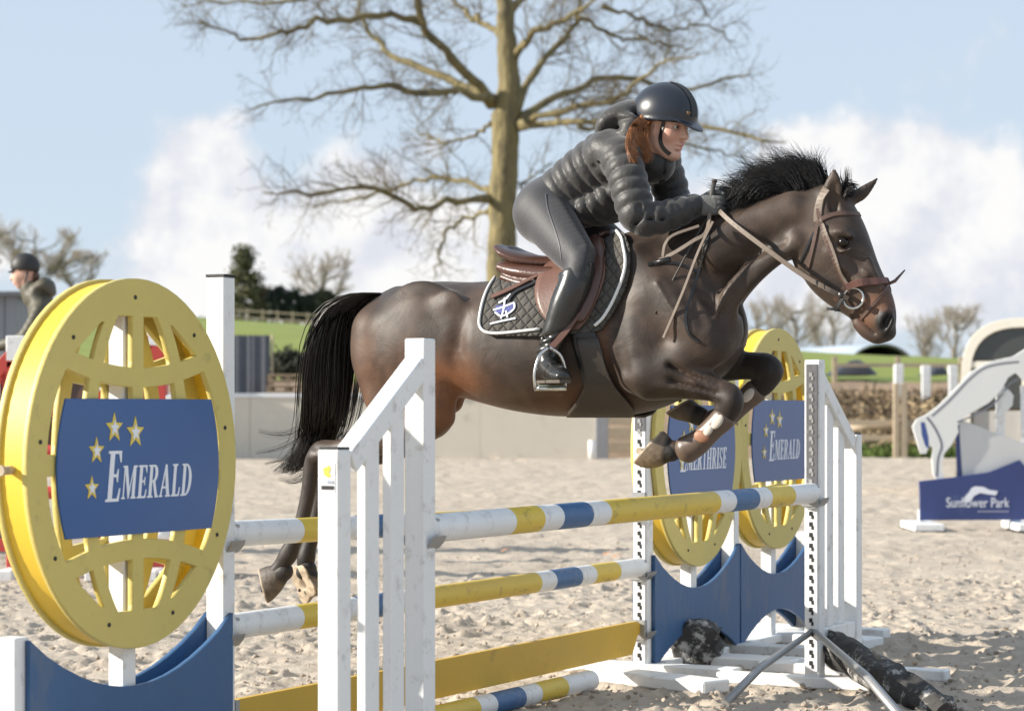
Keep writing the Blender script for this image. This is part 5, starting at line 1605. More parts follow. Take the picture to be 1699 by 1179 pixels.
def coat_material():
    m_, t, b = _nodes('bay_coat')
    L = t.links.new
    at_ = t.nodes.new('ShaderNodeAttribute'); at_.attribute_name = 'coat'
    tc = t.nodes.new('ShaderNodeTexCoord')
    mp = t.nodes.new('ShaderNodeMapping'); mp.inputs['Scale'].default_value = (60, 60, 190); mp.inputs['Rotation'].default_value = (0, .5, 0)
    L(tc.outputs['Object'], mp.inputs['Vector'])
    n = t.nodes.new('ShaderNodeTexNoise'); n.inputs['Scale'].default_value = 1.6; n.inputs['Detail'].default_value = 4
    L(mp.outputs[0], n.inputs['Vector'])
    mr = t.nodes.new('ShaderNodeMapRange'); mr.inputs['To Min'].default_value = .55; mr.inputs['To Max'].default_value = 1.5
    L(n.outputs[0], mr.inputs['Value'])
    mx = t.nodes.new('ShaderNodeVectorMath'); mx.operation = 'SCALE'
    L(at_.outputs['Color'], mx.inputs[0]); L(mr.outputs[0], mx.inputs['Scale'])
    L(mx.outputs[0], b.inputs['Base Color'])
    # veins and muscle strands under the skin
    n2 = t.nodes.new('ShaderNodeTexNoise'); n2.inputs['Scale'].default_value = 9; n2.inputs['Detail'].default_value = 3; n2.inputs['Distortion'].default_value = .8
    L(tc.outputs['Object'], n2.inputs['Vector'])
    n5 = t.nodes.new('ShaderNodeTexNoise'); n5.inputs['Scale'].default_value = 5; n5.inputs['Detail'].default_value = 6
    L(tc.outputs['Object'], n5.inputs['Vector'])
    mr2 = t.nodes.new('ShaderNodeMapRange'); mr2.inputs['To Min'].default_value = .42; mr2.inputs['To Max'].default_value = .66
    L(n5.outputs[0], mr2.inputs['Value']); L(mr2.outputs[0], b.inputs['Roughness'])
    b1 = t.nodes.new('ShaderNodeBump'); b1.inputs['Strength'].default_value = .12; b1.inputs['Distance'].default_value = .03
    L(n2.outputs[0], b1.inputs['Height'])
    b2 = t.nodes.new('ShaderNodeBump'); b2.inputs['Strength'].default_value = .12; b2.inputs['Distance'].default_value = .004
    L(n.outputs[0], b2.inputs['Height']); L(b1.outputs[0], b2.inputs['Normal'])
    L(b2.outputs[0], b.inputs['Normal'])
    b.inputs['Roughness'].default_value = .47
    b.inputs['Specular IOR Level'].default_value = .38
    b.inputs['Sheen Weight'].default_value = .12
    b.inputs['Sheen Roughness'].default_value = .4
    b.inputs['Sheen Tint'].default_value = (.75, .68, .62, 1)
    return m_
COAT = coat_material()
horse = empty('horse', O_H, YAW)
tag(horse, 'dark bay horse jumping over the poles, with a black mane and tail', 'horse')
def in_horse(o, parent=None):
    """mesh given in the horse frame"""
    if parent is not None: o.parent = parent
    else: o.matrix_world = HM.copy(); o.location = O_H; o.rotation_euler = (0, 0, YAW)
    return o
def hmesh(name, me, mats, parent=None, smooth=True):
    o = bpy.data.objects.new(name, me); COL.objects.link(o)
    for m_ in (mats if isinstance(mats, (list, tuple)) else [mats]): me.materials.append(m_)
    if smooth: me.polygons.foreach_set('use_smooth', [True] * len(me.polygons))
    return in_horse(o, parent)
me = np_mesh('body', HV, HF); paint(me, coat_colours(HV))
hmesh('body', me, COAT, horse)
BODY = BVHTree.FromPolygons([tuple(v) for v in HV.tolist()], [tuple(q) for q in HF.tolist()])

# eyes
EYE = mat('horse_eye', (.010, .006, .005), .18, .2, spec=.35)
for sy in (-1, 1):
    mb = MB(); bm = bmesh.new(); bmesh.ops.create_uvsphere(bm, u_segments=14, v_segments=10, radius=.021); bm.verts.index_update()
    c = Vector(H(1399, 402, sy * .0915)); mb.add([c + w.co for w in bm.verts], [[w.index for w in f_.verts] for f_ in bm.faces], 0, True); bm.free()
    hmesh('eye', mb.mesh('eye'), EYE, horse)
# hooves: (coronet px, toe px, heel px, y)
HOOF = mat('hoof_horn', (.20, .15, .10), .6, .3, 14, .3, 50, dirt=(.07, .055, .045), dirt_amt=.6, dscale=9)
SOLE = mat('hoof_sole', (.50, .40, .29), .8, .25, 14, .3, 40)
HOOF_DARK = mat('hoof_dark', (.075, .06, .05), .5, .3, 14, .2, 50)
def hoof(cor, toe, heel, y, dark, face):
    """horn capsule from the coronet to a flat sole that looks along face"""
    c, t_, h_ = (np.array(H(*q, y)) for q in (cor, toe, heel))
    base = (t_ + h_) / 2; n_ = np.array(face, float); n_ /= np.linalg.norm(n_)
    fw = t_ - h_; fl = np.linalg.norm(fw) / 2; fw /= fl * 2
    f = Field(np.minimum(c, base) - .12, np.maximum(c, base) + .12, .0035)
    f.loft([tuple(c + (c - base) * .15) + (.036, .034), tuple(c) + (.038, .037), tuple(c * .5 + base * .5) + (fl * .86, .048), tuple(base) + (fl * 1.02, .055), tuple(base + n_ * .03) + (fl * 1.08, .058)], .006, 6, up=tuple(fw))
    f.half(base, n_)
    f.ball(base + n_ * .034, (.045, .045, .045), .004, 'cut')
    f.ball(c - (base - c) * .1, (.040, .036, .040), .008)
    V, F = f.mesh('hoof', 1)
    me = np_mesh('hoof', V, F)
    d = (V - base) @ n_; rim = np.clip((d + .010) / .006, 0, 1)
    top = np.clip(((V - c) @ (base - c) / max(1e-6, (base - c) @ (base - c)) - .02) / .2, 0, 1)
    horn = np.array((.085, .066, .050)) if dark else np.array((.17, .125, .085))
    C = horn * (.75 + .5 * vnoise(V[:, 0] * 60, V[:, 2] * 60, 3))[:, None]
    C = C * top[:, None] + np.array((.016, .012, .010)) * (1 - top[:, None])
    C = C + (np.array((.40, .32, .23)) * (.7 + .6 * vnoise(V[:, 1] * 70, V[:, 2] * 70, 5))[:, None] - C) * rim[:, None]
    paint(me, C)
    o = hmesh('hoof', me, HOOFM, horse)
    for s_ in (-.35, .25):
        p = Vector(base + fw * fl * s_ + n_ * .001); mb = MB(); mb.tube([p, p + Vector(n_) * .008], .007, 6)
        st = hmesh('stud', mb.mesh('stud'), BLACK, o)
HOOFM = mat('hoof_horn', (1, 1, 1), .6, .15, 30, .3, 60, attr='coat')
hoof((468, 950), (440, 1000), (431, 944), -.10, True, (-.80, -.42, -.25))
hoof((510, 946), (486, 1002), (519, 938), .10, False, (-.45, -.80, -.30))
hoof((1110, 748), (1052, 765), (1099, 716), -.15, False, (-.70, -.15, .68))
hoof((1156, 688), (1112, 690), (1138, 655), .15, True, (-.45, -.15, .85))

# ------------------------------------------------------------------ mane, forelock, tail
HAIR = mat('black_horse_hair', (.008, .0075, .008), .45, .5, 40, spec=.3)
def hair(name, roots, dirs, length, r0, n_pts, seed, parent, mats=HAIR, grav=.0, curl=.08, label=None):
    rs = np.random.default_rng(seed)
    roots = np.asarray(roots, float); dirs = np.asarray(dirs, float)
    Sn = len(roots)
    length = np.asarray(length)[:, None]
    P_ = np.zeros((Sn, n_pts, 3)); P_[:, 0] = roots
    d = dirs / np.linalg.norm(dirs, axis=1, keepdims=True)
    tw = rs.normal(size=(Sn, 3)) * curl
    for k in range(1, n_pts):
        P_[:, k] = P_[:, k - 1] + d * length / (n_pts - 1)
        d = d + tw + rs.normal(size=(Sn, 3)) * curl * .5
        d[:, 2] -= grav
        d /= np.linalg.norm(d, axis=1, keepdims=True)
    rad = np.linspace(1, .12, n_pts)[None, :] * r0 * rs.uniform(.6, 1.2, (Sn, 1))
    return hmesh(name, strands_mesh(name, P_, rad, 3), mats, parent)
rs = np.random.default_rng(4)
def crest_pts(n, lo, hi):
    px = catmull([(1204, 352), (1240, 336), (1280, 324), (1320, 312), (1352, 306), (1374, 310)], 60)
    t = rs.uniform(lo, hi, n) * 59
    u = np.interp(t, range(60), px[:, 0]); v = np.interp(t, range(60), px[:, 1])
    return u, v, t / 59
def locks(name, n_locks, per, lo, hi, seed, spec, r0, rootside=0.0):
    """hair in locks: spec(t) -> list of steps (direction in degrees, sideways lean, step length)"""
    rs = np.random.default_rng(seed)
    ps, rd = [], []
    for i in range(n_locks):
        u, v, t = crest_pts(1, lo, hi); u, v, t = u[0], v[0], t[0]
        steps = spec(t, rs)
        root = np.array(H(u, v + 5, rootside + rs.normal(0, .014)))
        G = [root]
        for a, y, l in steps: G.append(G[-1] + np.array([math.cos(R(a)), y, math.sin(R(a))]) * l)
        G = catmull(G, 12)
        fan = np.linspace(.2, 1, 12) ** 1.3
        for k in range(per):
            o = rs.normal(0, 1, 3) * np.array((.012, .014, .012))
            cut = rs.uniform(.55, 1.0)
            Q = G[0] + (G - G[0]) * cut + o * (.6 + fan[:, None] * .6) + rs.normal(0, .0012, (12, 3))
            ps.append(Q); rd.append(np.linspace(1, .12, 12) * r0 * rs.uniform(.6, 1.2))
    hmesh(name, strands_mesh(name, np.array(ps), np.array(rd), 3), HAIR, horse)
def up_spec(t, rs):
    a = np.interp(t, [0, .3, .6, .85, 1], [150, 140, 128, 112, 98]) + rs.normal(0, 5)
    L_ = np.interp(t, [0, .2, .5, .8, 1], [.10, .19, .23, .20, .14]) * rs.uniform(.6, 1.1)
    b_ = rs.normal(0, 8)
    return [(a, rs.normal(-.05, .08), L_ * .3), (a + 12, 0, L_ * .3), (a + 28 + b_, .0, L_ * .25), (a + 40 + b_ * 3, 0, L_ * .25)]
locks('mane', 170, 26, .16, .97, 1, up_spec, .0019)
def side_spec(t, rs):
    L_ = rs.uniform(.13, .21)
    a = rs.normal(150, 10)
    return [(a, -.45, L_ * .25), (a + 25, -.6, L_ * .25), (a + 70, -.4, L_ * .25), (a + 105, -.1, L_ * .25)]
locks('mane', 50, 22, .10, .5, 2, side_spec, .0019, -.02)
def lock_up(t, rs):
    L_ = rs.uniform(.06, .16); a = rs.normal(82, 16)
    return [(a, rs.normal(0, .15), L_ * .4), (a + rs.normal(0, 15), 0, L_ * .3), (a + rs.normal(15, 20), 0, L_ * .3)]
def forelocks():
    rs = np.random.default_rng(6); ps, rd = [], []
    for i in range(26):
        root = np.array(H(1396 + rs.normal(0, 6), 322 + rs.normal(0, 3), rs.normal(0, .025)))
        if i < 9:
            L_ = rs.uniform(.07, .15); a = rs.normal(86, 14); st = [(a, .0, L_ * .4), (a + rs.normal(-4, 12), 0, L_ * .3), (a + rs.normal(12, 14), 0, L_ * .3)]
        else:
            L_ = rs.uniform(.05, .10); a = rs.normal(35, 18); st = [(a, rs.normal(-.1, .3), L_ * .35), (a - 40, rs.normal(-.1, .3), L_ * .35), (a - 90, 0, L_ * .3)]
        G = [root]
        for a, y, l in st: G.append(G[-1] + np.array([math.cos(R(a)), y, math.sin(R(a))]) * l)
        G = catmull(G, 12)
        for k in range(7 if i < 9 else 14):
            Q = G[0] + (G - G[0]) * rs.uniform(.65, 1) + rs.normal(0, .005, 3) * (1 if i < 9 else 1.6)
            ps.append(Q); rd.append(np.linspace(1, .12, 12) * .0022 * rs.uniform(.6, 1.2))
    hmesh('forelock', strands_mesh('forelock', np.array(ps), np.array(rd), 3), HAIR, horse)
forelocks()

# tail: guide curves from the dock, streaming back and down
def tail():
    rs = np.random.default_rng(8)
    guides = [
        [(640, 487), (612, 490), (575, 505), (545, 545), (528, 610), (520, 675), (510, 730), (482, 792)],
        [(640, 489), (610, 495), (578, 520), (555, 575), (545, 640), (540, 700), (522, 750), (488, 798)],
        [(640, 490), (612, 500), (590, 535), (580, 590), (575, 650), (568, 700), (555, 740), (536, 770)],
        [(638, 486), (600, 488), (555, 510), (525, 560), (516, 630), (510, 690), (494, 740), (452, 786)],
        [(642, 488), (622, 488), (600, 500), (588, 540), (584, 600), (580, 650), (572, 690), (560, 720)],
        [(640, 488), (606, 492), (565, 515), (538, 570), (530, 640), (526, 700), (504, 745), (446, 772)],
    ]
    G = np.array([catmull([H(u, v, 0) for u, v in g], 16) for g in guides])
    Sn = 3200
    P_ = np.zeros((Sn, 16, 3))
    nl = 110
    lk = rs.integers(0, nl, Sn)
    w = rs.dirichlet([.6] * len(guides), nl)[lk] * .6 + rs.dirichlet([.6] * len(guides), Sn) * .4
    P_ = np.einsum('sg,gkc->skc', w, G)
    tt = np.linspace(0, 1, 16)
    lat = rs.normal(0, 1, nl)[lk] * .85 + rs.normal(0, 1, Sn) * .45
    spread = .022 + .066 * np.sin(np.pi * np.clip(tt * .95 + .05, 0, 1)) ** .7
    P_[:, :, 1] += lat[:, None] * spread[None] * .8
    ph = rs.uniform(0, 6.28, nl)[lk] + rs.normal(0, .3, Sn); am = rs.uniform(.2, 1, nl)[lk]
    sh = rs.normal(0, 1, nl)[lk]
    P_[:, :, 0] += np.sin(ph[:, None] + tt[None] * 7) * am[:, None] * .020 * tt[None] + sh[:, None] * .024 * tt[None] ** .6 + rs.normal(0, .010, Sn)[:, None] * tt[None]
    P_[:, :, 1] += np.cos(ph[:, None] * 1.3 + tt[None] * 6) * am[:, None] * .016 * tt[None]
    P_[:, :, 2] += (np.cos(ph[:, None] * 1.7 + tt[None] * 4) * am[:, None] * .008 * tt[None])
    # each hair stops at its own length
    ln = np.clip(rs.normal(.86, .16, Sn), .35, 1.08)
    Q = np.zeros_like(P_)
    for k in range(16):
        x = np.clip(tt[k] * ln, 0, 1) * 15; i = np.minimum(x.astype(int), 14); f_ = (x - i)[:, None]
        Q[:, k] = P_[np.arange(Sn), i] * (1 - f_) + P_[np.arange(Sn), i + 1] * f_
    rad = np.interp(tt, [0, .2, .7, 1], [.0028, .0032, .0024, .0005])[None] * rs.uniform(.6, 1.2, (Sn, 1))
    hmesh('tail', strands_mesh('tail', Q, rad, 3), mat('black_tail_hair', (.014, .0125, .0115), .38, .8, 22, spec=.5), horse)
    # flying ends
    ends = [[(520, 690), (495, 715), (465, 722), (430, 716)], [(518, 705), (490, 730), (460, 745), (425, 752)], [(515, 720), (492, 748), (470, 760), (440, 768)], [(522, 560), (505, 590), (500, 600), (508, 640)],
            [(512, 755), (490, 772), (468, 780), (455, 785)], [(520, 770), (500, 790), (480, 796), (462, 792)], [(530, 775), (512, 792), (496, 800), (480, 802)]]
    ps = []
    for e in ends:
        for _ in range(16 if e[0][0] < 521 else 10):
            j = rs.normal(0, 4, 2); yy = rs.normal(0, .03)
            ps.append(catmull([H(u + j[0] * (1 - .2 * i), v + j[1] * (1 - .15 * i), yy) for i, (u, v) in enumerate(e)], 12))
    ps = np.array(ps)
    hmesh('tail_wisps', strands_mesh('tail_wisps', ps, np.linspace(1, .2, 12)[None] * rs.uniform(.0007, .0016, (len(ps), 1)), 3), HAIR, horse)
tail()
# ================================================================== TACK
LEATHER = mat('brown_saddle_leather', (.080, .036, .025), .33, .18, 12, .12, 90, spec=.55)
LEATHER_LT = mat('worn_tan_leather', (.12, .058, .041), .42, .2, 12, .1, 90)
BRIDLE = mat('brown_bridle_leather', (.085, .048, .035), .42, .2, 20, .1, 90)
BRIDLE_LT = mat('pale_rein_leather', (.175, .135, .105), .55, .15, 20, .1, 90)
BLACK_LEATHER = mat('black_leather', (.014, .014, .015), .35, .2, 12, .12, 60)
METAL = mat('polished_steel', (.62, .60, .56), .22, .06, metal=1.0)
PIPING = mat('white_piping', (.72, .72, .70), .6, .05)
def pad_material():
    m_, t, b = _nodes('quilted_pad_cloth')
    L = t.links.new
    tc = t.nodes.new('ShaderNodeTexCoord'); sp = t.nodes.new('ShaderNodeSeparateXYZ'); L(tc.outputs['Object'], sp.inputs[0])
    def mt(op, a, b_=None):
        n = t.nodes.new('ShaderNodeMath'); n.operation = op
        for i, v in enumerate((a, b_)):
            if v is None: continue
            if isinstance(v, (int, float)): n.inputs[i].default_value = v
            else: L(v, n.inputs[i])
        return n.outputs[0]
    q = None
    for s_ in (1, -1):
        w = mt('ABSOLUTE', mt('SINE', mt('MULTIPLY', mt('ADD', sp.outputs[0], mt('MULTIPLY', sp.outputs[2], s_)), 62)))
        w = mt('POWER', w, .35); q = w if q is None else mt('MINIMUM', q, w)
    bp = t.nodes.new('ShaderNodeBump'); bp.inputs['Strength'].default_value = .9; bp.inputs['Distance'].default_value = .012; L(q, bp.inputs['Height']); L(bp.outputs[0], b.inputs['Normal'])
    n = t.nodes.new('ShaderNodeTexNoise'); n.inputs['Scale'].default_value = 14; n.inputs['Detail'].default_value = 5; L(tc.outputs['Object'], n.inputs['Vector'])
    mx = t.nodes.new('ShaderNodeMix'); mx.data_type = 'RGBA'; mx.inputs['A'].default_value = (.05, .046, .04, 1); mx.inputs['B'].default_value = (.085, .078, .068, 1); L(n.outputs[0], mx.inputs['Factor'])
    L(mx.outputs['Result'], b.inputs['Base Color']); b.inputs['Roughness'].default_value = .85
    return m_
PADM = pad_material()

def body_hit(u, v, off=0.0, tree=None):
    """point of the near flank of the horse seen at (u, v), lifted off the skin"""
    k = Vector(H(u, v, 0)) - CAML; k.normalize()
    h, n, i, d = (tree or BODY).ray_cast(CAML, k)
    if h is None: return None, None
    return h + n * off, n
def ribbon(mb, pts, nrm, w, th, mi=0):
    """flat strap along pts lying on normals nrm"""
    k = len(pts); vs = []
    for i, p in enumerate(pts):
        t = (pts[min(i + 1, k - 1)] - pts[max(i - 1, 0)]).normalized()
        n = nrm[i]; n = (n - t * n.dot(t)).normalized(); s_ = t.cross(n)
        ww = w[i] if hasattr(w, '__len__') else w
        vs += [p + s_ * ww, p + s_ * ww * .9 + n * th, p - s_ * ww * .9 + n * th, p - s_ * ww]
    fs = []
    for i in range(k - 1):
        for a in range(4):
            b_ = (a + 1) % 4
            fs.append((4 * i + a, 4 * i + b_, 4 * i + 4 + b_, 4 * i + 4 + a))
    fs += [(0, 1, 2, 3), tuple(range(4 * k - 1, 4 * k - 5, -1))]
    mb.add(vs, [f_[::-1] for f_ in fs], mi, False)
def skin_path(px, off=.002, step=5.0, tree=None):
    P_ = [np.array(p, float) for p in px]
    L_ = sum(np.linalg.norm(b - a) for a, b in zip(P_, P_[1:]))
    q = catmull(px, max(4, int(L_ / step)))
    pts, nr = [], []
    for u, v in q:
        p, n = body_hit(u, v, off, tree)
        if p is None: continue
        if pts and (p - pts[-1]).length > .12: continue
        pts.append(p); nr.append(n)
    for _ in range(2):
        nr = [(nr[max(i - 1, 0)] + nr[i] + nr[min(i + 1, len(nr) - 1)]).normalized() for i in range(len(nr))]
        pts = [pts[i] if i in (0, len(pts) - 1) else (pts[i - 1] + pts[i] * 2 + pts[i + 1]) / 4 for i in range(len(pts))]
    return pts, nr
FLIP = lambda p: Vector((p.x, -p.y, p.z))
def strap(name, px, w, parent, m_=None, th=.005, off=.001, both=True, tree=None):
    pts, nr = skin_path(px, off, tree=tree)
    if len(pts) < 2: return
    for s_ in ((1, -1) if both else (1,)):
        mb = MB()
        if s_ > 0: ribbon(mb, pts, nr, w, th)
        else: ribbon(mb, [FLIP(p) for p in pts][::-1], [FLIP(p) for p in nr][::-1], w, th)
        hmesh(name, mb.mesh(name), m_ or BRIDLE, parent, False)
    return pts
def drape(name, rows, off, m_, parent, th=.008, nu=14, both=True, sub=3, tree=None, extra=None):
    """sheet laid over the flank: rows of (v, u_left, u_right)"""
    q = catmull(rows, (len(rows) - 1) * sub + 1)
    G = []; last = None
    for v, a, b_ in q:
        row = []
        for i in range(nu + 1):
            p, n = body_hit(a + (b_ - a) * i / nu, v, off, tree)
            row.append(p)
        G.append(row)
    # rows that miss the flank are dropped, single misses take the nearest hit of their row
    G = [r_ for r_ in G if any(p is not None for p in r_)]
    for r_ in G:
        ok = [c for c in range(nu + 1) if r_[c] is not None]
        for c in range(nu + 1):
            if r_[c] is None: r_[c] = r_[min(ok, key=lambda k: abs(k - c))]
    G = [[Vector(p) for p in r_] for r_ in G]
    for _ in range(3):
        G2 = [[p.copy() for p in r_] for r_ in G]
        for r_ in range(len(G)):
            for c in range(nu + 1):
                nb = [G[rr][cc] for rr, cc in ((r_ - 1, c), (r_ + 1, c), (r_, c - 1), (r_, c + 1)) if 0 <= rr < len(G) and 0 <= cc <= nu]
                av = sum(nb, Vector()) / len(nb)
                G2[r_][c].y = G[r_][c].y * .5 + av.y * .5
        G = G2
    for r_ in G:
        for p in r_: p.y = min(p.y, -.01)
    vs = [p for r_ in G for p in r_]; W_ = nu + 1
    fs = [(r_ * W_ + c, r_ * W_ + c + 1, (r_ + 1) * W_ + c + 1, (r_ + 1) * W_ + c) for r_ in range(len(G) - 1) for c in range(nu)]
    out = []
    for s_ in ((1, -1) if both else (1,)):
        mb = MB(); mb.add(vs if s_ > 0 else [FLIP(p) for p in vs], [f_[::-1] for f_ in fs] if s_ > 0 else fs, 0, True)
        o = hmesh(name, mb.mesh(name), m_, parent)
        sm = o.modifiers.new('thick', 'SOLIDIFY'); sm.thickness = th; sm.offset = 0.0
        out.append(o)
    return G, out
def edge_tube(name, pts, r, m_, parent, both=True, n=6):
    for s_ in ((1, -1) if both else (1,)):
        mb = MB(); mb.tube([p if s_ > 0 else FLIP(p) for p in pts], r, n); hmesh(name, mb.mesh(name), m_, parent)

# ------------------------------------------------------------------ saddle pad
pad = empty('saddle_pad', O_H, YAW); tag(pad, 'dark quilted saddle pad with white piping and a small jump emblem', 'saddle pad')
prow = [(462, 826, 1004), (470, 820, 1010), (485, 812, 1044), (505, 804, 1038), (525, 799, 1026), (540, 798, 1008), (552, 805, 990), (559, 820, 930)]
prow = [(386, 1000, 1034), (400, 975, 1042), (420, 920, 1047), (445, 850, 1047), (462, 828, 1045), (480, 814, 1040), (500, 806, 1031), (520, 799, 1019), (538, 798, 1006), (550, 803, 990), (558, 816, 900)]
G, po = drape('pad_side', prow, .013, PADM, pad, .014, 22)
def pad_edge(px): return skin_path(px, .024)[0]
edge_tube('piping', pad_edge([(829, 460), (814, 482), (805, 505), (800, 530), (801, 544), (812, 553), (840, 554), (900, 547)]), .0062, PIPING, pad)
edge_tube('piping', pad_edge([(1024, 388), (1036, 405), (1042, 430), (1041, 452), (1032, 478), (1018, 506), (1003, 528), (988, 541)]), .0072, PIPING, pad)
# emblem on the near side of the pad
EMB_B, EMB_W = mat('emblem_blue', (.05, .06, .22), .7), mat('emblem_white', (.68, .70, .78), .7)
def on_pad(name, px, w, m_, off=.022):
    pts, nr = skin_path(px, off, 2.0); mb = MB(); ribbon(mb, pts, nr, w, .002); hmesh(name, mb.mesh(name), m_, pad, False)
on_pad('emblem', [(826, 518), (842, 516), (858, 512)], .020, EMB_B)
on_pad('emblem', [(823, 519), (840, 514), (858, 507)], .004, EMB_W, .0245)
on_pad('emblem', [(858, 508), (858, 516), (848, 524), (836, 528), (826, 522)], .004, EMB_W, .0245)
on_pad('emblem', [(842, 500), (841, 515), (836, 532)], .004, EMB_W, .0245)
on_pad('emblem', [(832, 508), (842, 503), (852, 494)], .005, EMB_W, .0245)
on_pad('emblem', [(844, 520), (847, 530)], .004, EMB_W, .0245)
on_pad('emblem', [(818, 540), (840, 535), (860, 531)], .004, EMB_W, .0245)

# ------------------------------------------------------------------ saddle
saddle = empty('saddle', O_H, YAW); tag(saddle, 'brown leather jumping saddle under the rider with a steel stirrup', 'saddle')
def seat():
    f = Field((H(830, 0)[0] - .12, -.24, H(0, 480)[2] - .12), (H(1010, 0)[0] + .12, .24, H(0, 370)[2] + .12), .006)
    f.loft([HS(842, 412, 0, .016, .13), HS(858, 424, 0, .030, .16), HS(890, 436, 0, .034, .155), HS(930, 438, 0, .034, .12), HS(965, 426, 0, .036, .10), HS(996, 400, 0, .034, .085), HS(1012, 388, 0, .02, .07)], .02)
    f.ball(H(880, 408, 0), (.10, .13, .028), .03, 'cut')
    return f.mesh('seat', 1)
V, F = seat(); hmesh('seat', np_mesh('seat', V, F), LEATHER, saddle)
def panels():
    f = Field((H(825, 0)[0] - .12, -.26, H(0, 500)[2] - .1), (H(1010, 0)[0] + .12, .26, H(0, 390)[2] + .1), .006)
    for sy in (-1, 1):
        f.loft([HS(840, 444, sy * .085, .028, .060), HS(870, 452, sy * .11, .036, .07), HS(910, 456, sy * .13, .036, .06), HS(960, 446, sy * .14, .03, .045), HS(1000, 420, sy * .13, .03, .04)], .015)
        f.loft([HS(838, 460, sy * .125, .018, .03), HS(872, 470, sy * .155, .020, .036), HS(912, 468, sy * .19, .018, .03)], .006)
    return f.mesh('panel', 1)
V, F = panels(); hmesh('panel', np_mesh('panel', V, F), LEATHER, saddle)
drape('flap', [(418, 935, 1002), (440, 916, 1010), (465, 900, 1007), (490, 893, 998), (515, 898, 986), (535, 912, 974), (548, 930, 962)], .030, LEATHER_LT, saddle, .008, 14)
drape('knee_roll', [(392, 984, 1000), (410, 982, 1008), (435, 984, 1010), (465, 982, 1004), (495, 976, 994), (520, 966, 982), (536, 960, 970)], .045, LEATHER, saddle, .012, 6)
strap('point_strap', [(905, 462), (880, 474), (850, 488), (820, 500)], .012, saddle, LEATHER_LT, .004, .028)
strap('dark_strap', [(905, 470), (880, 482), (858, 492), (848, 505)], .008, saddle, BLACK_LEATHER, .004, .026)
# girth and belly guard
drape('girth', [(540, 945, 985), (575, 952, 996), (610, 962, 1008), (640, 970, 1018), (662, 976, 1030)], .010, BLACK_LEATHER, saddle, .012, 8)
drape('belly_guard', [(560, 957, 994), (600, 966, 1006), (630, 972, 1020), (650, 964, 1034), (666, 954, 1046), (678, 944, 1054), (684, 942, 1048)], .018, mat('stud_guard', (.045, .036, .028), .5, .3, 8, .2, 30), saddle, .010, 14)
# stirrups: near at the rider's foot, far by the mirror
def stirrup(sy):
    g = empty('stirrup_tmp')
    bpy.data.objects.remove(g)
    toe = FOOT_NEAR if sy < 0 else FLIP(FOOT_NEAR)
    ax = Vector((TOE_DIR.x, TOE_DIR.y * (-sy), TOE_DIR.z)).normalized()          # along the foot
    lat = Vector((0, 0, 1)).cross(ax).normalized()
    c = toe
    mb = MB()
    top = c + Vector((0, 0, .135)) - ax * .01
    mb.box(c + Vector((0, 0, -.030)), (ax, lat, Vector((0, 0, 1))), (.028, .062, .008), 0, .004)
    for s_ in (-1, 1):
        pts = catmull([tuple(c + lat * s_ * .062 - Vector((0, 0, .03))), tuple(c + lat * s_ * .066 + Vector((0, 0, .03))), tuple(c + lat * s_ * .045 + Vector((0, 0, .10))), tuple(top)], 12)
        mb.tube(pts, .0075, 8)
    hmesh('stirrup_iron', mb.mesh('stirrup_iron'), METAL, saddle)
    mb = MB(); mb.box(c + Vector((0, 0, -.020)), (ax, lat, Vector((0, 0, 1))), (.03, .055, .004), 0); hmesh('stirrup_tread', mb.mesh('stirrup_tread'), mat('rubber_tread', (.12, .14, .11), .8), saddle)
    pts = [top + Vector((0, 0, -.01)), top.lerp(Vector(H(968, 520, .285 * sy)), .5), Vector(H(972, 500, .29 * sy))]
    P_ = [Vector(p) for p in catmull([tuple(p) for p in pts], 8)]
    mb = MB(); ribbon(mb, P_, [Vector((0, sy, 0))] * 8, .014, .004); hmesh('stirrup_leather', mb.mesh('stirrup_leather'), LEATHER_LT, saddle, False)
FOOT_NEAR = Vector(H(913, 632, -.40)); TOE_DIR = Vector((.72, -.69, .02))
stirrup(-1); stirrup(1)

# ------------------------------------------------------------------ bridle
bridle = empty('bridle', O_H, YAW); tag(bridle, 'brown leather bridle with a flash noseband on the horse head', 'bridle')
strap('cheekpiece', [(1362, 330), (1358, 350), (1362, 368), (1370, 395), (1382, 425), (1394, 452), (1404, 474), (1411, 484)], .0095, bridle)
strap('headpiece', [(1372, 312), (1362, 330), (1357, 352), (1357, 368)], .017, bridle, BRIDLE_LT)
strap('throat_lash', [(1357, 366), (1352, 395), (1345, 425), (1340, 446)], .008, bridle, BRIDLE)
strap('throat_lash', [(1360, 372), (1348, 392), (1335, 420), (1328, 436)], .005, bridle, BLACK_LEATHER)
strap('browband', [(1362, 364), (1378, 357), (1400, 354), (1420, 355), (1432, 357)], .0095, bridle)
strap('cheek_strap', [(1366, 372), (1378, 402), (1388, 430), (1398, 455), (1406, 470)], .006, bridle, BRIDLE_LT, off=.006)
strap('noseband', [(1404, 476), (1420, 470), (1440, 467), (1460, 466), (1473, 467)], .014, bridle, mat('padded_noseband', (.12, .055, .045), .45, .15), th=.010)
strap('noseband', [(1404, 476), (1394, 488), (1386, 498)], .011, bridle)
strap('flash_strap', [(1474, 470), (1466, 484), (1452, 502), (1436, 520), (1428, 530)], .0065, bridle, BRIDLE)
mb = MB(); p, n = body_hit(1472, 472, .006); mb.tube([p + Vector((.0, 0, 0)), p + Vector((.02, .02, .012)), p + Vector((.05, .05, .055))], [.006, .007, .003], 6)
hmesh('flash_tab', mb.mesh('flash_tab'), BRIDLE, bridle)
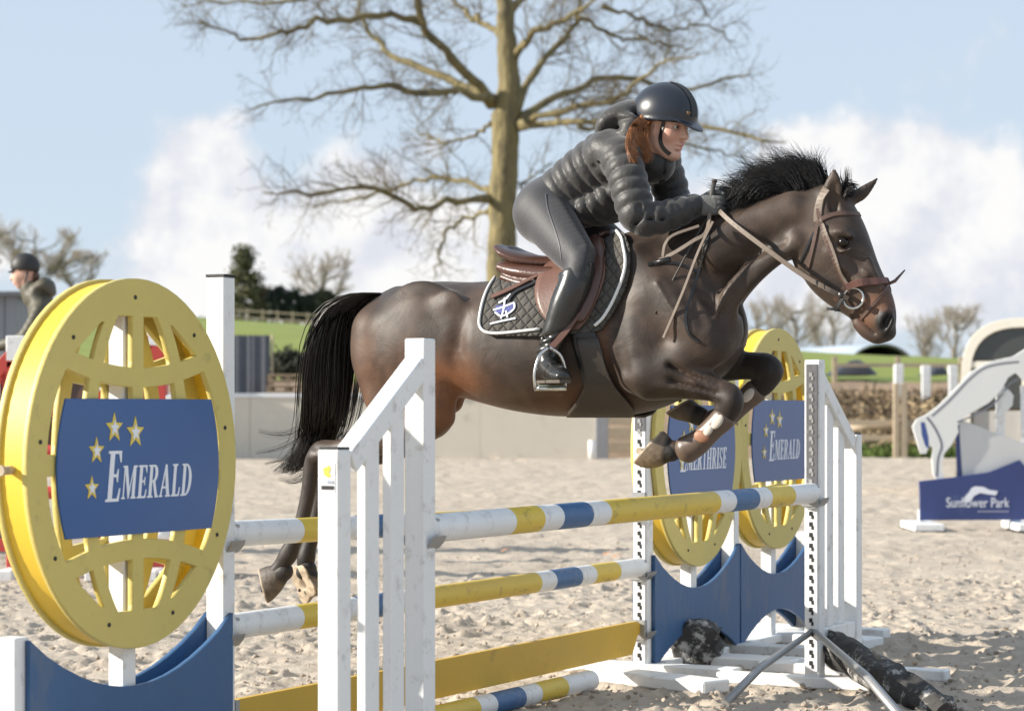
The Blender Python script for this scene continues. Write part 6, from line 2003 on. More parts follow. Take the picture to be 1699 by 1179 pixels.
# bit ring, mouthpiece
for sy in (1, -1):
    c, n = body_hit(1417, 494, .010)
    n = Vector((.08, -1, .05)).normalized(); a = n.orthogonal().normalized(); b_ = n.cross(a)
    if sy < 0: c, n, a, b_ = FLIP(c), FLIP(n), FLIP(a), FLIP(b_)
    mb = MB(); mb.tube([c + (a * math.cos(t) + b_ * math.sin(t)) * .040 for t in np.linspace(0, 2 * math.pi, 29)], .0055, 8, cap=False)
    hmesh('bit_ring', mb.mesh('bit_ring'), METAL, bridle)
bit_c, _ = body_hit(1417, 494, .012)
# reins from the bit to the hand
HAND = Vector(H(1182, 345, -.075))
def free_strap(name, pts, w, m_, parent, nrm=Vector((0, -1, .2)), n=30, both=False):
    P_ = [Vector(p) for p in catmull([tuple(p) for p in pts], n)]
    for s_ in ((1, -1) if both else (1,)):
        Q = P_ if s_ > 0 else [FLIP(p) for p in P_][::-1]
        nn = nrm if s_ > 0 else FLIP(nrm)
        mb = MB(); ribbon(mb, Q, [nn] * len(Q), w, .0045); hmesh(name, mb.mesh(name), m_, parent, False)
r0 = bit_c + Vector((-.02, -.004, .0))
free_strap('rein', [r0, Vector(H(1378, 482, -.14)), Vector(H(1330, 455, -.165)), Vector(H(1270, 412, -.175)), Vector(H(1215, 370, -.15)), HAND + Vector((.02, -.01, 0))], .0095, BRIDLE_LT, bridle, both=True)
mb = MB()
for uu, vv in ((1354, 470), (1366, 476), (1395, 490)):
    mb.box(H(uu, vv, -.155 + (uu - 1354) * .0006), (Vector((1, 0, 0)), Vector((0, 1, 0)), Vector((0, 0, 1))), (.010, .006, .012), 0, .003)
hmesh('rein_stop', mb.mesh('rein_stop'), BLACK_LEATHER, bridle)
free_strap('curb_tab', [Vector(H(1398, 496, -.09)), Vector(H(1390, 508, -.085)), Vector(H(1386, 514, -.07))], .008, BLACK_LEATHER, bridle, n=8)
free_strap('curb_tab', [Vector(H(1372, 512, -.07)), Vector(H(1384, 513, -.07)), Vector(H(1394, 515, -.06))], .006, BLACK_LEATHER, bridle, n=8)
# spare loop of the reins hanging on the near side
free_strap('rein_end', [HAND + Vector((0, -.02, -.01)), Vector(H(1172, 385, -.20)), Vector(H(1150, 400, -.235)), Vector(H(1118, 420, -.255)), Vector(H(1092, 433, -.262))], .008, BRIDLE_LT, bridle)
free_strap('rein_end', [Vector(H(1100, 425, -.262)), Vector(H(1104, 405, -.258)), Vector(H(1118, 390, -.24)), Vector(H(1160, 375, -.20))], .006, BRIDLE_LT, bridle, n=16)
mb = MB(); mb.tube([Vector(H(1086, 436, -.27)), Vector(H(1112, 430, -.265))], .012, 6); hmesh('rein_buckle', mb.mesh('rein_buckle'), BLACK_LEATHER, bridle)

# ------------------------------------------------------------------ martingale
mart = empty('martingale', O_H, YAW); tag(mart, 'thin leather martingale straps over the horse shoulder and chest', 'martingale')
free_strap('martingale_strap', [Vector(H(1183, 368, -.19)), Vector(H(1160, 415, -.245)), Vector(H(1135, 480, -.262)), Vector(H(1112, 535, -.262)), Vector(H(1101, 560, -.26))], .0055, BRIDLE_LT, mart, n=24)
strap('neck_strap', [(1178, 385), (1166, 430), (1150, 480), (1138, 520), (1142, 550), (1160, 568)], .006, mart, BLACK_LEATHER, .004, .003)
strap('breast_strap', [(1075, 440), (1100, 436), (1130, 440), (1160, 452)], .007, mart, BLACK_LEATHER, .004, .002)

# ------------------------------------------------------------------ tendon boots on the forelegs
BOOT_SH = mat('brown_boot_shell', (.105, .072, .055), .38, .2, 14, .1, 40); BOOT_PAD = mat('boot_fleece', (.55, .50, .43), .9, .1, 30); BOOT_TAN = mat('boot_tan_patch', (.30, .14, .08), .55)
def tendon_boot(px, y, label):
    root = empty('tendon_boot', O_H, YAW); tag(root, label, 'leg boot', 'leg boots on the forelegs')
    def sleeve(name, st, m_, side=None):
        f = Field(tuple(np.min([s_[:3] for s_ in st], 0) - .11), tuple(np.max([s_[:3] for s_ in st], 0) + .11), .004)
        f.loft(st, .006, 6); 
        V, F = f.mesh(name, 1); hmesh(name, np_mesh(name, V, F), m_, root)
    (a, b_, c) = px
    sleeve('shell', [HS(*a, y, .050, .044), HS((a[0] + b_[0]) / 2, (a[1] + b_[1]) / 2, y, .046, .042), HS(*b_, y, .050, .045), HS(*c, y, .056, .048)], BOOT_SH)
    for t0, r_ in ((.14, (.034, .009, .020)), (.50, (.026, .009, .017))):
        p = [a[0] + (b_[0] - a[0]) * t0 - 4, a[1] + (b_[1] - a[1]) * t0]
        f = Field(np.array(H(*p, y - .045)) - .06, np.array(H(*p, y - .045)) + .06, .003); f.ball(H(*p, y - .041), r_, .004, ax=[(.64, 0, .77), (0, 1, 0), (-.77, 0, .64)]); V, F = f.mesh('strap', 1); hmesh('strap', np_mesh('strap', V, F), BOOT_PAD, root)
    p = [a[0] + (b_[0] - a[0]) * .80, a[1] + (b_[1] - a[1]) * .80 - 2]
    f = Field(np.array(H(*p, y - .045)) - .06, np.array(H(*p, y - .045)) + .06, .003); f.ball(H(p[0] - 3, p[1], y - .036), (.036, .012, .026), .004); V, F = f.mesh('patch', 1); hmesh('patch', np_mesh('patch', V, F), BOOT_TAN, root)
tendon_boot(((1200, 694), (1158, 734), (1140, 745)), -.15, 'brown tendon boot with pale straps on the nearer front leg')
tendon_boot(((1252, 650), (1206, 689), (1186, 700)), .15, 'brown tendon boot on the farther front leg, behind the near knee')

# ================================================================== THE RIDER
JACKET = mat('charcoal_puffer_cloth', (.029, .0275, .027), .5, .35, 14, .5, 26, spec=.35, sheen=.25)
JACKET_DK = mat('jacket_lining', (.014, .014, .016), .6, .2)
BREECH = mat('dark_grey_breeches', (.022, .022, .026), .62, .1, 20, .12, 120, sheen=.25)
BOOT = mat('black_riding_boot', (.018, .018, .017), .26, .2, 9, .18, 14, spec=.6)
GLOVE = mat('grey_riding_glove', (.11, .11, .106), .75, .2, 30, .25, 90)
SKIN = mat('skin', (.60, .36, .27), .5, .08, 20, .06, 120, attr='coat')
HELM = mat('black_helmet_shell', (.012, .015, .023), .33, .12, 20, spec=.5, coat=.2)
rider = empty('person', O_H, YAW); tag(rider, 'person in a charcoal padded jacket, dark breeches and black helmet riding the jumping horse', 'person')

# head frame
HC = Vector(H(1103, 213, -.005)); PITCH = R(13)
TURN = R(-13)
hf = Vector((math.cos(PITCH) * math.cos(TURN), math.cos(PITCH) * math.sin(TURN), -math.sin(PITCH))); hl = Vector((-math.sin(TURN), math.cos(TURN), 0)); hu = hf.cross(hl)
def HD(x, y, z): return tuple(HC + hf * x + hl * y + hu * z)
def HDr(x, y, z, a, b_): return HD(x, y, z) + (a, b_)
AXH = [tuple(hf), tuple(hl), tuple(hu)]
JS = [HS(928, 345, 0, .135, .165), HS(950, 318, 0, .128, .160), HS(985, 290, 0, .132, .168), HS(1025, 266, 0, .140, .178), HS(1058, 248, 0, .105, .155), HS(1078, 236, 0, .075, .10)]
ARM_N = [HS(1030, 262, -.165, .080, .075), HS(1042, 300, -.215, .082, .076), HS(1054, 345, -.245, .078, .072), HS(1066, 364, -.24, .068, .066), HS(1100, 360, -.205, .064, .062), HS(1135, 348, -.15, .055, .052), HS(1152, 341, -.115, .045, .043)]
ARM_F = [HS(1096, 264, .165, .080, .075), HS(1108, 300, .205, .078, .072), HS(1118, 336, .215, .072, .068), HS(1126, 348, .20, .066, .062), HS(1142, 348, .16, .06, .055), HS(1160, 345, .11, .048, .046), HS(1170, 343, .09, .043, .041)]
LEG_N = [HS(903, 352, -.095, .118, .112), HS(922, 380, -.155, .108, .098), HS(945, 410, -.215, .092, .084), HS(964, 436, -.262, .076, .068), HS(962, 462, -.285, .066, .058)]
SHIN_N = [HS(962, 448, -.278, .060, .056), HS(953, 475, -.295, .064, .060), HS(940, 505, -.305, .062, .058), HS(926, 540, -.315, .052, .048), HS(914, 570, -.322, .043, .040), HS(908, 590, -.326, .043, .040)]
mirror = lambda st: [(s_[0], -s_[1]) + tuple(s_[2:]) for s_ in st]
scale = lambda st, k: [tuple(s_[:3]) + tuple(np.array(s_[3:]) * k) for s_ in st]

def rider_body():
    lo = np.array(H(855, 660, 0)); hi = np.array(H(1200, 130, 0))
    f = Field((lo[0] - .15, -.44, lo[2] - .02), (hi[0] + .12, .44, hi[2] + .02), .0055)
    f.loft(scale(JS, .78), .03)
    for st in (ARM_N, ARM_F, LEG_N, mirror(LEG_N), SHIN_N, mirror(SHIN_N)): f.loft(scale(st, .58), .03)
    f.ball(H(912, 350, 0), (.06, .09, .06), .04)
    for sy in (-1, 1):
        ft = Vector(H(908, 600, sy * .33)); td = Vector((TOE_DIR.x, TOE_DIR.y * -sy, 0))
        f.loft([tuple(ft - td * .03) + (.025, .022), tuple(ft + td * .07 - Vector((0, 0, .022))) + (.018, .022), tuple(ft + td * .14 - Vector((0, 0, .036))) + (.010, .018)], .02)
    for st in (ARM_N, ARM_F):
        w = np.array(st[-1][:3]); f.ball(tuple(w + np.array((.03, 0, 0))), (.035, .012, .022), .02)
    # neck and head
    f.loft([HS(1062, 246, 0, .062, .07), tuple(HC + hu * -.09 + hf * -.015) + (.058, .055), tuple(HC + hu * -.03 + hf * -.01) + (.062, .056)], .03, up=tuple(hf))
    f.ball(HD(-.012, 0, .045), (.098, .076, .088), .02, ax=AXH)
    f.loft([HDr(.045, 0, .05, .046, .060), HDr(.052, 0, .0, .046, .060), HDr(.046, 0, -.045, .048, .052), HDr(.050, 0, -.085, .038, .036), HDr(.060, 0, -.103, .022, .024)], .025, up=tuple(hf))
    for sy in (-1, 1):
        f.ball(HD(.052, sy * .040, -.018), (.032, .026, .030), .02, ax=AXH)                # cheek bone
        f.loft([HDr(.0, sy * .056, -.03, .02, .014), HDr(.022, sy * .050, -.066, .02, .014), HDr(.054, sy * .024, -.096, .018, .014)], .025)     # jaw line
        f.ball(HD(.086, sy * .033, .017), (.016, .017, .012), .012, 'cut', AXH)            # eye socket
        f.loft([HDr(.082, sy * .012, .034, .009, .009), HDr(.084, sy * .032, .037, .009, .009), HDr(.070, sy * .050, .032, .009, .009)], .012)
        f.ball(HD(-.008, sy * .074, -.004), (.020, .010, .031), .010, ax=AXH)              # ear
        f.ball(HD(-.002, sy * .083, .0), (.009, .007, .014), .006, 'cut', AXH)
    f.loft([HDr(.090, 0, .024, .010, .010), HDr(.100, 0, .004, .012, .011), HDr(.112, 0, -.018, .014, .014)], .012, up=tuple(hf))
    for sy in (-1, 1): f.ball(HD(.100, sy * .013, -.022), (.012, .009, .009), .008, ax=AXH)
    f.ball(HD(.098, 0, -.034), (.010, .014, .008), .008, 'cut', AXH)
    f.loft([HDr(.082, -.024, -.057, .006, .006), HDr(.094, -.010, -.053, .008, .009), HDr(.096, 0, -.054, .008, .009), HDr(.094, .010, -.053, .008, .009), HDr(.082, .024, -.057, .006, .006)], .008, up=tuple(hu))
    f.loft([HDr(.084, -.018, -.068, .006, .006), HDr(.093, 0, -.069, .009, .010), HDr(.084, .018, -.068, .006, .006)], .008, up=tuple(hu))
    f.loft([HDr(.088, -.026, -.061, .0035, .006), HDr(.103, 0, -.0615, .0035, .008), HDr(.088, .026, -.061, .0035, .006)], .005, up=tuple(hu), mode='cut')
    f.ball(HD(.086, 0, -.080), (.012, .024, .007), .010, 'cut', AXH)
    f.ball(HD(.078, 0, -.098), (.022, .022, .018), .02, ax=AXH)
    return f.mesh('body', 1)
V, F = rider_body()
me = np_mesh('body', V, F)
d = V - np.array(HC); X_, Y_, Z_ = d @ np.array(hf), d[:, 1], d @ np.array(hu)
g = lambda x, y, z, r: np.exp(-((X_ - x) ** 2 + (np.abs(Y_) - y) ** 2 + (Z_ - z) ** 2) / r ** 2)
c = np.ones((len(V), 3))
c += (np.array((.78, .36, .34)) - 1) * np.clip(1.3 * (g(.096, .0, -.054, .012) + g(.092, .013, -.055, .012) + g(.095, 0, -.068, .011)), 0, 1)[:, None]
c += (np.array((1.0, .72, .68)) - 1) * np.clip(g(.06, .05, -.02, .03) + g(.112, 0, -.015, .016), 0, 1)[:, None]
c += (np.array((.32, .22, .18)) - 1) * np.clip(1.1 * (g(.088, .022, .040, .009) + g(.084, .034, .043, .010) + g(.076, .046, .040, .009)), 0, .85)[:, None]
c += (np.array((.45, .33, .30)) - 1) * np.clip(.9 * g(.082, .033, .025, .013), 0, .8)[:, None]
paint(me, c)
hmesh('body', me, SKIN, rider)
RB = BVHTree.FromPolygons([tuple(v) for v in V.tolist()], [tuple(q) for q in F.tolist()])
EYEW = mat('eye_white', (.55, .5, .47), .25, .05); IRIS = mat('iris', (.03, .035, .03), .1)
for sy in (-1, 1):
    mb = MB(); bm = bmesh.new(); bmesh.ops.create_uvsphere(bm, u_segments=12, v_segments=8, radius=.0115); bm.verts.index_update()
    c = Vector(HD(.076, sy * .033, .015)); mb.add([c + w.co for w in bm.verts], [[w.index for w in f_.verts] for f_ in bm.faces], 0, True)
    c2 = c + (hf * .0075 + Vector((0, -.001, -.001))); mb.add([c2 + w.co * .52 for w in bm.verts], [[w.index for w in f_.verts] for f_ in bm.faces], 1, True); bm.free()
    hmesh('eye', mb.mesh('eye'), [EYEW, IRIS], rider)

# jacket
def jacket():
    lo = np.array(H(880, 400, 0)); hi = np.array(H(1170, 160, 0))
    f = Field((lo[0] - .12, -.40, lo[2] - .06), (hi[0] + .05, .40, hi[2] + .06), .0055)
    f.loft(JS, .02, 16, ridge=(.052, .055))
    f.loft(ARM_N, .018, 16, ridge=(.050, .085)); f.loft(ARM_F, .018, 16, ridge=(.050, .08))
    f.loft([HS(1010, 250, -.12, .08, .09), HS(1032, 262, -.15, .085, .085)], .04); f.loft([HS(1014, 250, .12, .08, .09), HS(1088, 262, .15, .085, .085)], .04)
    # loose lower front
    f.loft([HS(960, 352, 0, .055, .14), HS(1000, 345, 0, .070, .15), HS(1034, 322, 0, .08, .14)], .03, 16, ridge=(.052, .07))
    # hem and creases
    rs = random.Random(2)
    for i in range(16):
        t = rs.random(); u0 = 925 + 110 * t; v0 = 345 - 80 * t
        f.loft([HS(u0 - 20, v0 - 10, -.19, .004, .010), HS(u0, v0 + 12, -.205, .006, .012), HS(u0 + 14, v0 + 40, -.19, .004, .010)], .02, mode='cut')
    for i in range(1, 8, 2):       # sleeve folds at the elbow
        a = (1052 + i * 9, 338 + abs(i - 4)); b_ = (a[0] - 10 + i * 1.5, a[1] + 34)
        f.loft([HS(a[0], a[1], -.312 + i * .010, .005, .012), HS((a[0] + b_[0]) / 2 + 5, (a[1] + b_[1]) / 2, -.324 + i * .0115, .006, .014), HS(b_[0], b_[1], -.292 + i * .010, .004, .012)], .014, mode='cut')
    # stand collar
    f.loft([tuple(np.array(H(1066, 249, 0))) + (.086, .100), tuple(HC + hu * -.150 + hf * -.014) + (.080, .086)], .02, up=tuple(hf))
    f.ball(HD(.025, 0, -.015), (.15, .13, .098), .010, 'cut', AXH)
    # front opening
    f.loft([HS(1098, 262, 0, .006, .012), HS(1100, 290, 0, .008, .012), HS(1090, 320, 0, .006, .012)], .014, mode='cut')
    return f.mesh('jacket', 1)
V, F = jacket(); jk = hmesh('jacket', np_mesh('jacket', V, F), JACKET, rider)
JV, JF = V, F
def hood():
    c = np.array(H(1030, 214, 0))
    f = Field(c - (.22, .22, .2), c + (.24, .22, .2), .0055)
    f.loft([HS(1012, 228, 0, .040, .13), HS(1026, 206, 0, .062, .15), HS(1050, 190, 0, .060, .125), HS(1068, 184, 0, .04, .10)], .03, up=(-.7, 0, 1))
    for sy in (-1, 1):
        f.loft([HS(1014, 234, sy * .08, .035, .05), HS(1034, 232, sy * .13, .040, .045), HS(1056, 238, sy * .12, .034, .035), HS(1074, 252, sy * .095, .020, .022)], .03)
        f.loft([HS(1030, 190, sy * .10, .02, .03), HS(1046, 206, sy * .125, .042, .03), HS(1056, 224, sy * .11, .028, .024)], .03)
        f.loft([HS(1012, 226, sy * .16, .006, .012), HS(1034, 222, sy * .18, .007, .014), HS(1060, 226, sy * .16, .006, .012)], .018, mode='cut')
        f.loft([HS(1022, 200, sy * .14, .005, .012), HS(1045, 196, sy * .16, .006, .014), HS(1066, 200, sy * .14, .005, .012)], .018, mode='cut')
    f.ball(tuple(HC + hf * .02 + hu * .0), (.125, .105, .145), .02, 'cut', AXH)
    return f.mesh('hood', 1)
V, F = hood(); hmesh('hood', np_mesh('hood', V, F), JACKET, rider)
JKT = BVHTree.FromPolygons([tuple(v) for v in JV.tolist()] + [tuple(v) for v in V.tolist()], [tuple(q) for q in JF.tolist()] + [tuple(q) for q in (F + len(JV)).tolist()])
pts, nr = skin_path([(1106, 262), (1104, 280), (1098, 300), (1090, 320)], .001, tree=JKT)
if len(pts) > 3:
    mb = MB(); ribbon(mb, pts, nr, .006, .004); hmesh('zip', mb.mesh('zip'), BLACK, rider, False)
mb = MB()
for u, v, r_ in ((1034, 244, .008), (1044, 250, .006)):
    p = Vector(H(u, v, -.19)); mb.tube([p, p + Vector((.008, -.01, .02))], r_, 8)
hmesh('hood_toggle', mb.mesh('hood_toggle'), mat('brass_toggle', (.35, .27, .14), .35, metal=.6), rider)

# breeches
def breeches():
    lo = np.array(H(850, 480, 0)); hi = np.array(H(985, 290, 0))
    f = Field((lo[0] - .10, -.40, lo[2] - .06), (hi[0] + .12, .40, hi[2] + .06), .0055)
    f.loft([HS(930, 330, 0, .118, .148), HS(914, 340, 0, .120, .162), HS(904, 352, 0, .112, .165)], .04)
    for sy in (-1, 1):
        f.ball(H(899 + sy * 4, 358, sy * .085), (.090, .092, .108), .05)
    for st in (LEG_N, mirror(LEG_N)): f.loft(st, .05)
    for a, b_ in (((900, 330), (918, 372)), ((940, 372), (962, 404)), ((948, 440), (975, 452))):
        f.loft([HS(a[0], a[1], -.30, .005, .012), HS((a[0] + b_[0]) / 2 + 3, (a[1] + b_[1]) / 2 - 3, -.30, .006, .012), HS(b_[0], b_[1], -.31, .005, .010)], .02, mode='cut')
    return f.mesh('breeches', 4)
V, F = breeches(); hmesh('breeches', np_mesh('breeches', V, F), BREECH, rider)
BRE = BVHTree.FromPolygons([tuple(v) for v in V.tolist()], [tuple(q) for q in F.tolist()])
pts, nr = skin_path([(905, 322), (908, 345), (918, 375), (928, 405), (932, 432)], .001, tree=BRE)
mb = MB(); ribbon(mb, pts, nr, .0028, .002); hmesh('seam', mb.mesh('seam'), mat('seam_thread', (.09, .09, .10), .6), rider, False)
# boots
def boots(sy):
    st = SHIN_N if sy < 0 else mirror(SHIN_N)
    c = np.array(st[2][:3])
    lo = np.min([s_[:3] for s_ in st], 0) - .30; hi = np.max([s_[:3] for s_ in st], 0) + .18
    f = Field(lo, hi, .005)
    f.loft(scale(st, 1.08), .012, 8)
    f.loft([HS(944, 438, sy * .285, .022, .03), HS(942, 452, sy * .29, .035, .045)], .03)      # high outer back of the top
    ft = Vector(H(908, 606, sy * .328)); td = Vector((TOE_DIR.x, TOE_DIR.y * -sy, 0)); dn = Vector((0, 0, -1))
    f.loft([tuple(ft - td * .045 + dn * .012) + (.042, .036), tuple(ft + dn * .008) + (.05, .042), tuple(ft + td * .07 + dn * .028) + (.042, .044), tuple(ft + td * .135 + dn * .040) + (.034, .045), tuple(ft + td * .185 + dn * .046) + (.022, .034)], .02)
    for i, (u, v) in enumerate(((926, 556), (918, 570), (914, 583))):                          # ankle creases
        p = Vector(H(u, v, sy * .33))
        f.loft([tuple(p + Vector((-.06, -.02 * -sy, -.012))) + (.004, .012), tuple(p + Vector((0, .048 * sy, .004))) + (.006, .014), tuple(p + Vector((.06, .0, .012))) + (.004, .012)], .014, mode='cut')
    f.loft([HS(975, 452, sy * .29, .03, .12), HS(985, 430, sy * .29, .05, .14)], .02, up=(1, 0, 0), mode='cut') if False else None
    f.half(H(950, 446, sy * .29), (-.34, 0, .94))
    # sole
    V, F = f.mesh('boot', 1)
    hmesh('boot', np_mesh('boot', V, F), BOOT, rider)
    mb = MB(); lat = Vector((0, 0, 1)).cross(td.normalized())
    out = []
    for t, w in ((-.085, .012), (-.075, .030), (-.03, .036), (.04, .034), (.10, .044), (.16, .042), (.20, .022)): out.append((t, w))
    poly = [(t, w) for t, w in out] + [(t, -w) for t, w in out[::-1]]
    base = ft + dn * .066
    mb.prism(poly, base, td.normalized(), lat, Vector((0, 0, 1)), .006)
    mb.box(base - td.normalized() * .045 + dn * .012, (td.normalized(), lat, Vector((0, 0, 1))), (.035, .032, .010), 0, .003)
    hmesh('boot_sole', mb.mesh('boot_sole'), mat('boot_sole', (.09, .075, .06), .8, .2), rider, False)
boots(-1); boots(1)
mb = MB(); p = Vector(H(937, 456, -.345)); mb.tube([p, p + Vector((-.004, -.002, -.03))], .007, 6); hmesh('boot_zip_pull', mb.mesh('boot_zip_pull'), METAL, rider)

# gloved hands: palm, four bent fingers and a thumb closed on the rein
def glove(st, sy):
    w = Vector(st[-1][:3]); prev = Vector(st[-2][:3])
    fwd = Vector((.94, -sy * -.0 + (.28 if sy < 0 else -.28), -.02)).normalized()
    up = Vector((0, 0, 1)); out = Vector((0, sy, 0))
    out = (out - fwd * out.dot(fwd)).normalized(); up = fwd.cross(out) * (1 if sy > 0 else -1)
    if up.z < 0: up = -up
    f = Field(np.array(w) - .12, np.array(w) + .19, .0032)
    P3 = lambda a, b_, c: tuple(w + fwd * a + out * b_ + up * c)
    f.loft([P3(-.02, 0, 0) + (.036, .028), P3(.01, 0, 0) + (.034, .026), P3(.045, .004, 0) + (.042, .022), P3(.082, .006, 0) + (.040, .019)], .012, up=tuple(up))
    f.loft([P3(-.030, 0, 0) + (.044, .037), P3(-.012, 0, 0) + (.042, .035)], .006, up=tuple(up))
    for i, (z, L_) in enumerate(((.030, .9), (.011, 1.0), (-.009, .95), (-.027, .78))):
        k = L_
        f.loft([P3(.080, .012, z) + (.0105, .0105), P3(.106 * 1.0, .010, z - .002) + (.0105, .0105), P3(.122, -.010 * k, z - .004) + (.0098, .0098), P3(.112, -.034 * k, z - .004) + (.0092, .0092), P3(.090, -.040 * k, z - .002) + (.0085, .0085)], .004, up=tuple(up))
    f.loft([P3(.030, -.012, .030) + (.014, .014), P3(.062, -.022, .050) + (.0125, .0125), P3(.092, -.020, .054) + (.0115, .0115), P3(.114, -.012, .048) + (.0095, .0095)], .006, up=tuple(out))
    V, F = f.mesh('glove', 1); hmesh('glove', np_mesh('glove', V, F), GLOVE, rider)
    mb = MB(); mb.tube([P3(-.024, 0, 0), P3(-.014, 0, 0)], .046, 14); hmesh('glove_cuff', mb.mesh('glove_cuff'), PIPING if sy < 0 else GLOVE, rider)
    return P3
PN = glove(ARM_N, -1); PF = glove(ARM_F, 1)

# helmet
def helmet():
    f = Field(np.array(HC) - .22, np.array(HC) + .26, .0045)
    c = HD(-.004, 0, .058)
    f.ball(c, (.138, .113, .128), .01, ax=AXH)
    f.ball(HD(-.03, 0, .052), (.128, .112, .115), .03, ax=AXH)
    f.half(HD(0, 0, .030), tuple(hu * -1 + hf * .10))
    # brim
    f.loft([HDr(.085, 0, .045, .010, .088), HDr(.125, 0, .036, .007, .075), HDr(.158, 0, .022, .005, .050), HDr(.172, 0, .014, .003, .026)], .012, up=tuple(hu))
    # lower rim roll
    for sy in (-1, 1):
        f.loft([HDr(.110, sy * .060, .040, .008, .007), HDr(.05, sy * .104, .034, .008, .007), HDr(-.03, sy * .110, .026, .008, .007), HDr(-.105, sy * .07, .020, .008, .007), HDr(-.138, 0, .018, .008, .007)], .008, up=tuple(hu))
    f.ball(HD(-.01, 0, -.01), (.105, .088, .09), .006, 'cut', AXH)
    return f.mesh('helmet', 1)
V, F = helmet(); hl_o = hmesh('helmet', np_mesh('helmet', V, F), HELM, rider)
HELT = BVHTree.FromPolygons([tuple(v) for v in V.tolist()], [tuple(q) for q in F.tolist()])
mb = MB()                                                     # raised centre strip with the front vent
pts, nr = [], []
for t in np.linspace(-.1, 1.05, 22):
    d_ = (hf * math.cos(t * 1.35 + .18) + hu * math.sin(t * 1.35 + .18)).normalized()
    h_, n_, i_, dd = HELT.ray_cast(HC + hu * .06 + d_ * .4, -d_)
    if h_ is not None: pts.append(h_); nr.append(n_)
ribbon(mb, pts, nr, [.020] * len(pts), .003); hmesh('helmet_strip', mb.mesh('helmet_strip'), mat('matt_black_strip', (.012, .012, .014), .55), hl_o, False)
mb = MB(); mb.box(HD(.126, -.03, .078), (hf, hl, hu), (.004, .012, .006)); hmesh('helmet_badge', mb.mesh('helmet_badge'), mat('badge_bronze', (.2, .13, .07), .4, metal=.5), hl_o, False)
pts, nr = skin_path([(1103, 192), (1101, 206), (1097, 222), (1096, 236), (1102, 248), (1112, 256)], .002, 3.0, tree=RB)
mb = MB(); ribbon(mb, pts, nr, .0085, .003); hmesh('chin_strap', mb.mesh('chin_strap'), BLACK_LEATHER, hl_o, False)

# hair gathered low behind the ear
def rider_hair():
    rs = np.random.default_rng(5)
    HRM = mat('auburn_hair', (.30, .120, .042), .4, .8, 55, spec=.5)
    f = Field(np.array(HC) - .2, np.array(HC) + .16, .005)
    f.ball(HD(-.045, 0, .0), (.060, .080, .06), .02, ax=AXH)
    f.ball(HD(.005, 0, .035), (.078, .082, .022), .02, ax=AXH)
    f.ball(HD(.08, 0, -.01), (.055, .085, .06), .01, 'cut', AXH)
    V, F = f.mesh('hair', 1); hmesh('hair', np_mesh('hair', V, F), HRM, rider)
    ps = []
    for i in range(1500):
        a = rs.uniform(-1, 1); b_ = rs.normal(0, 1)
        e = rs.uniform(.72, 1.08)
        px = [(1076 + a * 9, 194), (1069 + a * 13, 204), (1063 + a * 14 + b_ * 2, 222), (1062 + a * 14 + b_ * 3, 222 + 22 * e), (1066 + a * 13 + b_ * 4, 222 + 36 * e), (1074 + a * 9 + b_ * 5 - 6 * e, 222 + 47 * e)]
        dep = rs.uniform(.006, .042) * (1 - .5 * abs(a))
        q = []
        for k, (u, v) in enumerate(px):
            p, n = body_hit(u, v, 0, JKT)
            base = Vector(H(u, v, (-.080, -.090, -.112, -.125, -.135, -.14)[k]))
            if p is not None and p.y < base.y: base = p
            q.append(tuple(base + Vector((-.3, -1, .1)).normalized() * dep))
        ps.append(catmull(q, 14))
    ps = np.array(ps)
    hmesh('hair_strands', strands_mesh('hair_strands', np.array(ps), np.linspace(1, .3, 14)[None] * rs.uniform(.0006, .0014, (len(ps), 1)), 3), HRM, rider)
rider_hair()

# whip held in the near hand
p = Vector(PN(.10, -.012, 0))
a, b_ = Vector(H(1185, 302, -.09)), Vector(H(1176, 350, -.09))
d_ = (a - b_).normalized()
mb = MB(); mb.tube([b_ - d_ * .02, a], .010, 8); mb.tube([a, a + d_ * .012], [.013, .012], 8)
mb.tube([b_ - d_ * .02, b_ - d_ * .2 + Vector((-.03, -.09, 0)), b_ - d_ * .42 + Vector((-.08, -.16, 0))], [.006, .004, .003], 6)
o = hmesh('whip', mb.mesh('whip'), mat('whip_grip', (.06, .055, .05), .6, .2), None); tag(o, 'short dark riding whip held upright in the gloved hand', 'whip')
# rein loops over the hands
mb = MB(); c = Vector(H(1206, 340, .02))
P_ = [c + Vector((math.cos(t) * .042, .01 * math.sin(2 * t), math.sin(t) * .04)) for t in np.linspace(0, 2 * math.pi, 20)]
ribbon(mb, P_, [(q - c).normalized() for q in P_], .008, .003); hmesh('rein_loop', mb.mesh('rein_loop'), BLACK_LEATHER, bridle, False)
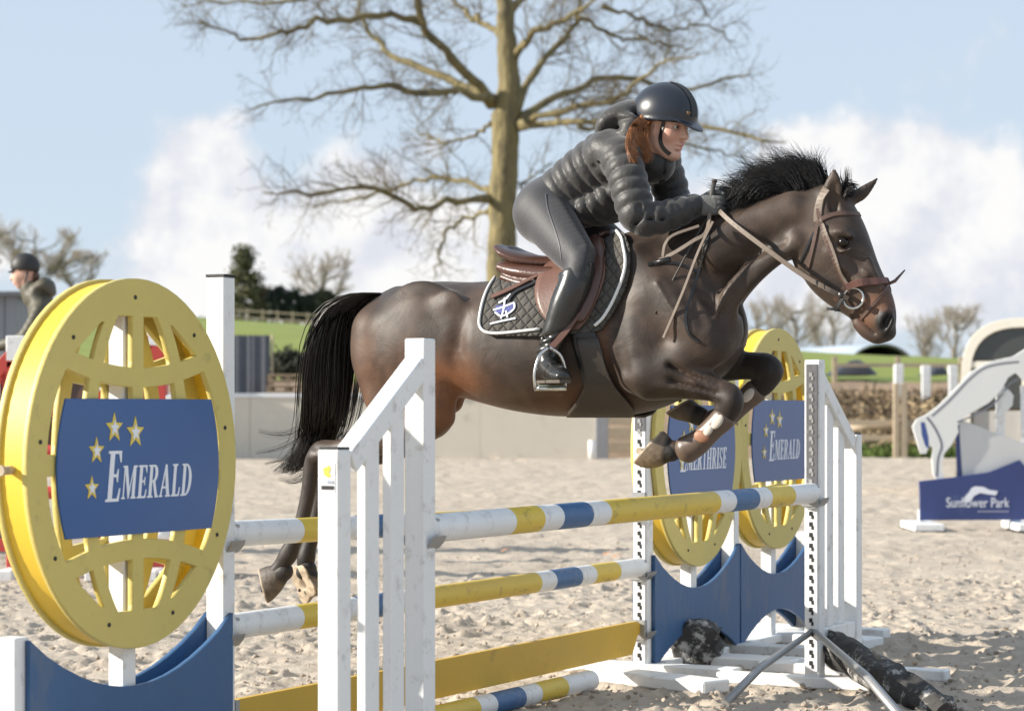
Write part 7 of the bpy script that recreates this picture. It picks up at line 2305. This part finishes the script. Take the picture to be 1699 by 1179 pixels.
# ================================================================== THE MOUNTED MAN BEHIND
def far_rider():
    D = 21.5
    B = lambda u, v, dy=0.0: tuple(at(u, v, D + dy))
    BS = lambda u, v, dy, a, b_: B(u, v, dy) + (a, b_)
    def put(name, V, F, m_, parent, cols=None):
        me = np_mesh(name, V, F)
        if cols is not None: paint(me, cols)
        return link_mesh(name, me, m_, parent, True)
    # the horse he sits on
    hr = empty('horse', (at(80, 0, D).x, D, 0)); tag(hr, 'brown horse standing behind the red jump under the mounted man', 'horse')
    c = Vector(B(-330, 640)); e = Vector(B(260, 640))
    f = Field((c.x - .5, D - .45, 0), (e.x + .2, D + .45, 2.3), .016)
    z = lambda h: HOR + (CAM_H - h) / D * FOC
    f.loft([BS(200, z(1.28), 0, .16, .16), BS(170, z(1.30), 0, .29, .27), BS(110, z(1.28), 0, .32, .30), BS(30, z(1.24), 0, .34, .31), BS(-50, z(1.26), 0, .36, .28), BS(-105, z(1.28), 0, .32, .23), BS(-140, z(1.28), 0, .22, .18)], .05)
    f.loft([BS(-95, z(1.42), 0, .24, .15), BS(-150, z(1.62), 0, .19, .12), BS(-205, z(1.86), 0, .15, .10), BS(-235, z(1.98), 0, .11, .085)], .06, up=(.6, 0, 1))
    f.loft([BS(-232, z(1.98), 0, .11, .085), BS(-262, z(1.84), 0, .13, .10), BS(-295, z(1.66), 0, .085, .07), BS(-312, z(1.52), 0, .065, .055)], .03, up=(-1, 0, .5))
    for sy in (-.13, .13):
        f.loft([BS(-90, z(1.10), sy, .13, .09), BS(-92, z(.80), sy, .07, .06), BS(-92, z(.55), sy, .05, .045), BS(-92, z(.30), sy, .035, .03), BS(-94, z(.16), sy, .045, .04), BS(-102, z(.06), sy, .05, .045), BS(-106, z(.02), sy, .055, .05)], .04, up=(1, 0, 0))
        f.loft([BS(165, z(1.20), sy, .20, .12), BS(150, z(.92), sy, .13, .09), BS(178, z(.60), sy, .06, .05), BS(176, z(.35), sy, .035, .03), BS(172, z(.16), sy, .045, .04), BS(164, z(.06), sy, .05, .045), BS(160, z(.02), sy, .055, .05)], .05, up=(1, 0, 0))
        f.loft([BS(-232, z(2.06), sy * .4, .03, .02), BS(-236, z(2.18), sy * .5, .012, .01)], .02)
    f.loft([BS(205, z(1.45), 0, .05, .05), BS(222, z(1.2), 0, .06, .05), BS(224, z(.8), 0, .05, .05), BS(222, z(.5), 0, .01, .01)], .03)
    V, F = f.mesh('body', 1)
    put('body', V, F, mat('brown_coat', (.10, .05, .03), .5, .25, 6), hr)
    # the man
    pr = empty('person', (at(55, 0, D).x, D, 1.7)); tag(pr, 'person in an olive hooded jacket and black helmet, mounted, at the left edge', 'person')
    lo = Vector(B(-90, 760)); hi = Vector(B(140, 400))
    def fld(h=.010): return Field((lo.x, D - .42, lo.z), (hi.x, D + .42, hi.z), h)
    torso = [BS(58, 598, 0, .125, .17), BS(66, 570, 0, .125, .165), BS(72, 540, 0, .13, .185), BS(70, 512, 0, .125, .20), BS(60, 492, 0, .085, .14)]
    arms = [[BS(68, 512, s_ * .19, .075, .07), BS(54, 540, s_ * .25, .068, .064), BS(36, 562, s_ * .25, .062, .06), BS(6, 572, s_ * .18, .052, .05), BS(-22, 574, s_ * .10, .042, .04)] for s_ in (-1, 1)]
    legs = [[BS(56, 600, s_ * .12, .11, .10), BS(18, 612, s_ * .24, .095, .085), BS(-8, 626, s_ * .31, .075, .07), BS(2, 670, s_ * .34, .062, .058), BS(18, 712, s_ * .34, .045, .045), BS(8, 728, s_ * .36, .05, .045)] for s_ in (-1, 1)]
    sc = lambda st, k: [tuple(q[:3]) + tuple(np.array(q[3:]) * k) for q in st]
    f = fld(.011)
    f.loft(sc(torso, .7), .03)
    for st in arms + legs: f.loft(sc(st, .65), .03)
    f.loft([BS(56, 492, 0, .06, .06), BS(46, 470, 0, .06, .06)], .03, up=(1, 0, 0))
    f.ball(B(42, 452), (.098, .078, .10), .02)
    f.loft([BS(32, 450, 0, .05, .06), BS(30, 462, 0, .05, .055), BS(33, 474, 0, .035, .035)], .03, up=(-1, 0, 0))
    f.loft([BS(21, 456, 0, .012, .012), BS(18, 463, 0, .016, .015)], .015); f.ball(B(25, 470), (.02, .03, .012), .015)
    for s_ in (-1, 1): f.ball(B(-30, 574, s_ * .09), (.06, .04, .045), .02)
    V, F = f.mesh('body', 1); put('body', V, F, SKIN, pr, np.ones((len(V), 3)))
    OL = mat('olive_jacket', (.075, .068, .045), .6, .2, 6, .3, 18)
    f = fld(.011)
    f.loft(torso, .03, 10, ridge=(.07, .04))
    for st in arms: f.loft(st, .03, 10, ridge=(.06, .06))
    f.loft([BS(56, 494, 0, .10, .11), BS(48, 478, 0, .085, .085)], .03, up=(1, 0, 0)); f.ball(B(40, 470), (.085, .06, .05), .02, 'cut')
    f.loft([BS(62, 480, 0, .06, .13), BS(76, 474, 0, .075, .14), BS(84, 484, 0, .05, .12)], .03)
    V, F = f.mesh('jacket', 1); put('jacket', V, F, OL, pr)
    f = fld(.012)
    f.ball(B(58, 602), (.15, .17, .12), .04)
    for st in legs: f.loft(st[:4], .04)
    V, F = f.mesh('trousers', 1); put('trousers', V, F, mat('dark_trousers', (.03, .03, .035), .7, .2), pr)
    f = fld(.011)
    for st in legs: f.loft(sc(st[3:], 1.12), .02)
    V, F = f.mesh('boots', 1); put('boots', V, F, BOOT, pr)
    f = fld(.010)
    f.ball(B(42, 442), (.132, .112, .125), .01); f.half(B(40, 449), (-.1, 0, -1))
    f.loft([BS(24, 449, 0, .010, .08), BS(14, 452, 0, .006, .05)], .01)
    V, F = f.mesh('helmet', 1); put('helmet', V, F, mat('matt_helmet', (.022, .022, .021), .55, .2), pr)
    mb = MB(); mb.tube([B(46, 450, -.08), B(42, 466, -.06), B(34, 478, -.02)], .008, 5); mb.build('chin_strap', BLACK, pr)
    f = fld(.011); f.ball(B(60, 458), (.03, .06, .05), .02); V, F = f.mesh('hair', 1)
    if len(V): put('hair', V, F, mat('brown_hair', (.10, .05, .03), .6), pr)
    sd_ = empty('saddle', (at(60, 0, D).x, D, 1.65)); tag(sd_, 'dark saddle under the mounted man at the left edge', 'saddle')
    f = fld(.012); f.loft([BS(96, 604, 0, .03, .15), BS(60, 616, 0, .035, .18), BS(8, 606, 0, .035, .12)], .02)
    for s_ in (-1, 1): f.loft([BS(50, 618, s_ * .25, .10, .02), BS(30, 640, s_ * .31, .10, .02), BS(14, 664, s_ * .33, .08, .015)], .02, up=(1, 0, 0))
    V, F = f.mesh('seat', 1); put('seat', V, F, mat('dark_saddle', (.04, .022, .016), .45), sd_)
far_rider()
